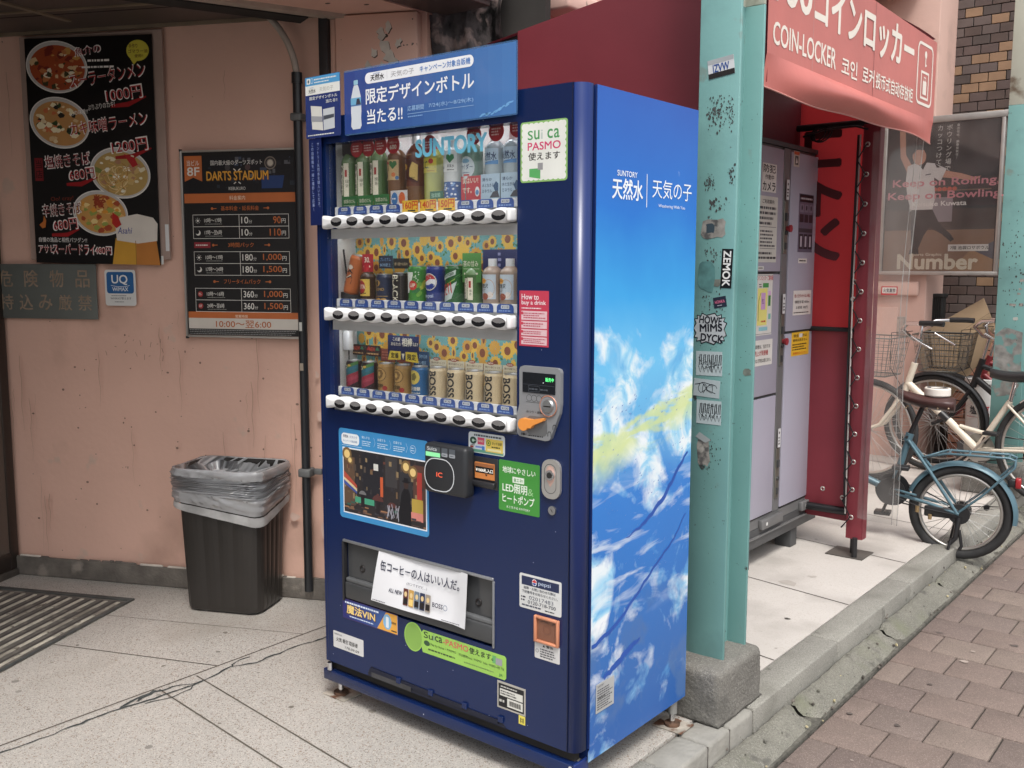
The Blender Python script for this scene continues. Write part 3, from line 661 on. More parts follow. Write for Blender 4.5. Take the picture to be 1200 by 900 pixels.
# the door: a panel with real openings for the window and the pick-up slot
xs = [-.987, SX0, WX0, SX1, WX1, -.030]; xs = sorted(set(xs + [WX0])); zs = sorted({.128, SZ0, SZ1, WZ0, WZ1, 1.83})
mb = MB()
for x0, x1 in zip(xs[:-1], xs[1:]):
    for z0, z1 in zip(zs[:-1], zs[1:]):
        cx, cz = (x0+x1)/2, (z0+z1)/2
        if (WX0 < cx < WX1 and WZ0 < cz < WZ1) or (SX0 < cx < SX1 and SZ0 < cz < SZ1): continue
        mb.add([(x0,0,z0),(x1,0,z0),(x1,0,z1),(x0,0,z1)], [(0,1,2,3)], navy)
for (a, b, c, d) in ((WX0, WX1, WZ0, WZ1), (SX0, SX1, SZ0, SZ1)):
    for q in (((a,0,c),(a,0,d),(a,.04,d),(a,.04,c)), ((b,0,d),(b,0,c),(b,.04,c),(b,.04,d)), ((a,0,d),(b,0,d),(b,.04,d),(a,.04,d)), ((b,0,c),(a,0,c),(a,.04,c),(b,.04,c))): mb.add(q, [(0,1,2,3)], navy)
mb.add([(-.987,0,1.83),(-.03,0,1.83),(-.03,.042,1.83),(-.987,.042,1.83)], [(0,1,2,3)], navy); mb.add([(-.987,0,.128),(-.987,.042,.128),(-.03,.042,.128),(-.03,0,.128)], [(0,1,2,3)], navy)
mb.add([(-.987,.042,.128),(-.987,0,.128),(-.987,0,1.83),(-.987,.042,1.83)], [(0,1,2,3)], navy)
pts = [(-.0297, .042), (-.0297, .0006)] + [(-.03 + .03*math.sin(R(a)), .03 - .03*math.cos(R(a)) + .0004) for a in (8, 18, 30, 45, 60, 75, 90)] + [(0, .042)]
mb.prism(pts[::-1], .128, 1.829, navy2, None, True)
p = P(FRONT, mb, 0); sm_ = M('seam_dark', (.004,.006,.02), .6)
p.rect(-.0325, .128, -.0305, 1.83, sm_); p.rect(-.975, .128, -.9735, WZ1, sm_, 1)
rn = random.Random(9)
for i in range(26): p.ell(rn.uniform(-.96, -.04), rn.choice((rn.uniform(.14, .33), rn.uniform(.6, .9), rn.uniform(1.15, 1.8))), .0016, .0014, ink(120,130,160), 1, 6)
# louvre notch along the foot of the door
p.poly([(-.79,.141),(-.775,.162),(-.25,.142),(-.235,.129),(-.79,.129)], sm_, 1)
mb.build('door', vm)
mb = MB(); gr_ = M('vent_grille', (.05,.05,.055), .6, .3, var=.3)
for k in range(4): a = -.775 + k*.133; mb.box((a, -.004, .146 - k*.004), (a+.112, .0, .158 - k*.004), sm_); mb.box((a+.113, -.006, .142), (a+.131, .0, .160), navy, None, .001, 1)
mb.box((-.77, -.005, .131), (-.60, -.0025, .146), gr_); mb.build('vent_grille', vm)
mb = MB(); mb.box((-.975, .0435, .13), (-.954, .054, 1.826), sm_); mb.box((-.185, .0435, .13), (-.012, .054, 1.826), sm_); mb.box((-.954, .0435, 1.778), (-.185, .054, 1.826), sm_); mb.build('door_seal', vm)
mb = MB(); mb.box((-.006, .0545, .125), (.0008, .0568, 1.829), navy2); mb.build('body_edge', vm)
mb = MB(); mb.box((-1.0, -.002, .062), (-.012, .03, .0965), navy, None, .002); mb.box((-.0115, -.002, .058), (-.004, .062, .10), navy2, None, .002); mb.box((-.985, .02, .097), (-.02, .04, .128), dark); p = P(FRONT, mb, .0022); p.ell(-.018, .085, .007, .009, ink(205,205,205), 1, 12); p.rect(-.20, .094, -.15, .0955, dark); p.ell(-.55, .075, .002, .002, ink(190,195,210))
mb.build('kick_plate', vm)
for x, y in ((-.965, .04), (-.05, .06), (-.945, .53), (-.018, .53)):
    mb = MB(); mb.cyl((x, y, .012), (x, y, .09), .009, chrome, n=10); mb.cyl((x, y, .045), (x, y, .088), .016, M('zinc', (.42,.43,.42), .4, .7, var=.15), n=6); mb.cyl((x, y, .003), (x, y, .014), .024, M('rusty_foot', (.10,.055,.035), .85, .2, var=.5, scale=50), n=14)
    mb.box((x-.05, y-.035, .001), (x+.05, y+.045, .006), M('floor_bracket', (.5,.46,.4), .6, .4, var=.25, scale=30, dirt=[((.16,.08,.05), 22, .5, .6)]), None, .001, 1)
    mb.build('foot', vm)
mb = MB(); mb.cyl((-.968, -.0, .1), (-.968, .0, .124), .010, chrome, n=10); mb.build('hinge_pin', vm)

# side skin: an airbrushed sky with clouds, printed on a flexible sheet
def sky_art():
    m = bpy.data.materials.new('printed_sky_sheet'); m.use_nodes = True; n = m.node_tree; L = n.links; b = n.nodes['Principled BSDF']; b.inputs['Roughness'].default_value = .22
    tc = n.nodes.new('ShaderNodeTexCoord'); sp = n.nodes.new('ShaderNodeSeparateXYZ'); L.new(tc.outputs['Object'], sp.inputs[0])
    def math_(op, a, bb=None, cl=False):
        x = n.nodes.new('ShaderNodeMath'); x.operation = op; x.use_clamp = cl
        for i, s in enumerate((a, bb)):
            if s is None: continue
            if isinstance(s, (int, float)): x.inputs[i].default_value = s
            else: L.new(s, x.inputs[i])
        return x.outputs[0]
    def ramp(src, els, interp='LINEAR'):
        r = n.nodes.new('ShaderNodeValToRGB'); r.color_ramp.interpolation = interp; e = r.color_ramp.elements
        e[0].position, e[0].color = els[0][0], (*els[0][1], 1); e[1].position, e[1].color = els[-1][0], (*els[-1][1], 1)
        for ps, c in els[1:-1]: q = e.new(ps); q.color = (*c, 1)
        L.new(src, r.inputs[0]); return r.outputs[0]
    def noise(scale, d, dist=0., sc3=(1,1,1), off=(0,0,0), rz=0.):
        mp = n.nodes.new('ShaderNodeMapping'); mp.inputs['Scale'].default_value = sc3; mp.inputs['Location'].default_value = off; mp.inputs['Rotation'].default_value = (rz, 0, 0); L.new(tc.outputs['Object'], mp.inputs[0])
        x = n.nodes.new('ShaderNodeTexNoise'); x.inputs['Scale'].default_value = scale; x.inputs['Detail'].default_value = d; x.inputs['Distortion'].default_value = dist; x.inputs['Roughness'].default_value = .55; L.new(mp.outputs[0], x.inputs['Vector']); return x.outputs[0]
    def mix(f, a, bb):
        x = n.nodes.new('ShaderNodeMix'); x.data_type = 'RGBA'; L.new(f, x.inputs[0])
        for s, k in ((a, 6), (bb, 7)):
            if isinstance(s, tuple): x.inputs[k].default_value = (*s, 1)
            else: L.new(s, x.inputs[k])
        return x.outputs[2]
    wob = math_('MULTIPLY', math_('SUBTRACT', noise(4, 3), .5), .16)
    h = math_('DIVIDE', math_('ADD', sp.outputs['Z'], wob), 1.83)
    base = ramp(h, [(.03, (.02,.10,.36)), (.15, (.035,.14,.42)), (.30, (.03,.17,.52)), (.42, (.035,.20,.60)), (.52, (.14,.42,.74)), (.62, (.16,.52,.84)), (.72, (.055,.37,.78)), (.84, (.022,.18,.62)), (1., (.016,.10,.46))])
    cov = ramp(h, [(.0, (.3,.3,.3)), (.10, (.40,.40,.40)), (.2, (.66,.66,.66)), (.32, (.70,.70,.70)), (.40, (.45,.45,.45)), (.47, (.85,.85,.85)), (.55, (1,1,1)), (.62, (.90,.90,.90)), (.67, (.45,.45,.45)), (.70, (.05,.05,.05)), (.76, (0,0,0)), (1, (0,0,0))])
    c1 = noise(3.4, 6, 1.1, (1, 1.15, 1.3), (.4, 2.2, .1)); c2 = noise(12, 4, .8, (1, .9, 1.3), (3, 1, 2))
    body = math_('ADD', math_('MULTIPLY', c1, .78), math_('MULTIPLY', c2, .22))
    thr = math_('SUBTRACT', .635, math_('MULTIPLY', cov, .235))
    mask = math_('MULTIPLY', math_('SUBTRACT', body, thr), 7.5, True)
    shade = ramp(noise(7.5, 5, .9, (1, 1, 1.2), (7, 2, 1)), [(.34, (.14,.43,.76)), (.45, (.36,.66,.86)), (.54, (.78,.87,.90)), (.66, (.88,.91,.92))])
    col = mix(math_('MULTIPLY', mask, .92), base, shade)
    # a slanting pale yellow green band of light and some mauve in the low cloud
    sl = math_('SUBTRACT', math_('ADD', sp.outputs['Z'], math_('MULTIPLY', math_('SUBTRACT', noise(7, 4), .5), .14)), math_('MULTIPLY', sp.outputs['Y'], .22))
    band = ramp(sl, [(.86, (0,0,0)), (.935, (1,1,1)), (.985, (.9,.9,.9)), (1.07, (0,0,0))])
    band2 = ramp(noise(11, 4, .5, (1, .5, 2)), [(.36, (0,0,0)), (.48, (1,1,1))])
    col = mix(math_('MULTIPLY', math_('MULTIPLY', band, band2), .85), col, (.60, .70, .28))
    sl2 = ramp(sl, [(1.14, (0,0,0)), (1.17, (1,1,1)), (1.20, (0,0,0))]); col = mix(math_('MULTIPLY', math_('MULTIPLY', sl2, band2), .5), col, (.62, .72, .36))
    # long diagonal wisps low down
    wsp = ramp(noise(5, 5, .8, (1, .55, 2.4), (1, 4, 2), R(-32)), [(.54, (0,0,0)), (.64, (1,1,1))]); wz = ramp(h, [(.22, (0,0,0)), (.3, (1,1,1)), (.42, (1,1,1)), (.46, (0,0,0))])
    col = mix(math_('MULTIPLY', math_('MULTIPLY', wsp, wz), .7), col, (.66, .74, .82))
    dk = ramp(noise(6, 4, .6, (1, 1, 1), (2, 8, 3)), [(.50, (0,0,0)), (.60, (1,1,1))]); dz = ramp(h, [(.03, (1,1,1)), (.20, (.8,.8,.8)), (.28, (0,0,0))])
    col = mix(math_('MULTIPLY', math_('MULTIPLY', dk, dz), .8), col, (.075, .16, .36))
    L.new(col, b.inputs['Base Color']); return m
art = sky_art()
mb = MB(); mb.add([(.0012,.057,.125),(.0012,.057,1.829),(.0012,.568,1.829),(.0012,.572,.088),(.0012,.05,.088),(.0012,.05,.118)], [(0,5,4,3,2,1)], art)
mb.add([(.0012,.568,1.829),(.0012,.572,.088),(-.01,.572,.088),(-.01,.568,1.829)], [(0,1,2,3)], navy2)
p = P(SIDE, mb, .0014); LW = ink(232,240,246)
p.text('SUNTORY', .150, 1.618, .095, .014, LW, 2, .02); p.text('天然水', .128, 1.560, .145, .052, LW, 2, .035); p.rect(.292, 1.545, .295, 1.632, LW, 2); p.text('天気の子', .322, 1.572, .215, .05, LW, 2, -.005); p.text('Weathering With You', .355, 1.546, .145, .011, LW, 2, 0)
for pts, wds in (([(.22,.66),(.32,.685),(.42,.74),(.50,.81),(.56,.86)], [.002,.012,.016,.012,.006]), ([(.06,.40),(.18,.43),(.30,.50),(.40,.56),(.48,.60),(.56,.68)], [.012,.012,.010,.009,.007,.004]), ([(.12,.30),(.18,.315),(.25,.345),(.31,.355)], [.012,.02,.018,.006])):
    xs_ = []; ws_ = []
    for (a, b), w0, w1 in zip(zip(pts[:-1], pts[1:]), wds[:-1], wds[1:]):
        for k in range(6): f_ = k/6; xs_.append((a[0]+(b[0]-a[0])*f_, a[1]+(b[1]-a[1])*f_ + .003*math.sin(k*2.1+a[0]*40))); ws_.append(w0+(w1-w0)*f_)
    p.line(xs_, ws_, ink(38,82,165), 1)
rn = random.Random(21)
for i in range(130):
    k = rn.random(); y = rn.uniform(.07, .55); z = rn.choice((.86 + .06*math.sin(y*14), .72 + .05*math.sin(y*18), .60 + .06*math.sin(y*11), 1.01)) + rn.gauss(0, .022)
    s_ = rn.uniform(.002, .005); p.poly([(y-s_, z), (y, z+s_*.3), (y+s_, z+s_*.9), (y+s_*.2, z-s_*.3)], ink(60,105,180), 1)
mb.build('side_artwork', vm)
board('rating_plate', SIDE, .082, .212, .168, .292, ink(170,172,172,.4), vm, .001, n0=.0025, draw=lambda p: (p.text('SUNTORY', .088, .281, .03, .006, ink(40,40,45), 1), p.fine(.087, .218, .163, .277, 9, ink(70,72,78), 1), p.rect(.09, .25, .125, .252, ink(60,60,60), 1)))

# display case with its back panels, shelves and pane
mb = MB()
for q in (((WX0-.006,.041,WZ0),(WX0-.006,.041,WZ1+.02),(WX0-.006,.115,WZ1+.02),(WX0-.006,.115,WZ0)), ((WX1+.006,.041,WZ1+.02),(WX1+.006,.041,WZ0),(WX1+.006,.115,WZ0),(WX1+.006,.115,WZ1+.02)), ((WX0-.006,.115,WZ0),(WX0-.006,.115,WZ1+.02),(WX1+.006,.115,WZ1+.02),(WX1+.006,.115,WZ0)), ((WX0,.041,WZ0+.003),(WX0,.115,WZ0+.003),(WX1,.115,WZ0+.003),(WX1,.041,WZ0+.003))): mb.add(q, [(0,1,2,3)], wcase)
mb.add([(WX0,.041,WZ1+.018),(WX1,.041,WZ1+.018),(WX1,.115,WZ1+.018),(WX0,.115,WZ1+.018)], [(0,1,2,3)], blackp)
mb.box((-.93, .05, 1.715), (-.82, .11, 1.765), blackp, None, .01); mb.tube([(-.925,.05,1.44),(-.924,.06,1.36),(-.926,.055,1.27),(-.925,.05,1.235)], .003, blackp, 6); mb.box((-.937, .05, 1.13), (-.908, .07, 1.19), wplas, None, .003)
mb.tube([(-.921,.06,1.2),(-.922,.062,1.1),(-.92,.06,1.0)], .002, blackp, 6); mb.box((-.934,.044,1.29),(-.926,.05,1.31),blackp)
mb.build('display_case', vm)
fill_glow = M('added_fill_glow', (.95,.97,1.), .4, var=0, emis=8.)  # added glow, only there to brighten the drinks in the case
for z_, y_ in ((1.7665, .052), (1.478, .020), (1.203, .020)): mb = MB(); mb.box((WX0+.02, y_, z_-.002), (WX1-.02, y_+.012, z_+.0022), fill_glow); mb.build('added_fill_strip', vm)  # added strips, kept out of view above the window and behind shelf lips
def sunflowers(z0, z1, seed):
    rn = random.Random(seed)
    def draw(p):
        tq, ye, br, gn, yd = ink(105,165,165), ink(222,180,70), ink(125,65,40), ink(70,120,70), ink(205,155,60)
        x0, x1 = -.937, -.206; p.rect(x0, z0, x1, z1, tq, 1); fl = []
        for i in range(520):
            x, z, r_ = rn.uniform(x0+.02, x1-.02), rn.uniform(z0+.012, z1-.012), rn.uniform(.017, .030)
            if all((x-a)**2 + (z-b)**2 > (.62*(r_+c))**2 for a, b, c in fl): fl.append((x, z, r_))
        for i, (x, z, r_) in enumerate(fl):
            p.line([(x, z), (x + rn.uniform(-.008, .008), max(z0, z-.04))], .002, gn, 1.5)
            for s_ in (-1, 1): q = rn.uniform(.6, 1.3); zz = max(z0+.004, z - r_*q); p.ell(x + s_*r_*.8, zz, .006, .003, gn, 1.6, 8, s_*.6)
            k = rn.choice((.45, 1, 1, .9)); nn = 26; l = 2 + i*.02
            pts = []
            for a in range(nn): q = min(r_ if a % 2 else r_*.78, 1); t = 6.283*a/nn; pts.append((min(max(x + k*q*math.cos(t), x0), x1), min(max(z + q*math.sin(t), z0), z1)))
            p.poly(pts, rn.choice((ye, ye, yd)), l); p.ell(x, z, r_*.42*k, r_*.45, br, l + .01, 14)
    return draw
board('sunflower_panel', FRONT, -.939, 1.300, -.205, 1.487, wcase, vm, .002, n0=-.112, draw=sunflowers(1.30, 1.483, 5))
board('sunflower_panel', FRONT, -.939, 1.035, -.205, 1.208, wcase, vm, .002, n0=-.112, draw=sunflowers(1.035, 1.200, 6))
for z0, z1 in ((1.542, WZ1), (1.262, 1.492), (1.0, 1.215)):
    mb = MB(); mb.box((WX0+.002, .012, z0), (WX1-.002, .014, z1), glassm); mb.build('display_pane', vm)
P3 = FRONT @ Matrix.Translation((0, 0, -.011))
mb = MB(); p = P(P3, mb, 0.); p.text('SUNTORY', -.572, 1.690, .258, .045, ink(105,178,205), 1, .07); mb.build('window_lettering', vm)

BX = [(-.868 + .0695*i) for i in range(10)]
D1 = [-.903,-.840,-.775,-.701,-.624,-.554,-.477,-.410,-.329,-.266]; D2 = [-.911,-.832,-.759,-.691,-.621,-.550,-.476,-.405,-.338,-.277]; D3 = [-.900,-.830,-.758,-.686,-.616,-.544,-.474,-.404,-.334,-.270]; DY = .064
def shelf(zb, tags, seed):
    """Button bar zb..zb+.047 with ten buttons and ten price tags; the rack behind it."""
    rn = random.Random(seed)
    mb = MB(); mb.box((WX0+.003, .030, zb+.038), (WX1-.003, .15, zb+.05), wplas); mb.box((WX0+.003, .015, zb-.016), (WX1-.003, .15, zb+.004), M('shelf_grey', (.42,.42,.42), .5, var=.08)); mb.box((WX0+.003, .0125, zb-.026), (WX1-.003, .0165, zb+.003), _mc['shelf_grey']); mb.box((WX0+.012, .020, zb+.045), (WX1-.006, .024, zb+.069), wplas, None, .002, 1)
    for x in BX:                                        # can chutes
        mb.prism([(-.03,zb+.05),(-.10,zb+.05),(-.10,zb+.135),(-.085,zb+.10),(-.05,zb+.068)], -(x-.0335), -(x-.0352), wplas, frame((0,0,0), (0,-1,0), (0,0,1)))
    sh = mb.build('drink_rack', vm)
    mb = MB(); N = 150; xa, xb = WX0+.003, WX1-.0215; wave = lambda x: .0028*(math.cos(6.2832*(x-BX[0])/.0695) - 1)*(1 if x < BX[9]+.03 else 0)
    def ring_(n, k, e): return [(xa+e + (xb-xa-2*e)*q/N, -n, zb+.0432 + wave(xa+(xb-xa)*q/N) - k) for q in range(N+1)] + [(xb-e - (xb-xa-2*e)*q/N, -n, zb+.0028 - wave(xb-(xb-xa)*q/N) + k) for q in range(N+1)]
    rg = [ring_(-.012, .002, .001), ring_(.004, 0, 0), ring_(.017, .0006, .0004), ring_(.0225, .0028, .0018), ring_(.0252, .0062, .004), ring_(.0262, .010, .008)]; L_ = len(rg[0])
    mb.add([v for r_ in rg for v in r_], [(a*L_+b, a*L_+(b+1) % L_, (a+1)*L_+(b+1) % L_, (a+1)*L_+b) for a in range(len(rg)-1) for b in range(L_)], wplas, None, True)
    f_ = rg[-1]; mb.add(f_, [(b, b+1, L_-2-b, L_-1-b) for b in range(N)], wplas, None, True)
    mb.box((WX1-.021, -.024, zb+.006), (WX1-.006, .012, zb+.041), wplas, None, .007, 3)
    p = P(FRONT, mb, .0262)
    for i in (3, 6): p.rect(BX[i]+.0345, zb+.006, BX[i]+.0352, zb+.040, ink(160,160,160), .2)
    bar = mb.build('button_bar', vm)
    for x in BX:
        mb = MB(); pts = [(x + .0235*math.cos(6.283*k/26), zb+.0225 + .0132*math.sin(6.283*k/26)) for k in range(26)]; mb.prism(pts, .0266, .0275, ink(24,24,27,.25), FRONT, True)
        p = P(FRONT, mb, .0276); up_ = [(x + .0225*math.cos(R(a)), zb+.0225 + .0123*math.sin(R(a))) for a in range(8, 173, 11)] + [(x-.012, zb+.0225), (x-.004, zb+.0205), (x, zb+.022), (x+.004, zb+.0205), (x+.012, zb+.0225)]
        p.poly(up_, ink(118,116,116,.35), 1); mb.build('selection_button', bar)
    for i, x in enumerate([x - .015 for x in BX]):
        mb = MB(); T = FRONT @ Matrix.Translation((0, 0, -.0195)); p = P(T, mb, 0)
        if tags and tags[i]:
            p.rect(x-.032, zb+.044, x+.032, zb+.077, ink(232,190,60), 1); p.text(tags[i], x-.029, zb+.052, .058, .022, ink(205,70,35), 2, .04); p.rect(x-.01, zb+.046, x+.02, zb+.050, ink(40,40,40), 2)
        else:
            pts = [(x-.029, zb+.045), (x+.029, zb+.045)] + [(x + .0185 + .0105*math.cos(R(a)), zb+.058 + .011*math.sin(R(a))) for a in (0, 25, 50, 75, 90)] + [(x - .0185 + .0105*math.cos(R(a)), zb+.058 + .011*math.sin(R(a))) for a in (90, 115, 140, 165, 180)]
            p.poly(pts, ink(38,76,150), 1); p.rect(x-.014, zb+.0565, x+.014, zb+.066, ink(205,210,216), 2, .002); p.text(rn.choice(('¥130', '¥120', '¥110')), x-.011, zb+.0585, .022, .0055, ink(40,50,80), 3, .02); p.fine(x-.022, zb+.047, x+.024, zb+.055, 1, ink(120,150,205), 2)
        mb.build('price_tag', sh)
    return sh
sh1 = shelf(1.4965, {4: '160円', 5: '140円', 6: '150円', **{i: None for i in (0,1,2,3,7,8,9)}}, 1)
sh2 = shelf(1.2215, None, 2); sh3 = shelf(.952, None, 3)

# ---- the drinks: every bottle and can is a thing of its own
liq = lambda n, c, r=.12: M(n, c, r, var=.04, scale=20, spec=.6)
def drink(name, label, cat, mbs, at, group=None):
    t = thing(name, label, cat, (0,0,0), 0, group)
    for nm, mb in mbs: mb.build(nm, t)
    t.location = at; q = .88 if at[2] > 1.5 else .85 if name != 'coffee_can' else .97; k = (.9 if at[2] > 1.5 else .87 if at[2] > 1.2 else .88)
    if name == 'tea_bottle' and 1.2 < at[2] < 1.5: k = .92
    t.scale = (q, q, k); return t
def bottle(r, h, prof, cap, capm, wraps=None, neck=.011):
    """prof: list of (z0, z1, material) bands up to the shoulder."""
    b = MB(); pr = [(r*.82, 0, prof[0][2]), (r, .006, prof[0][2])]
    for z0, z1, m_ in [q[:3] for q in prof]: pr += [(r*1.0 if m_ else r, z0, m_), (r, z1, m_)]
    zs_ = prof[-1][1]; m_ = prof[-1][2] if len(prof[-1]) < 4 else prof[-1][3]; pr[-1] = (pr[-1][0], pr[-1][1], m_)
    for k in range(1, 7): q = k/6; pr.append((neck + (r-neck)*max(0, math.cos(q*1.5708))**.9, zs_ + (h-.022-zs_)*q, m_))
    b.lathe(pr, 20); b.lathe([(r*.82, 0, prof[0][2]), (.001, .001, prof[0][2])], 20)
    c = MB(); c.cyl((0,0,h-.024), (0,0,h), .0145, capm, n=16)
    if wraps:
        p = P(Matrix(((1,0,0,0),(0,0,-1,0),(0,1,0,0),(0,0,0,1))), b, .0004, .0003, r); wraps(p)
    return [('bottle_body', b), ('cap', c)]
def can(r, h, m_, draw, rim=None, topm=None):
    b = MB(); am = M('can_rim', (.6,.6,.6), .3, .9, var=.05); b.lathe([(r*.80, 0, am), (r*.9, .004, m_), (r, .010, m_), (r, h-.012, m_), (r*.88, h-.003, am), (r*.88, h, am), (r*.80, h, am), (r*.78, h-.003, am), (.001, h-.003, am)], 22)
    p = P(Matrix(((1,0,0,0),(0,0,-1,0),(0,1,0,0),(0,0,0,1))), b, .0004, .0003, r); draw(p); return [('can_body', b)]
DK, CR, GN = ink(30,25,25), ink(232,226,205), ink(60,120,60)
Y = .078
def tea(p):
    p.rect(-.024, .06, -.004, .158, CR, 1); p.rect(.0, .055, .02, .165, CR, 1); p.ringp(-.013, .145, .009, .0018, DK, 2); p.text('茶', -.019, .139, .012, .012, DK, 2, .03); p.vtext('伊右衛門', -.014, .13, .017, DK, 2, .03); p.rect(.006, .12, .014, .143, ink(170,50,45), 2); p.vtext('緑茶', .0135, .112, .014, ink(70,80,60), 2)
gtl = liq('green_tea', (.075,.16,.05)); gtc = liq('green_clear', (.14,.24,.10)); g_ = 'bottles on the top shelf of the drink machine'
tw = drink('tea_bottle', 'green tea bottle with white strip labels, first from the left on the top shelf', 'bottle', bottle(.031, .225, [(0,.035,liq('tea_foot', (.20,.21,.09))),(.035,.165,gtl,gtc)], 0, wplas, tea), (D1[0], DY, 1.5475), g_)
for i, wd_ in ((1, 'second'), (2, 'third')): c = copy_tree(tw); c.location = (D1[i], DY, 1.5475); c['label'] = 'green tea bottle with white strip labels, %s from the left on the top shelf' % wd_
bar_ = liq('barley_tea', (.17,.075,.03)); bei = ink(206,176,128)
def barley(p):
    p.rect(-.03, .098, .03, .162, bei, 1); p.text('茶', -.026, .102, .016, .02, DK, 2, .03); p.text('しい', -.024, .125, .018, .014, DK, 2, .02); p.poly([(.010,.132),(.024,.147),(.022,.157),(.014,.158),(.010,.153),(.006,.158),(-.002,.157),(-.004,.147)], ink(45,110,55), 2); p.rect(-.024, .148, -.006, .156, ink(170,50,40), 2); p.ell(.012, .115, .007, .007, ink(205,110,60), 2); p.ell(.024, .105, .006, .006, ink(70,120,170), 2)
drink('tea_bottle', 'brown barley tea bottle with beige label and green heart on the top shelf', 'bottle', bottle(.032, .22, [(0,.09,bar_),(.09,.17,bar_)], 0, wplas, barley), (D1[3], DY, 1.5475), g_)
dkr = ink(70,22,20)
def redtea(p):
    p.poly([(-.035,.10),(.032,.085),(.035,.13),(.01,.158),(-.034,.16)], dkr, 1); p.poly([(.002,.105),(.03,.09),(.032,.14),(.014,.15),(.004,.13)], ink(222,190,110), 2); p.ell(-.02, .135, .012, .01, ink(225,175,60), 2); p.text('Lipton', -.029, .131, .018, .007, ink(150,30,30), 3, .02); p.text('Lipton', -.008, .168, .02, .008, ink(180,140,100), 2); p.fine(.006, .095, .022, .103, 2, DK, 3)
drink('tea_bottle', 'dark red brown lemon tea bottle with a white cap, tallest on the top shelf', 'bottle', bottle(.034, .232, [(0,.075,bar_),(.075,.165,liq('red_tea', (.13,.035,.018)))], 0, wplas, redtea), (D1[4], DY, 1.5475), g_)
def lemon(p):
    p.rect(-.032, .112, .032, .157, ink(222,206,70), 1); p.text('C.C.', -.028, .125, .034, .022, ink(30,70,40), 2, .05); p.ell(.014, .147, .008, .008, ink(190,45,40), 2); p.line([(-.028,.118),(.0,.121),(.028,.128)], .003, ink(60,120,60), 2); p.fine(.0, .115, .028, .12, 1, ink(170,60,40), 2)
ylq = liq('lemon_drink', (.42,.44,.10)); drink('soda_bottle', 'pale yellow lemon soda bottle with yellow label on the top shelf', 'bottle', bottle(.032, .21, [(0,.11,ylq),(.11,.16,ylq)], 0, RED(), lemon), (D1[5], DY, 1.5475), g_)
def yog(p):
    p.rect(-.033, .11, .033, .172, ink(230,232,230), 1); p.poly([(.010,.135),(.024,.150),(.022,.161),(.014,.162),(.010,.157),(.006,.162),(-.002,.161),(-.004,.150)], ink(45,125,75), 2); p.text('朝の', -.028, .15, .016, .012, DK, 2, .02); p.text('朝摘み', -.026, .118, .012, .01, DK, 2, .03); p.text('果実水', .0, .122, .024, .01, DK, 2, .02); p.fine(.0, .112, .026, .12, 1, DK, 2)
    for k in range(40): p.ell(random.uniform(-.034,.034), random.uniform(.01,.075), .004, .003, random.choice((ink(225,232,240), ink(120,160,215))), 1, 8)
blq = liq('blue_foot', (.03,.10,.34)); drink('soda_bottle', 'clear fruit water bottle with white label, green heart and speckled blue foot', 'bottle', bottle(.033, .21, [(0,.08,blq),(.08,.17,liq('milky', (.62,.64,.64)))], 0, wplas, yog), (D1[6], DY, 1.5475), g_)
def cider(p):
    p.ell(.002, .118, .028, .033, ink(205,218,222), 1); p.text('サイダー', -.022, .112, .046, .016, ink(25,60,110), 2, .03); p.rect(-.008, .093, .014, .098, ink(185,50,50), 2); p.ell(0, .137, .014, .007, ink(120,165,190), 2); p.fine(-.014, .1, .016, .106, 1, ink(60,90,130), 2)
teal_l = liq('teal_bottle', (.06,.26,.27)); drink('soda_bottle', 'teal cider bottle with an oval white label behind a red promo card', 'bottle', bottle(.033, .215, [(0,.09,teal_l),(.09,.165,liq('teal_top', (.16,.28,.22)))], 0, RED(), cider), (D1[7], DY, 1.5475), g_)
def water(p):
    p.rect(-.031, .122, .031, .168, ink(190,212,228), 1); p.text('天然水', -.027, .133, .052, .024, ink(25,55,100), 2, .04); p.fine(-.02, .126, .02, .131, 1, ink(40,80,130), 2); p.poly([(-.03,.122),(-.01,.13),(.005,.124),(.03,.134),(.03,.122)], ink(70,140,200), 1.5)
wl_ = liq('water', (.36,.44,.48), .08); wt = drink('water_bottle', 'clear mineral water bottle, second from the right on the top shelf', 'bottle', bottle(.031, .215, [(0,.10,wl_),(.10,.168,wl_)], 0, wplas, water), (D1[8], DY, 1.5475), g_)
c = copy_tree(wt); c.location = (D1[9], DY, 1.5475); c['label'] = 'clear mineral water bottle at the right end of the top shelf'
# promo cards and hanging badges of the shelves
def card(sh, x0, x1, z0, z1, m_, draw, y=.036, dx=None, name='promo_card'):
    y = min(y, .1); T = FRONT @ Matrix.Translation((-.033 - .95*(y-.062) if dx is None else dx, 0, -y)); board(name, T, x0, z0, x1, z1, m_, sh, .0008, draw=draw)
for i in range(3): card(sh1, BX[i]-.034, BX[i]+.031, 1.547, 1.597, ink(45,110,58), lambda p, x=BX[i]: (p.text('抹茶のけん', x-.026, 1.576, .05, .012, CR, 1, .01), p.line([(x-.028,1.570),(x+.024,1.570)], .001, CR, 1), p.fine(x-.026, 1.553, x+.022, 1.565, 2, ink(170,200,160), 1)))
card(sh1, BX[3]-.032, BX[3]+.038, 1.551, 1.605, ink(215,212,210), lambda p, x=BX[3]: (p.ell(x-.016, 1.582, .013, .018, ink(60,120,180), 1), p.ell(x+.014, 1.582, .013, .018, ink(215,105,60), 1), p.fine(x-.025, 1.555, x+.026, 1.562, 1, ink(90,90,90), 1), p.fine(x-.025, 1.578, x-.008, 1.586, 1, ink(230,230,230), 2)))
card(sh1, BX[5]-.014, BX[5]+.036, 1.556, 1.596, ink(40,110,85), lambda p, x=BX[5]: (p.text('強炭酸', x-.009, 1.579, .035, .012, ink(170,215,190), 1, .03), p.text('で爽快', x-.009, 1.562, .035, .012, ink(170,215,190), 1, .03)))
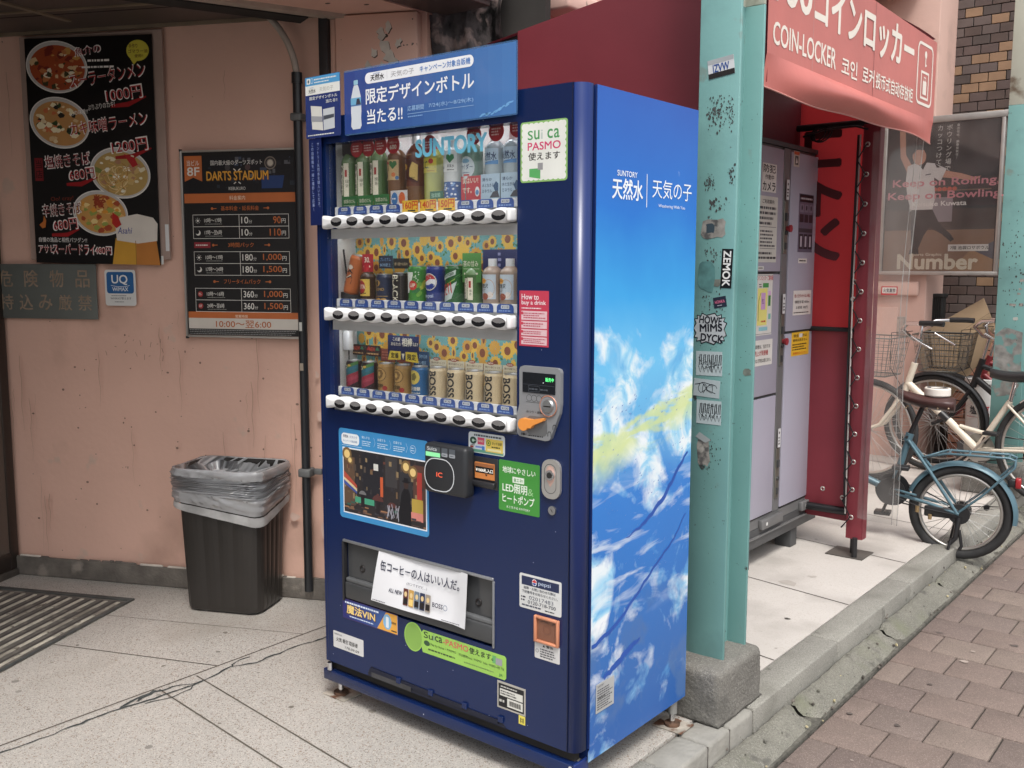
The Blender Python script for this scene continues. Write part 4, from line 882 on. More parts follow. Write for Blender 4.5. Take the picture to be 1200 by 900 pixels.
card(sh1, BX[7]-.036, BX[7]+.034, 1.556, 1.630, ink(190,50,60), lambda p, x=BX[7]: (p.text('実はいい!', x-.03, 1.61, .055, .017, CR, 1, .02), p.text('です。', x-.03, 1.585, .032, .015, CR, 1, .02), p.ell(x+.022, 1.588, .008, .013, ink(225,225,225), 1), p.ell(x+.022, 1.586, .006, .007, ink(90,140,190), 2)))
for i in (8, 9): card(sh1, BX[i]-.035, BX[i]+.030, 1.566, 1.632, ink(176,200,218), lambda p, x=BX[i]: (p.text('清らか', x-.030, 1.613, .034, .009, ink(40,60,100), 1, .02), p.text('水と生きる', x-.030, 1.598, .040, .009, ink(40,60,100), 1, .02), p.text('ミネラル', x-.030, 1.583, .034, .009, ink(40,60,100), 1, .02), p.poly([(x-.004,1.570),(x+.008,1.585),(x+.024,1.588),(x+.03,1.57)], ink(70,70,80), 1.5), p.poly([(x+.008,1.60),(x+.018,1.612),(x+.026,1.606),(x+.026,1.586),(x+.016,1.584)], ink(40,80,120), 1.4)))
for i, (x, z) in enumerate(((-.84,1.735),(-.795,1.735),(-.745,1.737),(-.685,1.735),(-.545,1.725),(-.385,1.738),(-.30,1.740),(-.232,1.745))):
    T = FRONT @ Matrix.Translation((0, 0, -.034 - .004*(i % 3))); mb = MB(); mb.prism([(x + .026*math.cos(.3*k), z + .026*math.sin(.3*k)) for k in range(21)], 0, .001, ink(170,32,42), T); p = P(T, mb, .001)
    if i in (3, 5): p.text('つめた〜い', x-.017, z+.003, .034, .006, CR, 1, .01); p.text('600' if i == 3 else '550', x-.013, z-.013, .026, .012, CR, 1, .03)
    else: p.fine(x-.016, z-.012, x+.016, z+.01, 3, ink(230,190,185), 1)
    mb.build('badge', sh1)

# ---- second shelf
Z2 = 1.2735; g_ = 'drinks on the middle shelf of the drink machine'
# the tipped orange can, on its black stand
t = thing('drink_can', 'tilted copper orange can with black marks at the left end of the middle shelf', 'can', (0,0,0), 0, g_)
TT2 = Matrix.Translation((0, 0, .028)) @ Matrix.Rotation(R(13), 4, 'Y') @ Matrix.Rotation(R(-6), 4, 'X'); mb = MB()
mb2 = can(.0255, .125, ink(178,98,52,.3), lambda p: ([p.line([(-.014 + .012*math.sin(k*1.3), .035 + k*.016), (.004 + .01*math.cos(k), .045 + k*.015), (.012, .035 + k*.016)], [.003,.007,.002], DK, 1) for k in range(4)], p.ell(.0, .085, .009, .007, ink(225,215,200), 2), p.line([(-.01,.05),(.008,.062)], .004, ink(225,215,200), 2)))[0][1]
mb2.v = [TT2 @ v for v in mb2.v]; mb2.build('can_body', t)
mb = MB(); mb.cyl((0,0,.0), (.006,0,.032), .029, M('dark_stand', (.03,.03,.033), .5), r1=.0275); mb.box((-.05,-.03,0), (.03,.02,.005), _mc['dark_stand']); mb.build('can_stand', t); t.location = (D2[0], DY, Z2)
def glass_bottle(p): p.rect(-.028, .03, .028, .088, ink(220,185,80), 1); p.ell(-.006, .06, .019, .024, ink(165,40,40), 1.5); p.text('GUTA', -.022, .054, .034, .015, CR, 2, .04); p.fine(-.02, .036, .02, .044, 1, DK, 2)
drink('soda_bottle', 'small brown glass bottle with yellow and red label on the middle shelf', 'bottle', bottle(.028, .135, [(0,.02,liq('foot_clear', (.4,.36,.33))),(.02,.095,liq('brown_glass', (.06,.03,.018)))], 0, RED(), glass_bottle, .014), (D2[1], DY, Z2), g_)
drink('coffee_can', 'slim navy coffee can with gold coins along its foot on the middle shelf', 'can', can(.0265, .107, ink(32,44,72,.3), lambda p: (p.ell(-.006, .075, .011, .011, ink(190,150,80), 1), p.ell(-.006, .075, .006, .009, ink(60,50,45), 2), p.text('BLEND', -.018, .05, .036, .009, ink(190,150,80), 1, .03), p.ell(-.016, .016, .010, .009, ink(195,150,75), 1), p.ell(.0, .016, .010, .009, ink(195,150,75), 1.3), p.ell(.016, .016, .010, .009, ink(195,150,75), 1.6), p.rect(-.03, .03, .03, .032, ink(190,150,80), 1))), (D2[2], DY, Z2), g_)
def vert_brand(p, s, x, z0, hgt, wdt, m_, bold=.05): p.text(s, x, z0, hgt, wdt, m_, 2, bold, -math.pi/2)
drink('coffee_can', 'black coffee can with BLACK written down it in white on the middle shelf', 'can', can(.0265, .112, ink(24,22,24,.3), lambda p: (vert_brand(p, 'BLACK', -.010, .103, .09, .021, CR, .02), p.rect(-.022, .0, -.0205, .10, ink(110,100,90), 1), p.rect(.02, .01, .021, .10, ink(110,100,90), 1))), (D2[3], DY, Z2), g_)
def seven(p):
    for k in range(26): x, z = random.uniform(-.05,.05), random.uniform(.01,.13); p.ell(x, z, .012, .007, random.choice((ink(110,165,60), ink(55,125,60), ink(185,195,70), ink(45,115,60))), .6+k*.015, 10, .7)
    p.poly([(-.03,.113),(.008,.113),(.008,.102),(-.01,.045),(-.024,.045),(-.006,.10),(-.03,.10)], ink(228,232,225), 1.5); p.ell(.006, .07, .016, .016, ink(195,55,45), 2); p.text('UP', -.004, .064, .02, .012, CR, 3, .04)
    for k in range(9): p.ell(random.uniform(.012,.03), random.uniform(.08,.115), .0022, .0022, ink(210,225,200), 2, 8)
drink('soda_can', 'green soda can with big white 7 and red dot on the middle shelf', 'can', can(.0335, .135, ink(70,140,60,.25), seven), (D2[4], DY, Z2), g_)
def cola(p):
    cx, cz, r_ = .0, .082, .027; p.ringp(cx, cz, r_+.001, .0025, CR, 1); 
    top = [(cx + r_*.92*math.cos(R(a)), cz + r_*.92*math.sin(R(a))) for a in range(20, 200, 15)]
    p.ell(cx, cz, r_*.92, r_*.92, ink(228,228,230), 1.2); p.poly(top + [(cx-.012, cz+.002), (cx+.004, cz+.010), (cx+.016, cz+.014)], ink(190,40,45), 1.5); bot = [(cx + r_*.92*math.cos(R(a)), cz + r_*.92*math.sin(R(a))) for a in range(200, 345, 15)]
    p.poly(bot + [(cx+.012, cz-.004), (cx-.002, cz-.010), (cx-.014, cz-.010)], ink(28,55,140), 1.5); p.text('pepsi', -.024, .028, .04, .015, ink(190,205,230), 2, .01)
drink('soda_can', 'deep blue cola can with a round red white and blue emblem on the middle shelf', 'can', can(.0335, .135, ink(24,45,118,.25), cola), (D2[5], DY, Z2), g_)
def dew(p):
    for k in range(22): x, z = random.uniform(-.05,.05), random.uniform(.01,.13); p.poly([(x-.016,z-.004),(x+.014,z+.010),(x+.016,z+.016)], random.choice((ink(60,130,50), ink(30,85,40), ink(140,180,70))), .6+k*.015)
    p.poly([(-.03,.098),(.028,.122),(.026,.106),(-.03,.085)], ink(190,205,195), 1.3); p.text('Mountain', -.026, .093, .05, .012, ink(20,70,35), 2, .03, .28); p.poly([(-.032,.05),(.03,.085),(.012,.03),(-.03,.014)], ink(190,205,200), 1.4)
    p.text('DEW', -.026, .035, .048, .034, ink(190,45,50), 2, .06, .3)
drink('soda_can', 'dark green citrus soda can with slanted red lettering on the middle shelf', 'can', can(.0335, .137, ink(38,95,45,.25), dew), (D2[6], DY, Z2), g_)
def smalltea(p): p.rect(-.024, .03, -.005, .09, CR, 1); p.rect(-.002, .026, .017, .092, CR, 1); p.ringp(-.014, .08, .007, .0015, DK, 2); p.vtext('伊右衛門', -.014, .072, .0105, DK, 2, .03); p.rect(.003, .062, .011, .082, ink(170,50,45), 2); p.vtext('緑茶', .009, .058, .010, ink(70,80,60), 2)
drink('tea_bottle', 'short green tea bottle under a green promo card on the middle shelf', 'bottle', bottle(.030, .145, [(0,.02,gtc),(.02,.1,gtl,gtc)], 0, wplas, smalltea, .014), (D2[7], DY, Z2), g_)
def milktea(p):
    p.rect(-.032, .03, .032, .102, ink(190,202,212), 1); p.ell(-.014, .083, .013, .008, ink(225,165,60), 2); p.text('Lipton', -.024, .080, .02, .006, ink(160,40,40), 3, .03); p.text('の贅沢', -.029, .062, .036, .013, DK, 2, .03); p.ringp(.008, .062, .020, .0012, ink(190,150,110), 2, ry=.026); p.ell(-.006, .038, .014, .010, ink(150,70,50), 2); p.ell(.014, .042, .010, .010, ink(222,212,205), 2); p.fine(-.028, .052, .0, .06, 2, ink(90,90,100), 2)
mlk = liq('milk_tea', (.36,.27,.21), .25); mt = drink('tea_bottle', 'milk tea bottle with pale blue label, second from the right on the middle shelf', 'bottle', bottle(.032, .148, [(0,.025,mlk),(.025,.106,mlk)], 0, wplas, milktea, .015), (D2[8], DY, Z2), g_)
c = copy_tree(mt); c.location = (D2[9], DY, Z2); c['label'] = 'milk tea bottle with pale blue label at the right end of the middle shelf'
card(sh2, BX[1]-.022, BX[1]+.026, 1.372, 1.425, ink(165,32,45), lambda p, x=BX[1]: (p.text('30.', x-.012, 1.40, .024, .016, CR, 1, .02), p.fine(x-.016, 1.383, x+.016, 1.393, 1, CR, 1)), .06)
card(sh2, BX[2]-.02, BX[2]+.04, 1.382, 1.420, ink(28,38,58), lambda p, x=BX[2]: (p.text('プレミアム', x-.014, 1.404, .045, .010, ink(110,150,190), 1, .02), p.text('BOSS史上', x-.014, 1.388, .045, .010, ink(140,175,205), 1, .02)), .07)
card(sh2, BX[3]-.028, BX[3]+.038, 1.382, 1.412, ink(26,24,24), lambda p, x=BX[3]: p.text('香り豊かな深み', x-.022, 1.391, .054, .009, ink(185,165,130), 1, .02), .07)
card(sh2, BX[7]-.032, BX[7]+.036, 1.345, 1.425, ink(78,135,66), lambda p, x=BX[7]: (p.text('茶の甘み', x-.028, 1.388, .054, .016, CR, 1, .02), p.line([(x-.028,1.382),(x+.030,1.382)], .001, CR, 1), p.fine(x-.026, 1.364, x+.028, 1.374, 1, CR, 1)), .05)
for i in (8, 9): card(sh2, BX[i]-.022, BX[i]+.048, 1.35, 1.435, ink(36,42,88), lambda p, x=BX[i]: p.fine(x+.032, 1.37, x+.045, 1.43, 4, ink(140,140,175), 1), .13)

# ---- third shelf
Z3 = 1.0085; g_ = 'coffee cans on the bottom shelf of the drink machine'
def rainbow(p):
    for k, c_ in enumerate((ink(70,120,60), ink(40,105,125), ink(30,100,110), ink(150,45,60), ink(160,55,75), ink(140,40,62))):
        z = .088 - k*.012; p.poly([(-.034, z-.012), (.034, z+.016), (.034, z+.004), (.0, z-.014), (-.034, z-.024)], c_, .6 + k*.06)
    p.ell(-.012, .082, .008, .007, ink(220,210,190), 2); p.ell(-.012, .082, .005, .004, DK, 2.4); p.ell(.004, .087, .006, .004, ink(205,165,80), 2)
a = drink('coffee_can', 'rainbow striped coffee can, first from the left on the bottom shelf', 'can', can(.0265, .104, ink(42,26,32,.3), rainbow), (D3[0], DY, Z3), g_)
c = copy_tree(a); c.location = (D3[1], DY, Z3); c['label'] = 'rainbow striped coffee can, second from the left on the bottom shelf'
def gold(bg_):
    def f(p): p.ringp(-.002, .066, .023, .0016, ink(70,50,30), 1); p.ell(-.002, .066, .019, .021, bg_, 1); p.poly([(-.012,.055),(-.016,.07),(-.008,.082),(.006,.082),(.012,.072),(.008,.058),(-.002,.05)], ink(120,90,50), 1.3); p.ell(-.004, .068, .006, .008, ink(200,165,100), 1.6); p.text('微糖', -.015, .022, .026, .013, ink(60,45,25), 2, .03); p.ell(.016, .02, .008, .008, ink(160,50,45), 2); p.fine(-.02, .008, .02, .015, 1, ink(80,60,35), 1)
    return f
a = drink('coffee_can', 'gold coffee can with a round seal, third from the left on the bottom shelf', 'can', can(.0265, .104, ink(168,132,78,.3), gold(ink(185,148,88))), (D3[2], DY, Z3), g_)
c = copy_tree(a); c.location = (D3[3], DY, Z3); c['label'] = 'gold coffee can with a round seal, fourth from the left on the bottom shelf'
drink('coffee_can', 'blue coffee can with a yellow disc on the bottom shelf', 'can', can(.0265, .104, ink(38,98,150,.3), lambda p: (p.ell(-.002, .068, .021, .024, ink(205,185,90), 1), p.poly([(-.012,.06),(-.012,.076),(.004,.084),(.01,.07),(.002,.056)], ink(120,110,60), 1.4), p.text('贅沢微糖', -.022, .024, .042, .013, CR, 2, .03), p.rect(-.04, .0, .04, .008, ink(190,160,90), 1), p.fine(-.02, .012, .02, .02, 1, CR, 1))), (D3[4], DY, Z3), g_)
bo = drink('coffee_can', 'cream coffee can with tall dark lettering, fifth from the right on the bottom shelf', 'can', can(.0268, .106, ink(206,186,150,.3), lambda p: (vert_brand(p, 'BOSS', -.011, .094, .078, .024, ink(28,22,20), .045), p.fine(-.024, .02, -.018, .09, 7, ink(90,70,50), 1, .4), p.rect(-.04, .008, .04, .009, ink(120,95,65), 1))), (D3[5], DY, Z3), g_)
for i, wd_ in ((6, 'fourth from the right'), (7, 'third from the right'), (8, 'second from the right'), (9, 'at the right end')):
    c = copy_tree(bo); c.location = (D3[i], DY, Z3); c['label'] = 'cream coffee can with tall dark lettering, %s%s' % (wd_, ' on the bottom shelf' if 'end' not in wd_ else ' of the bottom shelf')
for i in range(2): card(sh3, BX[i]-.02, BX[i]+.046, 1.112, 1.145, ink(58,34,34), lambda p, x=BX[i]: (p.poly([(x-.015,1.13),(x-.004,1.142),(x+.002,1.13)], ink(170,50,45), .5), p.poly([(x+.024,1.13),(x+.034,1.142),(x+.043,1.13)], ink(60,120,90), .5), p.text('NEW', x-.002, 1.127, .026, .012, ink(205,80,60), 1, .04), p.fine(x-.014, 1.115, x+.04, 1.123, 1, ink(200,160,110), 1)), .1)
for i in (2, 3): card(sh3, BX[i]-.02, BX[i]+.044, 1.100, 1.138, ink(116,52,44), lambda p, x=BX[i]: (p.fine(x-.014, 1.106, x+.036, 1.132, 3, ink(165,100,80), 1), p.frame_(x-.017, 1.103, x+.041, 1.135, .0008, ink(160,100,80), 1)), .1)
card(sh3, BX[4]-.018, BX[4]+.046, 1.092, 1.138, ink(36,72,110), lambda p, x=BX[4]: (p.text('糖質ひかえめ', x-.012, 1.118, .05, .012, ink(160,195,220), 1, .03), p.text('うまい贅沢', x-.010, 1.099, .044, .011, ink(160,195,220), 1, .03)), .1)
for i in range(5, 10): card(sh3, BX[i]-.020, BX[i]+.046, 1.087, 1.118, ink(205,195,168), lambda p, x=BX[i]: (p.text('豊かな香りとコク', x-.014, 1.106, .054, .006, ink(80,60,40), 1, .01), p.text('まろやかな味わい', x-.014, 1.096, .054, .006, ink(80,60,40), 1, .01), p.ell(x+.006, 1.12, .013, .005, ink(150,60,50), 1), p.text('NEW', x-.003, 1.1175, .018, .005, CR, 2, .02)), .1)
def aibou(p):
    x0 = -.72; p.text('この夏', x0+.02, 1.172, .03, .010, CR, 1, .03); p.text('あなたの', x0+.012, 1.158, .04, .010, CR, 1, .03); p.text('相棒', x0+.058, 1.158, .042, .024, CR, 1, .05); p.text('は?', x0+.104, 1.16, .018, .010, CR, 1, .03)
    ye = ink(226,202,70); p.poly([(x0-.002,1.115),(x0+.008,1.142),(x0+.052,1.142),(x0+.052,1.118)], ye, 1); p.poly([(x0+.072,1.115),(x0+.072,1.142),(x0+.118,1.142),(x0+.125,1.112)], ye, 1); p.text('定番', x0+.012, 1.121, .032, .016, DK, 2, .05); p.text('限定', x0+.08, 1.119, .034, .017, DK, 2, .05); p.poly([(x0+.056,1.136),(x0+.068,1.136),(x0+.062,1.118)], CR, 1)
card(sh3, -.722, -.594, 1.118, 1.188, ink(22,38,88), aibou, .030, .008)

# ---- controls, stickers and notices on the machine's face
def glow(name, rgb, e): return M(name, rgb, .4, var=.02, emis=e)
def cpoly(T, pts, h0, h1, m_, mb=None): mb = mb or MB(); return mb.prism(pts, h0, h1, m_, T, False)
def rr(x0, z0, x1, z1, r):
    return [(cx + r*math.cos(R(a + k*18)), cz + r*math.sin(R(a + k*18))) for cx, cz, a in ((x1-r, z1-r, 0), (x0+r, z1-r, 90), (x0+r, z0+r, 180), (x1-r, z0+r, 270)) for k in range(6)]
cg = M('coin_panel_grey', (.29,.30,.315), .4, .3, var=.05)
shape = [(-.184+.012, 1.1355), (-.053-.012, 1.1355), (-.0555, 1.132), (-.0525, 1.124), (-.0525, 1.045), (-.056, 1.02), (-.083, .955), (-.089, .949), (-.10, .947), (-.182, .951), (-.190, .956), (-.1925, .966), (-.1925, 1.01), (-.188, 1.02), (-.184, 1.035), (-.1845, 1.124), (-.181, 1.132)]
mb = MB(); mb.prism(shape[::-1], .0, .012, cg, FRONT); p = P(FRONT, mb, .012)
for i in range(4): p.ringp(-.152 + i*.016, 1.054, .0088, .001, ink(40,42,46), 1, 20)
p.line([(-.162,1.043),(-.095,1.043)], .001, ink(50,52,56), 1); p.text('おつり・返却', -.160, 1.015, .05, .007, ink(50,52,56), 1, .02); p.poly(rr(-.158, .958, -.094, 1.008, .012), M('recess_grey', (.17,.175,.18), .45, .3), 1)
p.text('お願い：', -.178, .955, .022, .006, ink(25,25,28), 1, .04); p.fine(-.154, .9535, -.098, .9595, 1, ink(35,35,38), 1)
for x, z in ((-.070, .985), (-.086, .966)): p.line([(x-.005, z-.006), (x-.005, z+.002), (x-.003, z+.006), (x+.003, z+.006), (x+.005, z+.002), (x+.005, z-.006)], .0018, ink(28,28,30), 1)
p.line([(-.095,.99),(-.095,.966)], .003, ink(28,28,30), 1)
cpn = mb.build('coin_panel', vm)
mb = MB(); mb.box((-.172, 1.068, .0125), (-.068, 1.120, .014), ink(22,26,32,.15), FRONT); p = P(FRONT, mb, .014); p.line([(-.170,1.089),(-.070,1.089)], .0008, ink(70,75,85), 1); p.fine(-.15, 1.074, -.12, 1.082, 1, ink(75,80,88), 1); p.fine(-.115, 1.074, -.09, 1.082, 1, ink(75,80,88), 1); p.frame_(-.153, 1.071, -.117, 1.086, .0008, ink(75,80,88), 1)
p.text('販売中', -.098, 1.100, .026, .010, glow('led_green', (.10,.75,.20), 1.2), 1, .02); p.ell(-.105, 1.096, .0018, .0018, ink(200,205,210), 1, 8); mb.build('display_screen', cpn)
mb = MB(); mb.cyl((-.088, -.012, 1.038), (-.088, -.016, 1.038), .027, cg, n=28); mb.ring(.0262, .0016, M('copper_ring', (.55,.25,.17), .4, .4), FRONT @ Matrix.Translation((-.088, 1.038, .0155)), 28, 6); mb.cyl((-.088,-.016,1.038), (-.088,-.021,1.038), .018, M('brushed_steel', (.42,.43,.44), .28, .9, var=.15), r1=.015, n=24); p = P(FRONT, mb, .0212); p.rect(-.099, 1.0365, -.077, 1.0395, DK, 1); mb.build('coin_slot', cpn)
org = M('orange_plastic', (.80,.30,.06), .4, var=.05); mb = MB(); lv = [(-.163+.0165*math.cos(R(a)), .985+.0165*math.sin(R(a))) for a in range(70, 331, 20)] + [(-.138,.977),(-.132,.985),(-.098,1.0),(-.097,1.006),(-.104,1.006),(-.135,1.0)]
mb.prism(lv, .0125, .024, org, FRONT); mb.build('return_lever', cpn)
# card reader
mb = MB(); mb.box((-.503, -.042, .762), (-.345, .0, .902), M('reader_black', (.022,.024,.028), .45, var=.1), None, .012, 3); TR = FRONT @ Matrix.Translation((0,0,.0425)); p = P(TR, mb, 0)
outl = rr(-.497, .772, -.387, .862, .04); L_ = outl + outl[:1]; p.line(L_, .0028, ink(205,210,214), 1); p.text('IC', -.452, .811, .022, .013, glow('led_red', (.65,.10,.05), .5), 1, .03)
p.text('Suica', -.486, .883, .036, .010, ink(205,210,214), 2, .02); p.rect(-.492, .879, -.438, .894, ink(75,80,85), 1); 
for x in (-.432, -.404): p.rect(x, .872, x+.022, .894, ink(84,90,97), 1); p.rect(x, .870, x+.022, .880, ink(150,155,162), 1.5, .003); p.fine(x+.003, .873, x+.019, .877, 1, ink(60,65,72), 2)
cr = mb.build('card_reader', vm)
mb = MB(); mb.box((-.492, -.0435, .866), (-.438, -.0426, .878), glow('lamp_green', (.22,.62,.30), .35)); mb.build('indicator_lamp', cr)
# sticker of accepted cards, note slot, green energy sticker
def draw(p):
    p.fine(-.35, .931, -.252, .938, 1, ink(70,80,90), 1, .7, .05); p.rect(-.366, .888, -.246, .896, ink(95,150,130), 1); p.ell(-.353, .919, .012, .010, ink(38,70,58), 1); p.ell(-.353, .919, .004, .004, ink(190,215,200), 2); p.rect(-.356, .9185, -.344, .9205, ink(190,215,200), 2)
    p.rect(-.337, .910, -.313, .929, ink(205,80,110), 1); p.text('nanaco', -.334, .917, .018, .005, CR, 2, .02); p.rect(-.308, .893, -.248, .929, ink(220,195,95), 1); p.ringp(-.298, .917, .008, .0025, ink(90,130,40), 2); p.ell(-.298, .917, .003, .003, ink(90,130,40), 2); p.text('タッチ決済', -.286, .914, .034, .008, ink(40,60,40), 2, .02); p.fine(-.287, .904, -.255, .911, 1, ink(60,70,40), 2); p.rect(-.302, .896, -.254, .902, ink(228,220,170), 2)
    p.rect(-.364, .899, -.352, .904, ink(150,60,50), 1); p.rect(-.345, .90, -.32, .905, ink(120,140,200), 1); p.rect(-.322, .896, -.312, .906, ink(60,120,190), 1); p.fine(-.362, .904, -.344, .909, 1, ink(90,90,90), 1)
board('sticker', FRONT, -.370, .886, -.242, .942, ink(206,214,218,.3), vm, .0008, 0, .008, draw=draw, label='white and pastel sticker of accepted card marks')
mb = MB(); mb.box((-.362, -.004, .792), (-.264, .0, .877), blackp, None, .003); mb.box((-.356, -.014, .796), (-.270, -.003, .812), blackp, None, .004); bs = mb.build('note_slot', vm)
mb = MB(); mb.box((-.342, -.007, .818), (-.274, -.0035, .862), M('note_orange', (.55,.20,.055), .45, var=.1)); p = P(FRONT, mb, .007); p.rect(-.340, .834, -.276, .851, ink(16,16,18), 1); p.text('¥1000札入口', -.338, .837, .060, .010, glow('led_white', (.75,.72,.66), .5), 2, .02); p.poly([(-.306,.832),(-.296,.832),(-.301,.826)], DK, 1); p.rect(-.343, .852, -.274, .860, ink(150,95,60), 1); mb.build('slot_sign', bs)
def draw(p):
    w_ = ink(225,236,222); p.text('地球にやさしい', -.249, .845, .110, .017, w_, 1, .03); p.rect(-.215, .821, -.176, .837, w_, 1); p.text('省エネ!', -.211, .824, .031, .010, ink(60,135,60), 2, .02); p.text('LED照明', -.249, .793, .083, .024, w_, 1, .04); p.text('&', -.163, .793, .018, .019, ink(150,200,140), 1, -.01); p.text('ヒートポンプ', -.249, .765, .107, .023, w_, 1, .04); p.text('水と生きる SUNTORY', -.236, .750, .080, .007, w_, 1, .01)
board('sticker', FRONT, -.262, .741, -.125, .878, ink(66,142,60,.3), vm, .0008, 0, .004, draw=draw, label='square green sticker about lighting and heat pump')
# lock plate and key lock
mb = MB(); pl = M('lock_plate_silver', (.50,.49,.47), .3, .6, var=.08); pts = rr(-.113, .798, -.055, .900, .024); mb.prism(pts, 0, .008, pl, FRONT); p = P(FRONT, mb, .008); q = rr(-.104, .812, -.067, .888, .018); p.line(q + q[:1], .0015, ink(70,70,72), 1); p.poly([(-.1,.862),(-.096,.880),(-.085,.886),(-.074,.880),(-.070,.862),(-.074,.845),(-.085,.828),(-.096,.845)], M('pink_metal', (.62,.42,.36), .4, .3), 1)
lk = mb.build('lock_plate', vm); mb = MB(); mb.cyl((-.085,-.0085,.860), (-.085,-.013,.860), .0135, chrome, n=20); mb.cyl((-.085,-.013,.860), (-.085,-.0145,.860), .008, M('key_hole', (.04,.04,.04), .4, .5), n=12); mb.build('lock', lk)
mb = MB(); mb.cyl((-.082,.0,.767), (-.082,-.006,.767), .0115, M('brushed_steel', (.42,.43,.44), .28, .9), n=18); p = P(FRONT, mb, .0062); p.line([(-.085,.771),(-.079,.763)], .002, DK, 1); mb.build('key_lock', vm)
def draw(p):
    for i, (ch, c_) in enumerate(zip('Suica', ((70,150,85), (70,150,85), (190,200,195), (70,150,85), (70,150,85)))): p.text(ch, -.168 + i*.0205, 1.703, .016 if ch != 'i' else .006, .022, ink(*c_), 1, .02)
    p.text('PASMO', -.168, 1.677, .102, .019, ink(205,60,110), 1, .03); p.text('使えます', -.166, 1.652, .098, .019, DK, 1, .03); p.poly([(-.163,1.632),(-.128,1.632),(-.128,1.606),(-.163,1.612)], ink(90,170,100), 1); p.rect(-.136, 1.628, -.120, 1.645, ink(150,150,152), 2)
def draw0(p):
    g = ink(140,185,110)
    for k in range(9):
        for x in (-.180, -.057): p.ell(x, 1.611 + k*.0155, .008, .009, ink(226,228,222), .6, 12)
    for k in range(8):
        for z in (1.609, 1.737): p.ell(-.172 + k*.0152, z, .009, .007, ink(226,228,222), .6, 12)
    p.rect(-.182, 1.609, -.056, 1.737, ink(226,228,222), .8, .006); draw(p)
board('sticker', FRONT, -.1915, 1.5985, -.0455, 1.7475, ink(140,185,110,.3), vm, .0008, 0, .008, draw=draw0, label='square white sticker with scalloped green border')
def draw(p):
    w_ = ink(230,215,218); p.text('How to', -.186, 1.305, .055, .014, w_, 1, .03); p.text('buy a drink', -.186, 1.289, .078, .014, w_, 1, .03); p.fine(-.186, 1.280, -.11, 1.286, 1, w_, 1)
    for z0, z1 in ((1.253,1.276),(1.232,1.250),(1.213,1.229),(1.190,1.210)): p.rect(-.187, z0, -.1045, z1, ink(218,185,190), 1); p.fine(-.18, z0+.003, -.107, z1-.003, 2 if z1-z0 < .02 else 3, ink(185,80,100), 2, .45); p.ell(-.184, z1-.006, .004, .004, ink(190,60,80), 2, 10)
board('sticker', FRONT, -.1935, 1.1855, -.0995, 1.3275, ink(190,62,84,.3), vm, .0008, draw=draw, label='red and pink how to buy sticker')
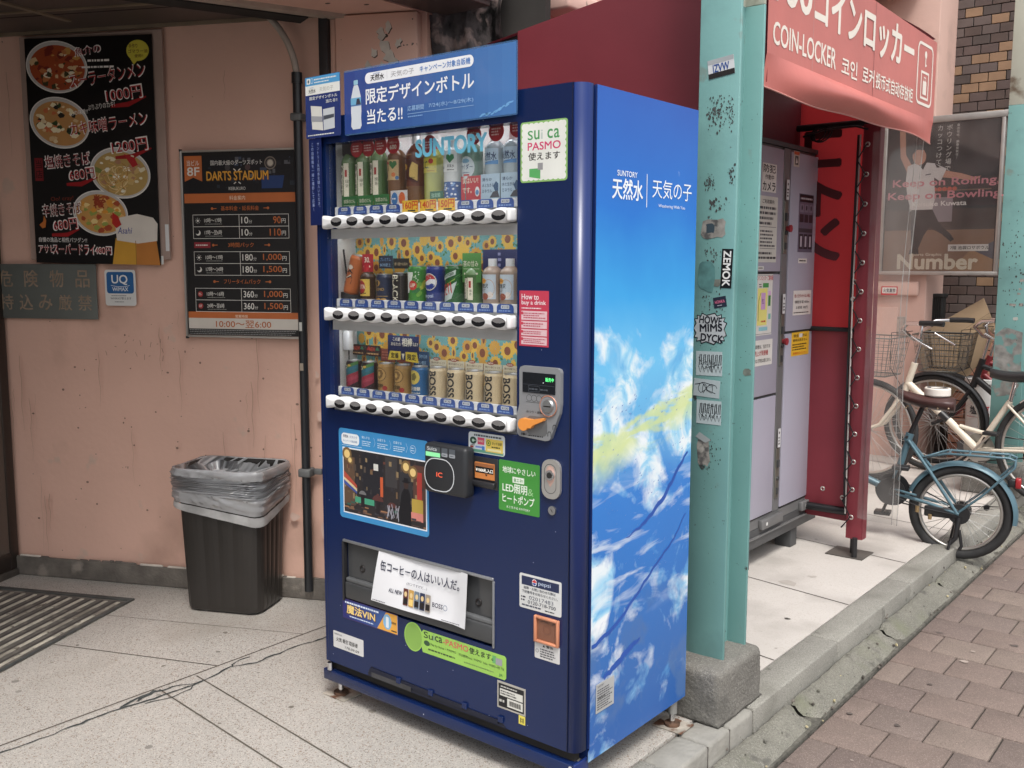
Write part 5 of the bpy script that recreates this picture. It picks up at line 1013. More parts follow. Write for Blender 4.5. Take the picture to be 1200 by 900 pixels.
# the big picture sticker: a rainy night street
def draw(p):
    p.rect(-.888, .632, -.530, .838, ink(225,230,235), .6); x0, x1, z0, z1 = -.884, -.534, .636, .834; p.rect(x0, z0, x1, z1, ink(44,40,42), 1); rn = random.Random(13)
    def b(x, z, w_, h_, c_, l): p.rect(max(x, x0), max(z, z0), min(x+w_, x1), min(z+h_, z1), c_, l)
    b(x0, .66, .05, .15, ink(92,72,58), 1.2); b(x1-.05, .66, .05, .16, ink(88,60,52), 1.2); b(x1-.035, .72, .02, .08, ink(170,60,55), 1.5); b(-.80, .68, .09, .15, ink(36,36,42), 1.15); b(-.70, .74, .05, .09, ink(60,58,60), 1.2); b(-.64, .70, .05, .12, ink(50,50,54), 1.25)
    for i in range(90): b(rn.uniform(x0, x1), rn.uniform(.66, .82), rn.uniform(.002, .012), rn.uniform(.003, .02), rn.choice((ink(60,56,58), ink(80,70,62), ink(50,48,54), ink(110,88,66), ink(140,120,90), ink(96,60,52))), 1.3+i*.002)
    for x, z, r_ in ((-.868,.818,.013),(-.855,.80,.008),(-.613,.81,.012),(-.585,.797,.012)): p.ell(x, z, r_*1.6, r_*1.6, ink(120,96,62), 1.6); p.ell(x, z, r_, r_, ink(225,195,130), 1.7)
    p.poly([(x0,.765),(x0,.745),(-.825,.715),(-.825,.725)], ink(170,75,60), 1.8); p.poly([(x0,.748),(x0,.735),(-.825,.706),(-.825,.714)], ink(205,190,150), 1.8); p.poly([(x0,.737),(x0,.725),(-.825,.698),(-.825,.706)], ink(60,80,150), 1.8)
    b(-.722, .705, .012, .06, ink(190,90,55), 1.8); b(-.834, .672, .085, .018, ink(70,150,120), 1.8); b(-.75, .782, .02, .02, ink(205,205,200), 1.8); b(-.59, .67, .045, .05, ink(176,150,70), 1.8); b(-.595, .655, .05, .025, ink(205,130,120), 1.85)
    for i in range(40): b(rn.uniform(x0, x1), rn.uniform(.637, .668), rn.uniform(.006, .03), rn.uniform(.002, .008), rn.choice((ink(120,90,70), ink(90,70,66), ink(150,110,80), ink(60,60,66), ink(50,90,80))), 1.9+i*.002)
    for x, z, r_ in ((-.733,.69,.024),(-.672,.68,.02),(-.80,.70,.016)): p.poly([(x + r_*math.cos(R(a)), z + r_*.75*math.sin(R(a))) for a in range(0, 181, 15)], rn.choice((ink(88,52,50), ink(110,110,112), ink(120,60,55))), 2.1); b(x-.008, z-.04, .016, .04, ink(34,30,34), 2.05)
    for k in range(14): a = rn.uniform(-.69,-.64); p.line([(a, rn.uniform(.64,.69)), (a + rn.uniform(-.012,.012), rn.uniform(.64,.69))], .003, ink(150,150,160), 2.2)
    d = ink(20,20,26); p.poly([(-.645,.637),(-.638,.70),(-.632,.73),(-.622,.745),(-.604,.745),(-.596,.73),(-.594,.69),(-.592,.637)], d, 2.4); p.ell(-.613, .757, .0095, .013, ink(60,45,42), 2.45); p.ell(-.613, .766, .017, .0035, d, 2.6); p.rect(-.622, .765, -.604, .777, d, 2.6)
    p.rect(-.892, .848, -.812, .882, ink(225,232,236), 1, .012); p.text('天然水', -.884, .868, .024, .009, ink(30,40,80), 2, .03); p.text('天気の子', -.855, .868, .035, .008, ink(120,140,170), 2); p.text('キャンペーン対象自販機', -.885, .855, .064, .007, ink(60,110,160), 2)
    w_ = ink(190,215,232)
    for i, s in enumerate(('購入する', '抽選する', '応募する')): x = -.80 + i*.068; p.text(s, x, .873, .034, .008, w_, 1, .01); p.fine(x, .850, x+.048, .868, 3, w_, 1, .4); p.line([(x+.052,.880),(x+.058,.866),(x+.052,.852)], .0008, w_, 1)
    p.ringp(-.584, .865, .012, .0012, w_, 1); p.fine(-.592, .858, -.577, .872, 2, w_, 1, .4); p.ell(-.69, .872, .004, .004, w_, 1, 10) if False else None
    p.fine(-.89, .842, -.80, .846, 1, w_, 1, .4)
board('picture_sticker', FRONT, -.905, .615, -.523, .896, ink(64,140,196,.25), vm, .0008, 0, .012, draw=draw, label='large sticker with a rainy night street picture under a light blue heading')
# pick-up opening: dark recess, flap, white paper notice
mb = MB(); rec = M('slot_grey', (.085,.088,.092), .5, var=.15)
for q in (((SX0,.041,SZ0),(SX0,.041,SZ1),(SX0,.16,SZ1),(SX0,.16,SZ0)), ((SX1,.041,SZ1),(SX1,.041,SZ0),(SX1,.16,SZ0),(SX1,.16,SZ1)), ((SX0,.16,SZ0),(SX0,.16,SZ1),(SX1,.16,SZ1),(SX1,.16,SZ0)), ((SX0,.041,SZ0),(SX0,.16,SZ0),(SX1,.16,SZ0),(SX1,.041,SZ0)), ((SX0,.16,SZ1),(SX0,.041,SZ1),(SX1,.041,SZ1),(SX1,.16,SZ1))): mb.add(q, [(0,1,2,3)], rec)
mb.box((SX0, -.006, SZ1-.004), (SX1, .012, SZ1+.004), M('silver_lip', (.30,.31,.33), .35, .6), None, .002); mb.box((SX0-.004, -.006, SZ0), (SX0+.003, .012, SZ1-.005), blackp, None, .001); mb.box((SX1-.003, -.005, SZ0), (SX1+.003, .012, SZ1-.005), _mc['silver_lip'], None, .001)
ps = mb.build('pickup_slot', vm)
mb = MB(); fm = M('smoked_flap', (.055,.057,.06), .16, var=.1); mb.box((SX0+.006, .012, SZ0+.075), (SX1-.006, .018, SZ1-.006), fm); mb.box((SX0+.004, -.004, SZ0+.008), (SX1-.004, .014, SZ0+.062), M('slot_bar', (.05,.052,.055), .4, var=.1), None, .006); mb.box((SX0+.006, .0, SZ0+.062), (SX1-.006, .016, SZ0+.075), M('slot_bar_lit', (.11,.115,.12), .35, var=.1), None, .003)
for x in (-.82, -.345): mb.ring(.009, .0025, DK, FRONT @ Matrix.Translation((x, .46, -.011)), 16, 6)
mb.build('flap', ps)
mb = MB(); TP = frame((-.558, -.006, .462), (1, 0, .006), (0, .10, 1)); pw = M('white_paper', (.72,.73,.76), .75, var=.03)
mb.sheet(lambda u, v: (-.170 - .026*(1-v) + u*(.362 + .026*(1-v)), -.078 + .156*v, .004*math.sin(u*5+v*2) + (.012*(u-.86)*7 if u > .86 else 0)*(1-v*.3) + .003), 24, 12, pw, TP)
mb.sheet(lambda u, v: (-.170 - .026*(1-v) + u*(.362 + .026*(1-v)), -.078 + .156*v, .004*math.sin(u*5+v*2) + (.012*(u-.86)*7 if u > .86 else 0)*(1-v*.3) + .0022), 24, 12, pw, TP)
p = P(TP, mb, .0078, .0003); ND = ink(34,38,66); p.text('缶コーヒーの人はいい人だ。', -.158, .022, .318, .030, ND, 1, .035, -.0); p.text('(カンですけど…)', -.045, -.002, .082, .010, ND, 1, .01); p.text('ALL NEW', -.118, -.036, .055, .012, ND, 1, .03, 0, False, .2); p.text('BOSS', .062, -.042, .040, .013, ND, 1, .03); p.ringp(.112, -.036, .008, .0015, ink(90,110,140), 1)
for i, c_ in enumerate(((95,50,45), (190,150,80), (110,125,140), (40,50,80), (150,140,130))):
    x = -.056 + i*.0225; p.rect(x, -.062, x+.020, -.012, ink(*c_), 1, .002); p.rect(x+.002, -.058, x+.018, -.04, DK if i != 1 else ink(230,200,120), 1.4); p.ell(x+.01, -.028, .006, .008, ink(215,190,140), 1.5, 10)
p.fine(-.185, -.075, -.13, -.070, 1, ink(90,90,100), 1); p.fine(.10, -.074, .17, -.069, 1, ink(90,90,100), 1)
o = mb.build('paper_notice', ps); o['label'] = 'loose white paper with navy writing taped over the pick up slot'
def draw(p):
    for k in range(20): f_ = k/19; p.rect(-.90 + .2455*f_, .292, -.90 + .2455*(f_+.053) if f_ < .95 else -.6575, .351, ink(int(36+30*f_), int(40+70*f_), int(110+55*f_)), .5)
    p.poly([(-.745,.292),(-.657,.292),(-.657,.351),(-.705,.351)], ink(225,165,70), 1); p.fine(-.89, .339, -.73, .347, 1, ink(215,225,240), 1.4, .7, .05); p.text('魔法VIN', -.882, .309, .128, .028, ink(235,205,130), 2, .05); p.text('魔法VIN', -.884, .306, .132, .033, ink(60,40,60), 1.6, .08); p.fine(-.87, .297, -.76, .304, 1, ink(200,215,235), 1.4)
    p.ell(-.70, .322, .018, .024, ink(130,180,215), 1.6); p.rect(-.706, .304, -.694, .338, ink(222,230,236), 1.8, .003); p.text('新発売', -.682, .32, .02, .008, ink(60,40,40), 2, .02); p.rect(-.683, .297, -.66, .301, ink(60,40,40), 1.6)
board('sticker', FRONT, -.9025, .289, -.655, .3535, ink(50,40,90,.3), vm, .0008, 0, .003, draw=draw, label='long blue to orange sticker below the pick up slot')
def draw(p): p.text('管理責任者', -.944, .224, .035, .006, ink(80,80,85), 1); p.text('火気 衛生 取扱者', -.936, .204, .10, .014, DK, 1, .03, 0, False, .1); p.text('170.09.09', -.895, .188, .065, .008, DK, 1, .01, 0, False, .2)
board('name_card', FRONT, -.9495, .182, -.8095, .236, ink(205,205,205,.4), vm, .0008, 0, .003, draw=draw)
def draw(p):
    k = ink(38,44,40); p.ell(-.59, .303, .0345, .0405, ink(130,170,80), .5); p.text('Su', -.547, .312, .036, .019, k, 1, .02); p.text('i', -.509, .312, .005, .019, ink(120,150,130), 1, .01); p.text('ca', -.502, .312, .028, .016, k, 1, .02); p.text('-PASMO', -.470, .311, .096, .017, ink(205,80,90), 1, .02); p.text('使えます。', -.370, .310, .088, .018, k, 1, .03)
    p.ell(-.535, .297, .012, .008, ink(50,80,55), 1); p.text('Pay by Suica・PASMO', -.520, .293, .10, .008, k, 1, .01); p.text('可以使用Suica・PASMO', -.41, .2925, .085, .008, k, 1, .01); p.text('Suica・PASMO 사용 가능', -.318, .292, .075, .008, k, 1, .01); p.fine(-.53, .276, -.40, .285, 1, ink(60,75,50), 1); p.fine(-.39, .276, -.28, .281, 1, ink(100,120,80), 1)
    p.rect(-.285, .305, -.272, .326, ink(100,165,100), 1); p.rect(-.273, .303, -.25, .322, ink(150,150,155), 1.5); p.text('JR', -.262, .271, .014, .009, ink(50,110,60), 1, .03)
mb = MB(); lg = ink(150,196,90,.35); mb.prism([(-.59 + .038*math.cos(R(a)), .303 + .044*math.sin(R(a))) for a in range(30, 331, 12)] + [(-.552,.266),(-.242,.266),(-.2365,.272),(-.2365,.328),(-.242,.334),(-.55,.334)], 0, .0008, lg, FRONT); draw(P(FRONT, mb, .0008)); o = mb.build('sticker', vm); o['label'] = 'long lime green sticker with a round head below the pick up slot'
def draw(p): p.rect(-.263, .188, -.174, .254, ink(22,22,25), .6); p.fine(-.255, .243, -.18, .250, 1, ink(190,190,185), 1); p.rect(-.258, .220, -.178, .240, ink(205,205,198), 1); p.fine(-.255, .223, -.185, .237, 2, ink(70,70,70), 2); p.fine(-.26, .198, -.235, .212, 1, ink(190,190,185), 1); p.rect(-.232, .193, -.178, .217, ink(205,205,198), 1); [p.rect(-.225 + k*.0026, .198, -.2238 + k*.0026 + (.0006 if k % 3 else 0), .212, DK, 2) for k in range(16)]
board('notice', FRONT, -.2675, .183, -.169, .260, ink(168,165,158,.4), vm, .0008, 0, 0, draw=draw, label='black and white bar code plate near the foot')
board('notice', FRONT, -.192, .1575, -.170, .1815, ink(218,205,90), vm, .0008, draw=lambda p: (p.rect(-.186, .162, -.183, .176, DK, 1), p.rect(-.178, .162, -.175, .176, DK, 1), p.ringp(-.181, .169, .004, .001, DK, 1)), label='tiny yellow warning square')
def draw(p): p.rect(-.183, .551, -.060, .575, ink(34,44,78), 1); p.ell(-.140, .563, .008, .009, ink(226,226,228), 2); p.poly([(-.148,.564),(-.14,.5715),(-.132,.565),(-.14,.562)], ink(195,50,55), 2.5); p.poly([(-.148,.561),(-.132,.562),(-.14,.5545)], ink(40,70,150), 2.5); p.text('pepsi', -.127, .556, .04, .013, ink(190,205,230), 2); p.text('故障・お問い合わせの際は', -.176, .540, .105, .008, ink(40,45,60), 1, .02); p.text('下記番号をお知らせください。', -.182, .529, .118, .008, ink(40,45,60), 1, .02); p.text('02017483', -.158, .514, .08, .010, ink(80,85,100), 1); p.text('0120-718-700', -.162, .502, .092, .009, ink(40,45,60), 1, .02); p.fine(-.182, .492, -.10, .500, 1, ink(70,75,90), 1); p.fine(-.105, .491, -.07, .497, 1, ink(30,30,35), 1); p.fine(-.185, .505, -.168, .522, 2, ink(60,60,70), 1)
board('notice', FRONT, -.1905, .487, -.0525, .581, ink(206,208,208,.4), vm, .0008, 0, .005, draw=draw, label='white contact notice with a navy heading')
mb = MB(); of = M('return_frame', (.55,.23,.13), .45, var=.1); 
for a, b in (((-.1365,-.01,.406),(-.129,0,.4785)), ((-.064,-.01,.406),(-.057,0,.4785)), ((-.129,-.01,.4715),(-.064,0,.4785)), ((-.129,-.01,.406),(-.064,0,.413))): mb.box(a, b, of, None, .002)
mb.box((-.129,-.003,.413), (-.064,-.0005,.4715), M('return_flap', (.20,.085,.05), .22, var=.15)); p = P(FRONT, mb, .003); p.ringp(-.097, .443, .012, .002, ink(110,70,55), 1); p.line([(-.118,.462),(-.106,.466),(-.09,.462)], .0016, ink(60,40,35), 1); p.line([(-.08,.462),(-.07,.466)], .002, ink(60,40,35), 1); mb.build('coin_return', vm)
board('notice', FRONT, -.1385, .3595, -.0565, .4045, ink(200,200,200,.4), vm, .0008, 0, .003, draw=lambda p: (p.text('警告', -.10, .394, .022, .007, DK, 1, .03), p.poly([(-.112,.394),(-.104,.394),(-.108,.401)], DK, 1), p.ringp(-.130, .380, .005, .001, DK, 1), p.fine(-.12, .364, -.062, .39, 4, ink(60,60,65), 1)), label='small white caution notice under the coin return')

# ---- campaign boards clipped on the top of the machine
bluea = ink(52,108,190,.25)
def acr(name, c, a):
    m = M(name, c, .22, var=.04, scale=3); n = m.node_tree; b = n.nodes['Principled BSDF']; b.inputs['Alpha'].default_value = a; return m
TB = FRONT @ Matrix.Translation((0, 0, .014))
def draw(p):
    w_ = ink(232,234,238); ab = ink(60,118,196)
    for k in range(14): f_ = k/14; p.rect(-.834 + .640*f_, 1.766 + .004, -.834 + .640*(f_+1/14), 1.944, acr('board_blue_%d' % k, (.032+.055*f_, .07+.165*f_, .29+.26*f_), .82), .2)
    p.rect(-.745, 1.902, -.335, 1.932, w_, 1, .0145); p.text('天然水', -.722, 1.908, .055, .017, DK, 2, .035); p.text('SUNTORY', -.712, 1.925, .03, .004, ink(70,110,170), 2); p.line([(-.655,1.907),(-.655,1.928)], .0008, ink(170,175,180), 2); p.text('天気の子', -.64, 1.909, .09, .016, ink(165,165,170), 2, -.005); p.text('キャンペーン対象自販機', -.528, 1.909, .182, .017, ink(60,118,190), 2, .02)
    p.text('限定デザインボトル', -.742, 1.846, .408, .043, w_, 2, .03); p.text('当たる!!', -.738, 1.790, .142, .040, w_, 2, .03); p.text('応募期間', -.576, 1.811, .062, .014, ink(150,185,225), 2, .01); p.text('7/24(水)～8/29(木)', -.496, 1.811, .160, .014, ink(150,185,225), 2, .01); p.rect(-.577, 1.803, -.335, 1.8042, ink(150,185,225), 2); p.fine(-.575, 1.793, -.50, 1.799, 1, ink(120,160,210), 2)
    p.poly([(-.806,1.790),(-.799,1.781),(-.768,1.781),(-.762,1.790),(-.764,1.812),(-.762,1.83),(-.764,1.872),(-.772,1.896),(-.776,1.904),(-.792,1.904),(-.796,1.896),(-.804,1.872),(-.806,1.83),(-.804,1.812)], ink(205,212,220), 1); p.rect(-.793, 1.905, -.775, 1.918, ink(150,195,215), 1, .003); p.rect(-.806, 1.850, -.763, 1.869, ink(110,170,205), 1.5); p.poly([(-.785,1.849),(-.78,1.866),(-.770,1.866),(-.763,1.849)], ink(60,60,75), 1.8); p.rect(-.805, 1.846, -.763, 1.850, ink(80,120,170), 1.6)
    for k in range(24): a = random.random(); p.ell(-.31 + a*.11 , 1.772 + a*a*.03 + random.uniform(0,.006), .006, .002, ink(110,165,215), 1, 8, .3)
mb = MB(); mb.prism(rr(-.8345, 1.766, -.1905, 1.9485, .006), 0, .0016, acr('acrylic_edge', (.10,.24,.50), .35), TB); draw(P(TB, mb, .0016)); o = mb.build('campaign_board', vm); o['label'] = 'wide translucent blue campaign board standing up from the top edge'
def draw(p):
    w_ = ink(222,224,220); p.rect(-1.008, 1.924, -.853, 1.949, ink(78,150,200), .5); p.rect(-1.001, 1.929, -.985, 1.945, w_, 1); p.ell(-.993, 1.937, .004, .005, ink(70,90,110), 2, 10); p.ringp(-.977, 1.9375, .0055, .001, w_, 1, ry=.008); p.fine(-.967, 1.937, -.865, 1.943, 1, w_, 1, .6, .05); p.fine(-.967, 1.929, -.90, 1.934, 1, w_, 1, .6, .1)
    p.rect(-1.008, 1.897, -.853, 1.924, w_, .5); p.text('天然水', -.993, 1.902, .032, .012, DK, 1, .03); p.text('SUNTORY', -.988, 1.916, .018, .003, ink(70,110,170), 1); p.text('天気の子', -.944, 1.903, .062, .013, ink(165,165,160), 1)
    p.text('限定デザインボトル', -.99, 1.882, .125, .010, w_, 1, .02); p.text('当たる!!', -.915, 1.868, .05, .010, w_, 1, .02); p.poly([(-.985,1.866),(-.935,1.859),(-.930,1.79),(-.980,1.797)], ink(205,205,200), 1); p.poly([(-.929,1.851),(-.878,1.853),(-.878,1.793),(-.927,1.79)], ink(190,195,200), 1.5); p.poly([(-.927,1.820),(-.880,1.824),(-.880,1.834),(-.927,1.832)], ink(70,75,85), 2); p.poly([(-.983,1.82),(-.932,1.815),(-.931,1.83),(-.983,1.836)], ink(150,152,158), 2); p.fine(-1.0, 1.776, -.87, 1.782, 1, w_, 1, .5, .1)
mb = MB(); mb.prism(rr(-1.0095, 1.770, -.8525, 1.950, .005), 0, .0016, acr('acrylic_navy', (.028,.045,.17), .93), TB); draw(P(TB, mb, .0016)); o = mb.build('campaign_board', vm); o['label'] = 'small navy campaign board with a light blue head at the upper left corner'
def draw(p):
    w_ = ink(150,165,205); p.vtext('サントリー天然水を購入いただき、', -.958, 1.758, .0125, w_, 1, .0); p.vtext('この自販機を一緒に撮影して応募！', -.984, 1.758, .0128, w_, 1, .0)
board('campaign_strip', FRONT, -1.0, 1.512, -.9435, 1.7695, ink(22,34,82,.3), vm, .0012, n0=.0125, draw=draw)

# ------------------------------------------------------------------ teal steel columns on concrete blocks
teal = M('teal_paint', (.155,.325,.314), .5, var=.08, scale=2.5, bump=.05, bscale=60, dirt=[((.10,.20,.20), 3, .55, .75), ((.05,.055,.055), 26, .69, .73), ((.16,.24,.22), 9, .66, .72)])
cream = M('pale_top_paint', (.50,.52,.44), .6, var=.1, scale=4, dirt=[((.18,.14,.10), 7, .62, .72)])
conc = M('rough_concrete', (.155,.148,.132), .95, var=.25, scale=5, bump=.5, bscale=90, speck=[((.11,.105,.1), 420, .14), ((.25,.24,.22), 480, .12)], dirt=[((.07,.07,.065), 4, .55, .72)])
def column(name, label, x0, y0, wdt, dep, ztop, zsplit, zbase):
    t = thing(name, label, 'column', (x0+wdt/2, y0+dep/2, zbase))
    mb = MB()
    for z0, z1, m_ in ((zbase-.02, zsplit, teal), (zsplit, ztop, cream)):
        mb.box((x0, y0, z0), (x0+wdt, y0+.012, z1), m_, None, .0025); mb.box((x0-.0, y0+dep-.012, z0), (x0+wdt-.004, y0+dep, z1), m_, None, .0025); mb.box((x0+wdt*.45, y0+.012, z0), (x0+wdt*.5, y0+dep-.012, z1), m_)
    mb.build('beam', t); return t
def block(name, label, x0, y0, x1, y1, z1):
    """Cast footing with worn edges, a little wider at the foot."""
    bm = bmesh.new(); bmesh.ops.create_cube(bm, size=2); bmesh.ops.subdivide_edges(bm, edges=bm.edges[:], cuts=22, use_grid_fill=True)
    hx, hy, hz, r_ = (x1-x0)/2, (y1-y0)/2, (z1-.003)/2, .024; rn = random.Random(6)
    for v in bm.verts:
        q = Vector((v.co.x*hx, v.co.y*hy, v.co.z*hz)); c = Vector((max(-hx+r_, min(hx-r_, q.x)), max(-hy+r_, min(hy-r_, q.y)), max(-hz, min(hz-r_, q.z)))); d = q - c
        q = c + d.normalized()*r_*(1.0) if d.length > 1e-5 and q.z > -hz + .001 else q
        k = 1 + .02*(1 - (v.co.z+1)/2); w_ = Vector((q.x*k + (x0+x1)/2, q.y*k + (y0+y1)/2, q.z + hz + .003))
        n_ = d.normalized() if d.length > 1e-5 else Vector((0,0,1)); v.co = w_ + n_*(math.sin(w_.x*37+w_.z*51)*math.sin(w_.y*43)*.0012 + rn.uniform(-.0008, .0008))
    bm.verts.ensure_lookup_table(); mb = MB(); mb.add([v.co.copy() for v in bm.verts], [[v.index for v in f.verts] for f in bm.faces], conc, None, True); bm.free()
    return tag(mb.build(name, origin=((x0+x1)/2, (y0+y1)/2, 0)), label, 'footing')
c1 = column('steel_column', 'teal steel column plastered with stickers between the drink machine and the lockers', -.072, .700, .132, .172, 3.3, 2.17, .18)
block('concrete_block', 'weathered concrete block under the stickered teal column', -.21, .605, .098, .905, .174)
c2 = column('steel_column', 'pale topped teal column behind the campaign board of the drink machine', -1.385, 1.165, .15, .15, 3.5, 2.30, .01)
c3 = column('steel_column', 'teal column with scraped paint behind the bicycles at the right edge', -.075, 4.53, .17, .18, 3.6, 2.35, .18)
block('concrete_block', 'concrete block under the scraped teal column behind the bicycles', -.20, 4.44, .13, 4.80, .18)
# stickers and scraps on the first column (its face is y = .70)
TC = frame((0, .6995, 0), (1,0,0), (0,0,1)); scrap = M('torn_paper', (.27,.26,.24), .85, var=.3, scale=40, dirt=[((.08,.08,.08), 30, .5, .6)])
def stick(x0, z0, x1, z1, m_, draw, rot=0., label=None):
    T = TC @ Matrix.Translation(((x0+x1)/2, (z0+z1)/2, 0)) @ Matrix.Rotation(rot, 4, 'Z'); a, b = (x1-x0)/2, (z1-z0)/2
    o = board('sticker', T, -a, -b, a, b, m_, c1, .0006, draw=lambda p: draw(p, a, b))
    if label: o['label'] = label
stick(-.042, 1.942, .042, 1.996, ink(205,208,210), lambda p, a, b: (p.rect(-a, -b, a, -b+.015, DK, 1), p.rect(-a, b-.013, a, b, ink(160,165,168), 1), p.text('IZVW', -.026, -.011, .052, .022, ink(30,70,140), 2, .045)), .12, 'upside down white, blue and black sticker near the top')
stick(.018, 1.326, .054, 1.442, ink(18,18,18), lambda p, a, b: p.text('ZEMOK', -.012, .052, .104, .024, WHITE(), 2, .05, -math.pi/2), -.03, 'black strip sticker with bold white letters')
def howe(p, a, b):
    pts = []; 
    for k in range(30): t = 6.283*k/30; q = 1 + (.13 if k % 2 else -.05); pts.append((a*.95*q*math.copysign(abs(math.cos(t))**.6, math.cos(t)), b*.95*q*math.copysign(abs(math.sin(t))**.6, math.sin(t))))
    p.poly(pts, ink(28,28,32), .4); p.poly([(x*.93, y*.92) for x, y in pts], ink(175,182,186), .8)
    for i, s in enumerate(('HOWE', 'MIMS', 'DYCK')): p.text(s, -.036 + .003*i, .017 - i*.027, .074, .022, ink(30,32,40), 2, .06, -.06 if i != 1 else .05)
T = TC @ Matrix.Translation((-.014, 1.203, 0)); mb = MB(); howe(P(T, mb, .0002), .054, .046); o = mb.build('sticker', c1); o['label'] = 'jagged grey and black sticker with three rows of spiky letters'
def tagart(seed):
    def f(p, a, b):
        rn = random.Random(seed); k = ink(40,44,48)
        for i in range(6):
            x = -a*.75 + i*a*.3; p.line([(x, -b*.15), (x + .003, b*.7), (x + a*.18, b*.75), (x + a*.16, -b*.1)], .0028, k, 1); p.line([(x-.002, -b*.2), (x + a*.1, -b*.75), (x + a*.22, -b*.2)], .0022, k, 1)
        for i in range(4): p.line([(rn.uniform(-a*.8, a*.8), rn.uniform(-b*.8, b*.8)) for _ in range(3)], .0016, k, 1)
    return f
def swirl(p, a, b):
    k = ink(40,42,48)
    p.line([(a*.8*math.cos(t*.45)*(1-t*.03), b*.55*math.sin(t*.9) + b*.1*math.cos(t*2.1)) for t in range(26)], .0018, k, 1); p.line([(-a*.9, b*.3), (-a*.2, b*.62), (a*.6, b*.4), (-a*.1, -b*.1), (a*.7, -b*.5)], .0022, k, 1)
pap = ink(172,186,190)
stick(-.058, 1.060, .030, 1.134, pap, tagart(3), .02, 'pale paper sticker with black marker scrawl, upper one'); stick(-.064, .994, .024, 1.048, ink(165,178,182), swirl, -.04, 'pale paper sticker with looping marker lines'); stick(-.052, .911, .031, .984, pap, tagart(4), 0, 'pale paper sticker with black marker scrawl, lower one')
stick(-.004, 1.268, .038, 1.300, ink(38,44,60), lambda p, a, b: (p.text('HONKA', -.016, -.003, .032, .009, ink(205,110,140), 1, .03), p.fine(-.01, -.012, .01, -.007, 1, ink(170,170,180), 1)), .18, 'small dark sticker with pink letters')
mb = MB(); rn = random.Random(17); T = TC; p = P(T, mb, 0)
def torn(cx, cz, a, b, m_, l=1, n=13): p.poly([(cx + a*math.copysign(abs(math.cos(6.283*k/n))**.5, math.cos(6.283*k/n))*rn.uniform(.75, 1.1), cz + b*math.copysign(abs(math.sin(6.283*k/n))**.5, math.sin(6.283*k/n))*rn.uniform(.75, 1.1)) for k in range(n)], m_, l)
torn(-.012, 1.503, .040, .032, scrap); torn(-.022, 1.503, .016, .014, ink(60,75,85), 2); torn(-.026, .822, .024, .045, scrap); torn(.0, 1.342, .02, .012, M('old_glue', (.16,.17,.15), .8, var=.3, scale=40)); torn(-.03, 1.36, .03, .05, M('ghost_mark', (.075,.19,.19), .7, var=.3, scale=30)); torn(.03, 1.19, .008, .012, _mc['old_glue'])
p.poly([(-.054,.868),(-.02,.852),(.0,.862),(-.04,.884)], ink(150,158,160), 2)
gm = M('glue_grime', (.055,.06,.06), .85, var=.4, scale=50); ch_ = M('chipped_paint', (.028,.032,.032), .8)
def speckle(x0, x1, z0, z1, n, s0, s1, m_):
    for i in range(n):
        x = rn.triangular(x0, x1); z = rn.triangular(z0, z1); s = rn.uniform(s0, s1); p.poly([(x + s*math.cos(k*1.05)*rn.uniform(.3, 1.2), z + s*1.5*math.sin(k*1.05)*rn.uniform(.3, 1.2)) for k in range(6)], m_, .6)
speckle(-.045, .03, 1.78, 1.90, 110, .0008, .0042, gm); speckle(.02, .05, 1.78, 1.89, 50, .0008, .003, gm); speckle(-.05, -.01, 1.61, 1.67, 60, .0008, .0035, gm); speckle(.03, .055, 1.62, 1.70, 30, .0008, .004, gm); speckle(-.04, .03, 1.55, 1.60, 20, .001, .006, gm); speckle(-.06, .055, .3, 1.9, 120, .0006, .0016, ch_); speckle(-.05, .04, .75, .9, 40, .001, .003, ch_); speckle(-.05, .03, 1.38, 1.46, 30, .001, .004, gm); speckle(-.05,.05,1.22,1.34,30,.001,.004,gm)
mb.build('torn_scraps', c1)
mb = MB(); p = P(frame((0, .8595, 0), (1,0,0), (0,0,1)), mb, 0); torn(.036, 1.06, .014, .012, M('old_glue', (.16,.17,.15), .8)); 
speckle(.0, .05, .3, 2.1, 50, .0006, .0016, ch_); mb.build('torn_scraps', c1)
mb = MB(); p = P(frame((0, 4.5295, 0), (1,0,0), (0,0,1)), mb, 0)
for i in range(7): torn(rn.uniform(-.05,.07), rn.uniform(.95,1.5), rn.uniform(.008,.022), rn.uniform(.004,.012), rn.choice((scrap, ink(170,175,170), gm)))
scr = M('scraped_patch', (.20,.20,.19), .8, var=.35, scale=24, dirt=[((.12,.25,.24), 18, .5, .58)]); p.poly([(-.07,.66),(-.045,.60),(.06,.62),(.085,.70),(.08,1.0),(-.02,1.03),(-.07,.98)], scr, .5); speckle(-.06, .08, .9, 1.9, 60, .001, .006, gm); mb.build('torn_scraps', c3)

# ------------------------------------------------------------------ coin lockers
lk = thing('coin_locker', 'grey lilac coin locker bank with notices on its doors, under the red awning', 'locker', (-.80, 2.3, 0))
LF = frame((-.495, 0, 0), (0,1,0), (0,0,1)); lil = M('lilac_enamel', (.36,.345,.415), .45, var=.05, scale=2, bump=.02, bscale=60); lg = M('locker_grey', (.17,.17,.172), .45, .3, var=.08); lgd = M('locker_dark', (.075,.077,.08), .5, .3, var=.15)
mb = MB(); mb.box((-1.10, 1.32, .19), (-.512, 2.86, 1.93), lg, None, .002, 1); mb.box((-1.10, 1.30, 1.93), (-.50, 2.875, 1.95), lgd); mb.build('locker_body', lk)
mb = MB(); mb.box((-1.08, 1.33, .10), (-.500, 2.85, .188), lgd, None, .003); mb.box((-1.09, 1.32, .148), (-.490, 2.858, .156), lg); 
for y in (1.5, 2.08, 2.62): mb.box((-.60, y-.045, .0), (-.515, y+.03, .10), lgd, None, .003); mb.box((-1.05, y-.045, .0), (-.97, y+.03, .10), lgd)
mb.build('plinth_frame', lk)
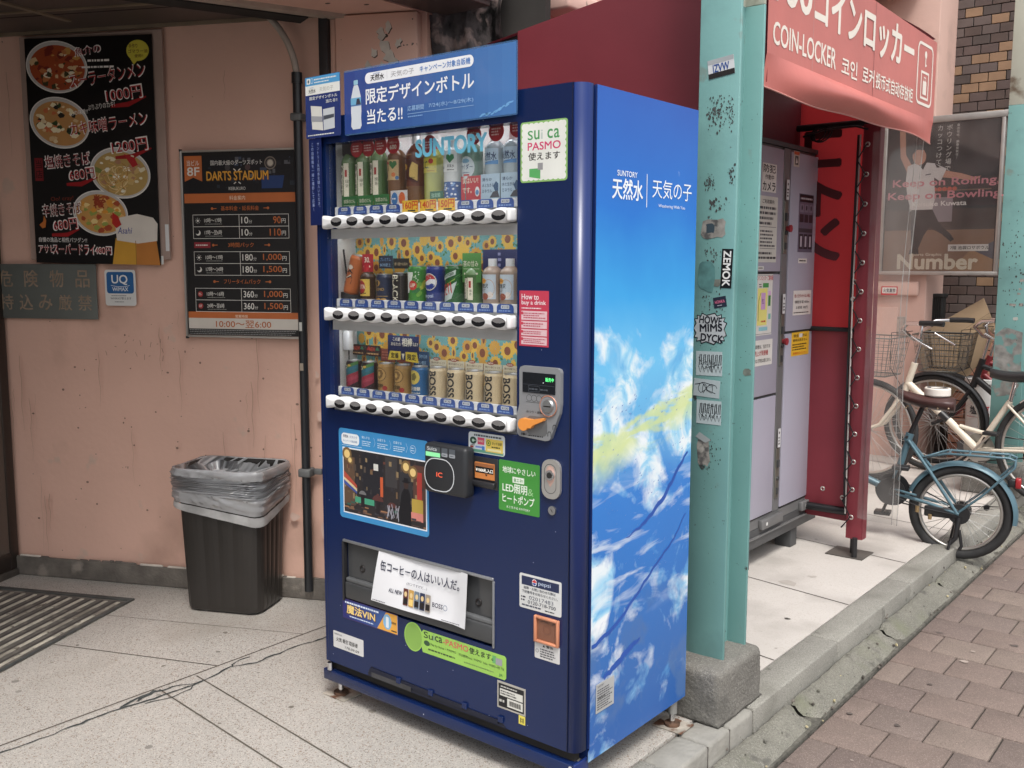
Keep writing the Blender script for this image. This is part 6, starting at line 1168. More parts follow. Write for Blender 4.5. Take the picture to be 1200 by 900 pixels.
mb = MB(); mb.box((-.512, 1.32, .19), (-.503, 2.86, .236), lg)
for y0, y1 in ((1.70, 1.93), (2.165, 2.395), (2.625, 2.842)): mb.box((-.503, y0, .180), (-.480, y1, .225), lg, None, .004); p = P(LF, mb, .0152); p.ell(y0+.045, .203, .009, .009, ink(215,215,212,.2), 1, 14)
mb.build('base_rail', lk)
def locker_door(y0, y1, z0, z1): mb = MB(); mb.box((-.511, y0, z0), (-.497, y1, z1), lil, None, .003); mb.box((-.505, y0+.01, z0-.004), (-.4985, y1-.02, z0-.0005), dark); return mb.build('door', lk)
for y0, y1, zz in ((1.40, 1.85, (.238,.80,1.36,1.92)), (1.93, 2.300, (.238, .802, 1.363, 1.922)), (2.385, 2.815, (.240, 1.082, 1.922))):
    for a, b in zip(zz[:-1], zz[1:]): locker_door(y0, y1, a+.006, b-.006)
for yc in (1.89, 2.345, 2.845):
    mb = MB(); mb.box((-.511, yc-.036, .238), (-.4985, yc+.028, 1.925), lg, None, .002, 1); mb.build('lock_strip', lk)
    for zc in ((.47, 1.10, 1.62) if yc < 2.8 else (.62, 1.56)):
        mb = MB(); mb.box((-.4985, yc-.026, zc-.17), (-.494, yc+.010, zc+.07), M('lock_brass', (.20,.195,.165), .4, .6, var=.15), None, .002, 1); mb.box((-.494, yc-.020, zc-.02), (-.486, yc+.0, zc+.015), lgd); mb.cyl((-.494, yc-.006, zc-.075), (-.487, yc-.006, zc-.075), .010, lgd, n=12); mb.box((-.494, yc-.014, zc-.15), (-.489, yc+.002, zc-.12), lgd)
        p = P(LF, mb, .0045); p.rect(yc-.022, zc+.075, yc+.008, zc+.165, ink(205,205,205), 1); p.ell(yc-.007, zc+.145, .006, .006, DK, 2, 10); p.fine(yc-.016, zc+.085, yc+.004, zc+.128, 3, DK, 2)
        if zc > .7: mb.cyl((-.494, yc+.004, zc-.055), (-.478, yc+.004, zc-.055), .012, M('red_knob', (.32,.03,.04), .4), n=12); mb.cyl((-.480, yc+.004, zc-.055), (-.472, yc+.004, zc-.055), .017, _mc['red_knob'], n=14)
        mb.build('lock', lk)
LW_ = ink(218,214,208); LD = LF @ Matrix.Translation((0,0,-.0018))
def note(y0, z0, y1, z1, m_, draw, label): board('notice', LD, y0, z0, y1, z1, m_, lk, .0008, draw=draw, label=label)
note(2.075, 1.718, 2.222, 1.842, LW_, lambda p: (p.text('防犯', 2.085, 1.803, .125, .034, DK, 1, .04), p.text('作動中', 2.105, 1.772, .09, .022, DK, 1, .03), p.text('カメラ', 2.082, 1.724, .13, .038, DK, 1, .05)), 'white notice about a security camera in bold black')
note(2.05, 1.41, 2.245, 1.700, ink(200,197,188), lambda p: (p.text('ご利用案内', 2.085, 1.668, .12, .018, DK, 1, .02), p.fine(2.06, 1.57, 2.235, 1.66, 4, ink(70,70,72), 1), p.rect(2.06, 1.565, 2.235, 1.567, ink(90,90,90), 1), p.fine(2.07, 1.475, 2.23, 1.555, 5, ink(80,80,82), 1), p.rect(2.07, 1.47, 2.23, 1.472, ink(90,90,90), 1), p.fine(2.06, 1.42, 2.24, 1.46, 2, ink(60,60,62), 1)), 'tall cream notice of rules on the upper left door')
note(2.06, 1.377, 2.12, 1.392, LW_, lambda p: p.fine(2.064, 1.380, 2.116, 1.389, 1, DK, 1), 'small white number tag')
def draw(p):
    p.text('コインロッカーご案内図', 2.055, 1.330, .165, .022, ink(190,60,80), 1, .03); y0, y1 = 2.047, 2.222
    p.rect(y0+.02, 1.13, y0+.12, 1.295, ink(232,222,130), 1); p.rect(y0+.055, 1.20, y0+.10, 1.275, ink(205,160,205), 1.5); p.text('西口', y0+.066, 1.225, .02, .022, DK, 2); p.rect(y0+.07, 1.298, y0+.13, 1.318, ink(70,150,80), 1); p.rect(y0+.13, 1.215, y0+.155, 1.262, ink(60,135,70), 1); p.rect(y0+.128, 1.262, y0+.155, 1.282, ink(215,170,210), 1); p.rect(y0+.135, 1.155, y0+.16, 1.18, ink(120,180,170), 1)
    p.fine(y0+.03, 1.297, y0+.065, 1.317, 2, DK, 1); p.fine(y0+.06, 1.14, y0+.11, 1.155, 1, ink(190,40,40), 2); p.line([(y0+.05,1.275),(y0+.03,1.24),(y0+.03,1.15)], .003, DK, 2); p.rect(y0+.04, 1.105, y0+.13, 1.122, ink(140,195,205), 1); p.frame_(y0+.002, 1.09, y1-.002, 1.352, .002, ink(120,120,125), 1)
note(2.047, 1.085, 2.222, 1.357, LW_, draw, 'colourful floor map notice'); 
note(2.04, .948, 2.238, 1.064, LW_, lambda p: (p.text('両替は、当方でお', 2.06, 1.025, .155, .018, DK, 1, .03), p.text('売上げ両替機', 2.052, .993, .14, .024, ink(165,50,50), 1, .04), p.text('では1万円札は使えません', 2.05, .962, .175, .018, DK, 1, .03)), 'white notice with black and red lines')
note(2.405, 1.851, 2.470, 1.922, ink(200,192,180), lambda p: (p.rect(2.408, 1.905, 2.467, 1.92, ink(190,90,50), 1), p.rect(2.418, 1.86, 2.456, 1.90, ink(60,55,50), 1), p.poly([(2.425,1.865),(2.435,1.895),(2.45,1.87)], LW_, 2)), 'small pictogram sticker at the top of the right door')
def draw(p):
    p.rect(2.492, 1.695, 2.652, 1.730, ink(28,26,30), 1); p.fine(2.50, 1.703, 2.64, 1.72, 1, ink(180,175,180), 2)
    for i in range(3):
        x = 2.497 + i*.054; p.rect(x, 1.600, x+.045, 1.638, ink(40,36,42), 1); p.rect(x, 1.648, x+.045, 1.685, ink(118,110,125), 1); p.ell(x+.022, 1.668, .008, .012, ink(40,36,42), 2, 10); p.rect(x, 1.475, x+.045, 1.545, ink(40,36,42), 1); p.rect(x+.012, 1.485, x+.033, 1.535, ink(170,165,175), 2)
    p.rect(2.49, 1.553, 2.652, 1.572, ink(60,56,62), 1)
note(2.485, 1.46, 2.657, 1.733, ink(98,90,106), draw, 'dark printed instruction panel with three pictures'); note(2.50, 1.408, 2.60, 1.430, LW_, lambda p: p.fine(2.51, 1.413, 2.59, 1.426, 1, DK, 1), 'small white number tag')
note(2.456, 1.161, 2.670, 1.278, LW_, lambda p: (p.text('使い方がわからない時は', 2.468, 1.244, .19, .017, ink(150,40,40), 1, .03), p.text('横断歩道 400m', 2.475, 1.216, .17, .015, DK, 1, .02), p.text('お客様 300円', 2.49, 1.190, .14, .014, DK, 1, .02), p.fine(2.465, 1.168, 2.66, 1.178, 1, DK, 1)), 'white notice with a red first line on the right door')
note(2.454, .966, 2.664, 1.079, ink(226,178,50), lambda p: (p.text('現金 以外は', 2.475, 1.055, .16, .014, DK, 1, .03), p.rect(2.54, 1.053, 2.58, 1.071, LW_, 2), p.text('使用出来ません', 2.47, 1.034, .17, .014, DK, 1, .04), p.fine(2.465, .99, 2.655, 1.026, 3, ink(60,45,20), 1), p.text('両替機はありません', 2.475, .972, .165, .012, ink(190,70,30), 1, .02)), 'yellow notice on the lower right door')

# ------------------------------------------------------------------ red tarpaulin shelter over the lockers
redt = cloth('red_tarpaulin', (.205,.030,.042), .12); redb = cloth('bright_red_sheet', (.42,.035,.04), .55); mar = cloth('maroon_sheet', (.16,.026,.036), .10, .55)
aw = thing('awning', 'red awning with white coin locker lettering and a curling valance over the lockers', 'awning', (0, 1.8, 2.0))
AF = frame((.035, 0, 0), (0,1,0), (0,0,1)); awf = cloth('awning_face', (.60,.185,.16), .12, .36)
mb = MB(); mb.sheet(lambda u, v: (.93 + u*1.735, 2.045 - .012*u + v*(.36 - .02*u) + (0 if v > .5 else 0), .0008*math.sin(u*9)*math.sin(v*3.1)), 40, 8, awf, AF)
p = P(AF, mb, .0012, .0003); cw = M('awning_white', (.80,.74,.66), .5, var=.03); y0 = .965
# big line runs from the yen sign to the long vowel; the sheet carries on above the frame of the photo
p.text('¥100', .80, 2.212, .46, .135, cw, 1, .035); p.text('コインロッカー', 1.290, 2.198, 1.055, .150, cw, 1, .05); 
p.text('COIN-LOCKER', .968, 2.078, .52, .068, cw, 1, .03); p.text('코인', 1.545, 2.072, .155, .062, cw, 1, .035); p.text('로커', 1.757, 2.072, .125, .062, cw, 1, .035); p.text('投币式自动存放柜', 1.902, 2.074, .455, .058, cw, 1, .035)
bx0, bx1, bz0, bz1 = 2.405, 2.610, 2.088, 2.335; q = rr(bx0, bz0, bx1, bz1, .03); p.line(q + q[:1], .012, cw, 1); p.frame_(2.455, 2.108, 2.565, 2.225, .010, cw, 1); p.rect(2.485, 2.128, 2.535, 2.185, cw, 1, .006); p.line([(2.497,2.185),(2.497,2.20),(2.523,2.20),(2.523,2.185)], .006, cw, 1); p.ell(2.51, 2.295, .016, .016, cw, 1, 14); p.line([(2.51,2.29),(2.51,2.245)], .010, cw, 1); p.line([(2.51,2.252),(2.525,2.252)], .008, cw, 1)
p.rect(1.280, 2.03, 1.283, 2.39, M('awning_seam', (.55,.30,.27), .5), .4); p.rect(1.872, 2.03, 1.875, 2.385, M('awning_seam2', (.30,.08,.08), .5), .4)
mb.build('front_sheet', aw)
def val(u, v):
    s = math.sin(math.pi*min(max((u-.0)/1.0, 0), 1)); y = .93 + u*1.735; drop = .098 + .012*math.sin(u*5.3+.6) - .004*math.cos(u*15); b = math.sin(v*math.pi)
    x = .035 + (.035*b*s*(1+.5*math.sin(u*6.1))) + v*v*.012*math.sin(u*7.0+1) - v*.02*(1-s)
    return (x, y, 2.045 - .012*u - v*drop)
mb = MB(); mb.sheet(val, 70, 12, awf); pts = [val(k/70, 1.0) for k in range(71)]; mb.tube(pts, .0028, M('awning_hem', (.52,.24,.21), .5), 6); mb.build('valance', aw)
mb = MB(); mb.sheet(lambda u, v: (.03 - 1.15*u, .95 + v*1.71, 2.385 - .155*u + .008*math.sin(v*9)), 6, 14, mar); mb.build('roof_sheet', aw)
mb = MB(); mb.add([(.030,.948,1.96),(.030,.948,2.388),(-.962,.948,2.254),(-.962,.948,.9),(-.10,.948,.9),(-.10,.948,1.96)], [(0,1,2,3,4,5)], redt); mb.build('end_sheet', aw)
mb = MB(); mb.box((-.60, 1.0, 1.955), (-.592, 2.72, 2.30), mar); mb.build('back_sheet', aw)
rail = M('black_tube', (.02,.02,.022), .4, .3, var=.2); mb = MB(); mb.tube([(.02,.96,2.05),(.02,2.64,2.04)], .014, rail); mb.tube([(-.60,2.66,2.055),(.02,2.66,2.055)], .016, rail); mb.tube([(.015,2.65,2.36),(-1.1,2.65,2.22)], .014, rail); mb.tube([(.015,.975,2.36),(-1.1,.975,2.22)], .014, rail)
for k in range(3): mb.ring(.035 + .004*k, .004, rail, frame((-.48 + .012*k, 2.64, 2.02), (1,0,.1), (.1,.3,1)), 24, 6)
mb.tube([(-.55,2.63,2.01),(-.45,2.63,2.035),(-.30,2.635,2.04),(-.24,2.63,2.02)], .005, rail, 6); mb.build('tube_frame', aw)
# far end curtain with the mirrored lettering showing through
cu = thing('tarpaulin_curtain', 'red tarpaulin end curtain laced to a pole, dark mirrored letters showing through', 'curtain', (-.3, 2.7, .1))
mb = MB(); mb.sheet(lambda u, v: (-1.10 + u*.835, 2.70 + .006*math.sin(u*14 + v*3), 1.09 + v*1.1), 24, 20, redb)
CF = frame((0, 2.692, 0), (1,0,0), (0,0,1)); p = P(CF, mb, 0, .0008); ls = M('letter_shadow', (.085,.012,.016), .6)
p.vtext('コインロッカー'[:3], -.475, 2.06, .215, ls, 1, .065, 1.15, True)
mb.build('upper_sheet', cu)
mb = MB(); mb.sheet(lambda u, v: (-1.10 + u*.835, 2.70 + .008*math.sin(u*11 + v*2), .150 + v*.938), 24, 16, redt); mb.tube([(-1.1,2.69,1.09),(-.268,2.69,1.09)], .011, rail); mb.tube([(-1.1,2.685,.20),(-.25,2.685,.20)], .02, rail); mb.build('lower_sheet', cu)
mb = MB(); mb.tube([(-.232,2.66,.01),(-.232,2.66,2.06)], .016, rail, 10); mb.box((-.34,2.58,.001), (-.16,2.74,.006), M('steel_base', (.12,.11,.10), .6, .4, var=.2), Matrix.Rotation(0, 4, 'Z')); mb.tube([(-.205,2.60,.006),(-.205,2.60,.1)], .013, rail); mb.build('pole', cu)
mb = MB(); mb.sheet(lambda u, v: (-.262 + u*.080 + .01*v*0 - .018*math.sin(v*1.6)*0, 2.632 - .006*math.sin(u*3.14) + .008*math.sin(v*7), .085 + v*1.96), 8, 40, redt); mb.sheet(lambda u, v: (-.182 - .002*math.sin(v*9), 2.63 + u*.06, .085 + v*1.96), 3, 20, redt); mb.build('edge_flap', cu)
mb = MB(); zz = [1.95 - k*.135 for k in range(14)]; lace = []; ringm = M('eyelet', (.55,.52,.48), .3, .8)
for k, z in enumerate(zz):
    T = frame((-.232, 2.6105, z), (1,0,0), (0,0,1)); mb.ring(.009, .0035, ringm, T, 14, 6); 
    lace += [(-.235, 2.606, z), (-.288, 2.640, z - .065)]
mb.tube(lace, .0035, rail, 6); mb.tube([(-.288,2.645,2.0),(-.292,2.64,1.2),(-.285,2.635,.6),(-.276,2.635,.25)], .006, rail, 6); mb.tube([(-.276,2.64,2.0),(-.278,2.63,1.3),(-.27,2.63,.5),(-.272,2.64,.2)], .004, M('clear_cord', (.45,.42,.40), .3), 6)
for x, z in ((-.30,.27),(-.40,.30),(-.27,1.32),(-.275,1.24)): mb.ring(.009, .0035, ringm, frame((x, 2.672 if z < 1 else 2.63, z), (1,0,0), (0,0,1)), 14, 6)
mb.build('lacing', cu)
# clear vinyl sheet hanging at the street side
vin = thin('clear_vinyl', (.72,.72,.70), (.93,.93,.92), .12, .13, .06)
mb = MB(); mb.sheet(lambda u, v: (-.20 + u*(.165 + .035*v) + .012*math.sin(v*6+1)*u, 2.600 - .018*math.sin(u*4) + .014*math.sin(v*5+u*3) + u*.03, .20 - .02*u + v*(1.80 + .03*u)), 16, 50, vin)
for uu in (.86, .985): mb.tube([(-.20 + uu*(.165 + .035*v) + .012*math.sin(v*6+1)*uu, 2.598 - .018*math.sin(uu*4) + .014*math.sin(v*5+uu*3) + uu*.03, .20 - .02*uu + v*(1.80 + .03*uu)) for v in [k/24 for k in range(25)]], .0016, thin('vinyl_hem', (.8,.8,.78), (.8,.8,.8), .15, .5, .1), 5)
o = mb.build('vinyl_sheet', origin=(-.12, 2.6, 1.1)); tag(o, 'clear wrinkled vinyl sheet hanging beside the red curtain edge', 'vinyl sheet')

# ------------------------------------------------------------------ pink building and brick wall behind
t = thing('pink_building', 'pink painted building behind the lockers with moulded ledges and a pier at its end', 'building', (-1.3, 3.5, 0))
mb = MB(); mb.box((-3.2, 1.35, 0), (-1.17, 5.30, 6), pinkb); mb.build('facade', t)
mb = MB(); mb.box((-1.17, 5.30, 0), (-.712, 5.72, 6), pinkb, None, .006); mb.box((-1.169, 5.285, 0), (-.90, 5.30, 1.10), pinkb); mb.build('pier', t)
mb = MB(); mb.box((-1.17, 1.35, 2.43), (-1.02, 5.29, 2.50), pinkb, None, .012); mb.box((-1.17, 1.35, 2.50), (-1.07, 5.29, 2.62), pinkb, None, .02); mb.box((-1.17, 1.35, 3.28), (-.93, 5.29, 3.36), pinkb, None, .01); mb.box((-1.17, 1.35, 3.36), (-.80, 5.30, 3.46), pinkb, None, .02); mb.box((-1.17,5.27,1.185), (-.76,5.2999,1.29), pinkb, None, .012); mb.build('ledge', t)
mb = MB(); FB = frame((0, 5.2985, 0), (1,0,0), (0,0,1)); mb.box((-.955, .905, 0), (-.845, 1.035, .006), M('slot_frame_grey', (.33,.29,.26), .5, .3, var=.15), FB, .003); mb.box((-.945, .915, .006), (-.855, 1.015, .008), M('slot_plate', (.48,.44,.41), .3, .6, var=.15), FB); mb.build('mail_slot', t)
mb = MB(); FB2 = frame((0, 5.269, 0), (1,0,0), (0,0,1)); mb.box((-1.015, 1.19, 0), (-.90, 1.252, .004), RED(), FB2); p = P(FB2, mb, .004); p.rect(-1.008, 1.202, -.907, 1.245, LW_, 1); p.text('火気厳禁', -1.0, 1.208, .086, .03, ink(60,40,60), 2, .04); mb.build('notice', t)['label'] = 'white strip notice edged in red'
board('notice', FB, -1.052, .925, -.962, 1.058, ink(214,208,196), t, .002, n0=.0, draw=lambda p: (p.rect(-1.052, .99, -.962, 1.058, ink(226,172,50), 1), p.fine(-1.045, 1.0, -.97, 1.045, 2, ink(170,90,40), 2), p.fine(-1.045, .935, -.97, .98, 3, ink(90,90,95), 2)), label='yellow and white notice')

def bricks(name, label, x0, x1, z0, z1, y, tiles, gap, tw, th, depth=.25):
    rn = random.Random(31); mb = MB(); mb.box((x0, y+.012, z0), (x1, y+depth, z1), M('dark_mortar', (.055,.047,.043), .9, var=.2, scale=30)); r = 0; z = z0
    while z < z1:
        x = x0 - (tw*.5 if r % 2 else 0)
        while x < x1:
            a, b = max(x, x0)+gap/2, min(x+tw, x1)-gap/2
            if b - a > .01: mb.box((a, y + rn.uniform(-.001, .001), z+gap/2), (b, y+.014, min(z+th, z1)-gap/2), rn.choice(tiles), None, .002, 1)
            x += tw
        z += th; r += 1
    return tag(mb.build(name, origin=((x0+x1)/2, y, z0)), label, 'wall')
bd = [M('tile_%s' % n, c, .55, var=.15, scale=9, bump=.1, bscale=60) for n, c in (('umber', (.085,.06,.052)), ('plum', (.095,.068,.062)), ('soot', (.07,.055,.05)), ('tan', (.26,.165,.10)), ('grey', (.11,.085,.078)))]
bricks('brick_wall', 'dark brown tiled wall with scattered tan tiles, holding the framed bowling poster', -.90, .85, 0, 3.9, 5.72, [bd[0], bd[1], bd[2], bd[0], bd[1], bd[4], bd[4], bd[3]], .006, .118, .066)
br_o = [M('orange_brick_%d' % i, c, .8, var=.15, scale=12, bump=.2, bscale=60) for i, c in enumerate(((.46,.23,.155), (.50,.27,.19), (.42,.20,.14)))]
bricks('brick_planter', 'low orange brick planter wall behind the bicycles', -.56, .9, 0, .955, 5.47, br_o, .008, .21, .062, .2)

# the framed bowling poster
t = thing('framed_poster', 'framed dark bowling poster with a dancing man in white shirt by the pink pier', 'poster', (-.64, 5.25, 1.35))
BF = frame((0, 5.252, 0), (1,0,0), (0,0,1)); al2 = M('worn_aluminium', (.40,.38,.36), .4, .6, var=.12, scale=10)
mb = MB()
for a, b in (((-1.045,1.336),(-.245,1.362)), ((-1.045,2.385),(-.222,2.43)), ((-.268,1.362),(-.245,2.385)), ((-1.045,1.362),(-1.012,2.385))): mb.box((*a, -.03), (*b, .012), al2, BF, .003)
mb.build('frame', t)
mb = MB(); mb.box((-1.04, 1.34, -.028), (-.25, 2.42, -.003), dark, BF); mb.build('backing', t)
def draw(p):
    x0, z0, s = -1.006, 1.364, 1.02; X = lambda u: x0 + u*.732; Z = lambda v: z0 + v*s
    p.rect(X(0), Z(0), X(1), Z(.30), ink(128,98,78), .4); p.rect(X(0), Z(.28), X(1), Z(.42), ink(72,58,54), .5); p.rect(X(0), Z(.54), X(1), Z(.62), ink(60,54,54), .5); p.poly([(X(.62),Z(0)),(X(1),Z(0)),(X(1),Z(.20)),(X(.8),Z(.14))], ink(150,115,85), .6); p.poly([(X(.82),Z(.14)),(X(1),Z(.08)),(X(1),Z(.2))], ink(88,84,92), .7)
    for i in range(7): p.ell(X(.36 + i*.045), Z(.555), .016, .014, ink(190,90,70), .8, 12)
    p.rect(X(.44), Z(.335), X(.62), Z(.50), ink(140,130,136), .8); p.rect(X(.40), Z(.54), X(.95), Z(.548), ink(120,95,80), .7)
    sk, wh, bk = ink(190,140,118), ink(205,200,198), ink(36,34,38)
    p.poly([(X(.10),Z(.98)),(X(.155),Z(.98)),(X(.17),Z(.80)),(X(.25),Z(.70)),(X(.20),Z(.66)),(X(.12),Z(.78))], sk, 1)                     # raised arm
    p.poly([(X(.50),Z(.685)),(X(.68),Z(.655)),(X(.80),Z(.625)),(X(.86),Z(.632)),(X(.80),Z(.602)),(X(.66),Z(.618)),(X(.50),Z(.635))], sk, 1)   # stretched arm
    p.poly([(X(.19),Z(.72)),(X(.25),Z(.735)),(X(.34),Z(.742)),(X(.44),Z(.73)),(X(.55),Z(.69)),(X(.50),Z(.605)),(X(.44),Z(.635)),(X(.46),Z(.50)),(X(.44),Z(.42)),(X(.24),Z(.41)),(X(.20),Z(.52)),(X(.18),Z(.62))], wh, 1.2)
    p.poly([(X(.28),Z(.74)),(X(.37),Z(.745)),(X(.335),Z(.69))], bk, 1.4); p.poly([(X(.44),Z(.73)),(X(.50),Z(.70)),(X(.46),Z(.70))], bk, 1.4); p.line([(X(.36),Z(.655)),(X(.41),Z(.66))], .006, bk, 1.4)
    p.ell(X(.295), Z(.785), .046, .062, sk, 1.5, 20, .15); p.poly([(X(.235),Z(.80)),(X(.24),Z(.845)),(X(.29),Z(.868)),(X(.345),Z(.845)),(X(.352),Z(.80)),(X(.335),Z(.825)),(X(.27),Z(.828))], bk, 1.7)
    p.poly([(X(.245),Z(.42)),(X(.44),Z(.42)),(X(.50),Z(.335)),(X(.57),Z(.28)),(X(.54),Z(.25)),(X(.42),Z(.30)),(X(.37),Z(.24)),(X(.32),Z(.14)),(X(.26),Z(.14)),(X(.25),Z(.28))], bk, 1.2); p.poly([(X(.25),Z(.15)),(X(.33),Z(.15)),(X(.335),Z(.115)),(X(.24),Z(.115))], ink(18,18,20), 1.4); p.poly([(X(.54),Z(.30)),(X(.61),Z(.255)),(X(.65),Z(.215)),(X(.62),Z(.20)),(X(.545),Z(.245))], ink(18,18,20), 1.4)
    pk = ink(200,130,138); p.text('Keep on Rolling,', X(.06), Z(.565), .70, .065, pk, 2, .045); p.text('Keep on Bowling.', X(.02), Z(.478), .76, .065, pk, 2, .045); p.text('Keisuke Kuwata', X(.25), Z(.443), .36, .032, ink(225,220,215), 2, .035)
    w_ = ink(205,202,196); p.vtext('ボウリング場で', X(.56), Z(.985), .046, w_, 2, .01); p.vtext('カッコつけて。', X(.475), Z(.985), .046, w_, 2, .01); p.vtext('桑田佳祐、編集長就任！', X(.635), Z(.985), .022, w_, 2, .01)
    p.text('Number', X(.14), Z(.015), .53, .10, ink(205,195,175), 2, .06); p.text('Sports Graphic', X(.26), Z(.098), .21, .026, ink(205,195,175), 2.4, .02); p.rect(X(.60), Z(.135), X(.955), Z(.18), ink(205,200,195), 2); p.text('7階 池袋ロサボウル', X(.62), Z(.146), .25, .025, ink(40,38,40), 3, .03)
board('poster_sheet', BF, -1.012, 1.362, -.268, 2.385, ink(52,50,52,.35), t, .003, draw=draw)
mb = MB(); mb.box((-1.012, 1.362, .0075), (-.268, 2.385, .009), thin('poster_pane', (.7,.7,.7), (.93,.93,.93), .05, .05, .04), BF); mb.build('pane', t)

# ------------------------------------------------------------------ things stacked behind the bicycles
def cardboard(name, label, pts, y, tilt, rot=0.):
    T = frame((pts[0][0], y, pts[0][1]), (math.cos(rot), math.sin(rot), 0), (0, tilt, 1)); mb = MB(); q = [(a - pts[0][0], b - pts[0][1]) for a, b in pts]; cm = M('cardboard', (.33,.245,.155), .85, var=.08, scale=5, dirt=[((.24,.175,.11), 4, .6, .7)])
    mb.prism(q, 0, .006, cm, T); p = P(T, mb, .006); a, b = q[len(q)//2], q[0]; p.line([Vector(b).lerp(Vector(q[1]), .45), Vector(q[-1]).lerp(Vector(q[-2]), .45)], .004, M('cardboard_fold', (.22,.16,.10), .9), 1)
    return tag(mb.build(name, origin=(pts[0][0], y, pts[0][1])), label, 'cardboard')
cardboard('cardboard_sheet', 'large flattened cardboard sheet leaning behind the handlebars', [(-.72,.93),(-.62,.60),(-.52,.45),(-.30,.78),(-.24,.955),(-.34,1.18)], 5.33, .10)
cardboard('cardboard_sheet', 'smaller cardboard sheet standing in front of the large one', [(-.74,.80),(-.60,.47),(-.45,.66),(-.50,.92),(-.62,1.0)], 5.26, .06)
mb = MB(); bm_ = M('black_bin', (.022,.024,.024), .5, var=.2, scale=20)
mb.prism(rr(-.745, 5.48, -.645, 5.58, .012), .96, 1.19, bm_, FLR, False); 
for k in range(7): mb.box((-.742 + k*.0142, 5.472, .99), (-.735 + k*.0142, 5.479, 1.17), bm_)
mb.box((-.752, 5.472, 1.17), (-.638, 5.59, 1.20), bm_, None, .006); tag(mb.build('black_bin', origin=(-.695, 5.53, .96)), 'small black ribbed bin standing on the planter by the pink pier', 'bin')
t = thing('white_tub', 'white plastic tub with red and black letters behind the bicycle frames', 'tub', (-.28, 5.22, 0))
mb = MB(); wt_ = M('tub_white', (.66,.66,.65), .4, var=.05); mb.lathe([(.11,.20,wt_),(.115,.22,wt_),(.13,.60,wt_),(.137,.61,wt_),(.137,.635,wt_),(.128,.64,wt_)], 26, Matrix.Translation((-.26, 5.22, 0))); mb.box((-.4,5.1,.0), (-.12,5.36,.20), M('crate_grey', (.14,.14,.145), .6, var=.2), None, .01)
p = P(Matrix.Translation((-.26,5.22,0)) @ Matrix(((1,0,0,0),(0,0,-1,0),(0,1,0,0),(0,0,0,1))), mb, .0005, .0004, .1275); p.text('塩', -.075, .40, .06, .055, ink(40,42,50), 1, .05); p.text('豆', .0, .40, .055, .055, ink(170,45,60), 1, .05); p.line([(-.1,.38),(.08,.38)], .004, ink(170,45,60), 1); mb.build('tub_body', t)

# ------------------------------------------------------------------ bicycles
rub = M('tyre_rubber', (.020,.020,.021), .75, var=.2, scale=30); rimm = M('rim_alloy', (.50,.48,.45), .3, .8, var=.1); spk = M('spoke_steel', (.50,.50,.49), .3, .85); bkm = M('bike_black', (.022,.022,.024), .4, .2)
def wheel(t, c, r, name, T, w_=.022, nsp=28, mud=None, mudr=(20, 190)):
    """c in the bike's own frame: s forward, h up; T maps (s, h, lateral) to the world."""
    L0 = T @ Matrix.Translation((c[0], c[1], 0)); 
    o = thing_part(name, t)
    mb = MB(); mb.ring(r-w_, w_, rub, L0, 48, 10, .9); mb.build('tyre', o)
    mb = MB(); mb.ring(r-2*w_-.006, .009, rimm, L0, 48, 8, 1.2); mb.build('rim', o)
    mb = MB(); mb.cyl((0,0,-.035), (0,0,.035), .018, spk, n=10, T=L0); mb.cyl((0,0,-.055), (0,0,.055), .006, spk, n=8, T=L0)
    for k in range(nsp):
        a = 2*math.pi*k/nsp; b = a + (.5 if k % 4 < 2 else -.5); sd_ = .025 if k % 2 else -.025
        mb.cyl((.018*math.cos(b), .018*math.sin(b), sd_), ((r-2*w_-.008)*math.cos(a), (r-2*w_-.008)*math.sin(a), 0), .0013, spk, n=4, T=L0, caps=False)
    mb.build('spokes', o)
    if mud:
        mb = MB(); R_ = r + .012; prof = [(-.030, -.014), (-.022, .002), (0, .008), (.022, .002), (.030, -.014)]; vs = []; n = 40
        for i in range(n+1):
            a = R(mudr[0] + (mudr[1]-mudr[0])*i/n)
            for z, dr in prof: vs.append(((R_+dr)*math.cos(a), (R_+dr)*math.sin(a), z))
        mb.add(vs, [(i*5+j, i*5+j+1, (i+1)*5+j+1, (i+1)*5+j) for i in range(n) for j in range(4)], mud, L0, True)
        mb.build('mudguard', t)
    return o
def thing_part(name, t):
    o = bpy.data.objects.new(name, None); COL.objects.link(o); o.parent = t; o.empty_display_size = .05; return o
def basket(t, T, s0, s1, h0, h1, wd_, m_, taper=.75):
    mb = MB(); sc0 = (s0+s1)/2
    def rect_(h, k): a, b, w2 = sc0 + (s0-sc0)*k, sc0 + (s1-sc0)*k, wd_/2*k; return [(a,h,-w2),(b,h,-w2),(b,h,w2),(a,h,w2)]
    nl = 6
    for i in range(nl+1):
        k = taper + (1-taper)*i/nl; q = rect_(h0 + (h1-h0)*i/nl, k); mb.tube(q, .0045 if i in (0, nl) else .0018, m_, 5, T, True)
    lo_, hi_ = rect_(h0, taper), rect_(h1, 1)
    for e in range(4):
        for i in range(9):
            f_ = i/9; a = Vector(lo_[e]).lerp(Vector(lo_[(e+1) % 4]), f_); b = Vector(hi_[e]).lerp(Vector(hi_[(e+1) % 4]), f_); mb.cyl(a, b, .0016, m_, n=5, T=T, caps=False)
    for i in range(1, 9):
        f_ = i/9; mb.cyl(Vector(lo_[0]).lerp(Vector(lo_[1]), f_), Vector(lo_[3]).lerp(Vector(lo_[2]), f_), .0016, m_, n=5, T=T, caps=False)
    return mb.build('basket', t)
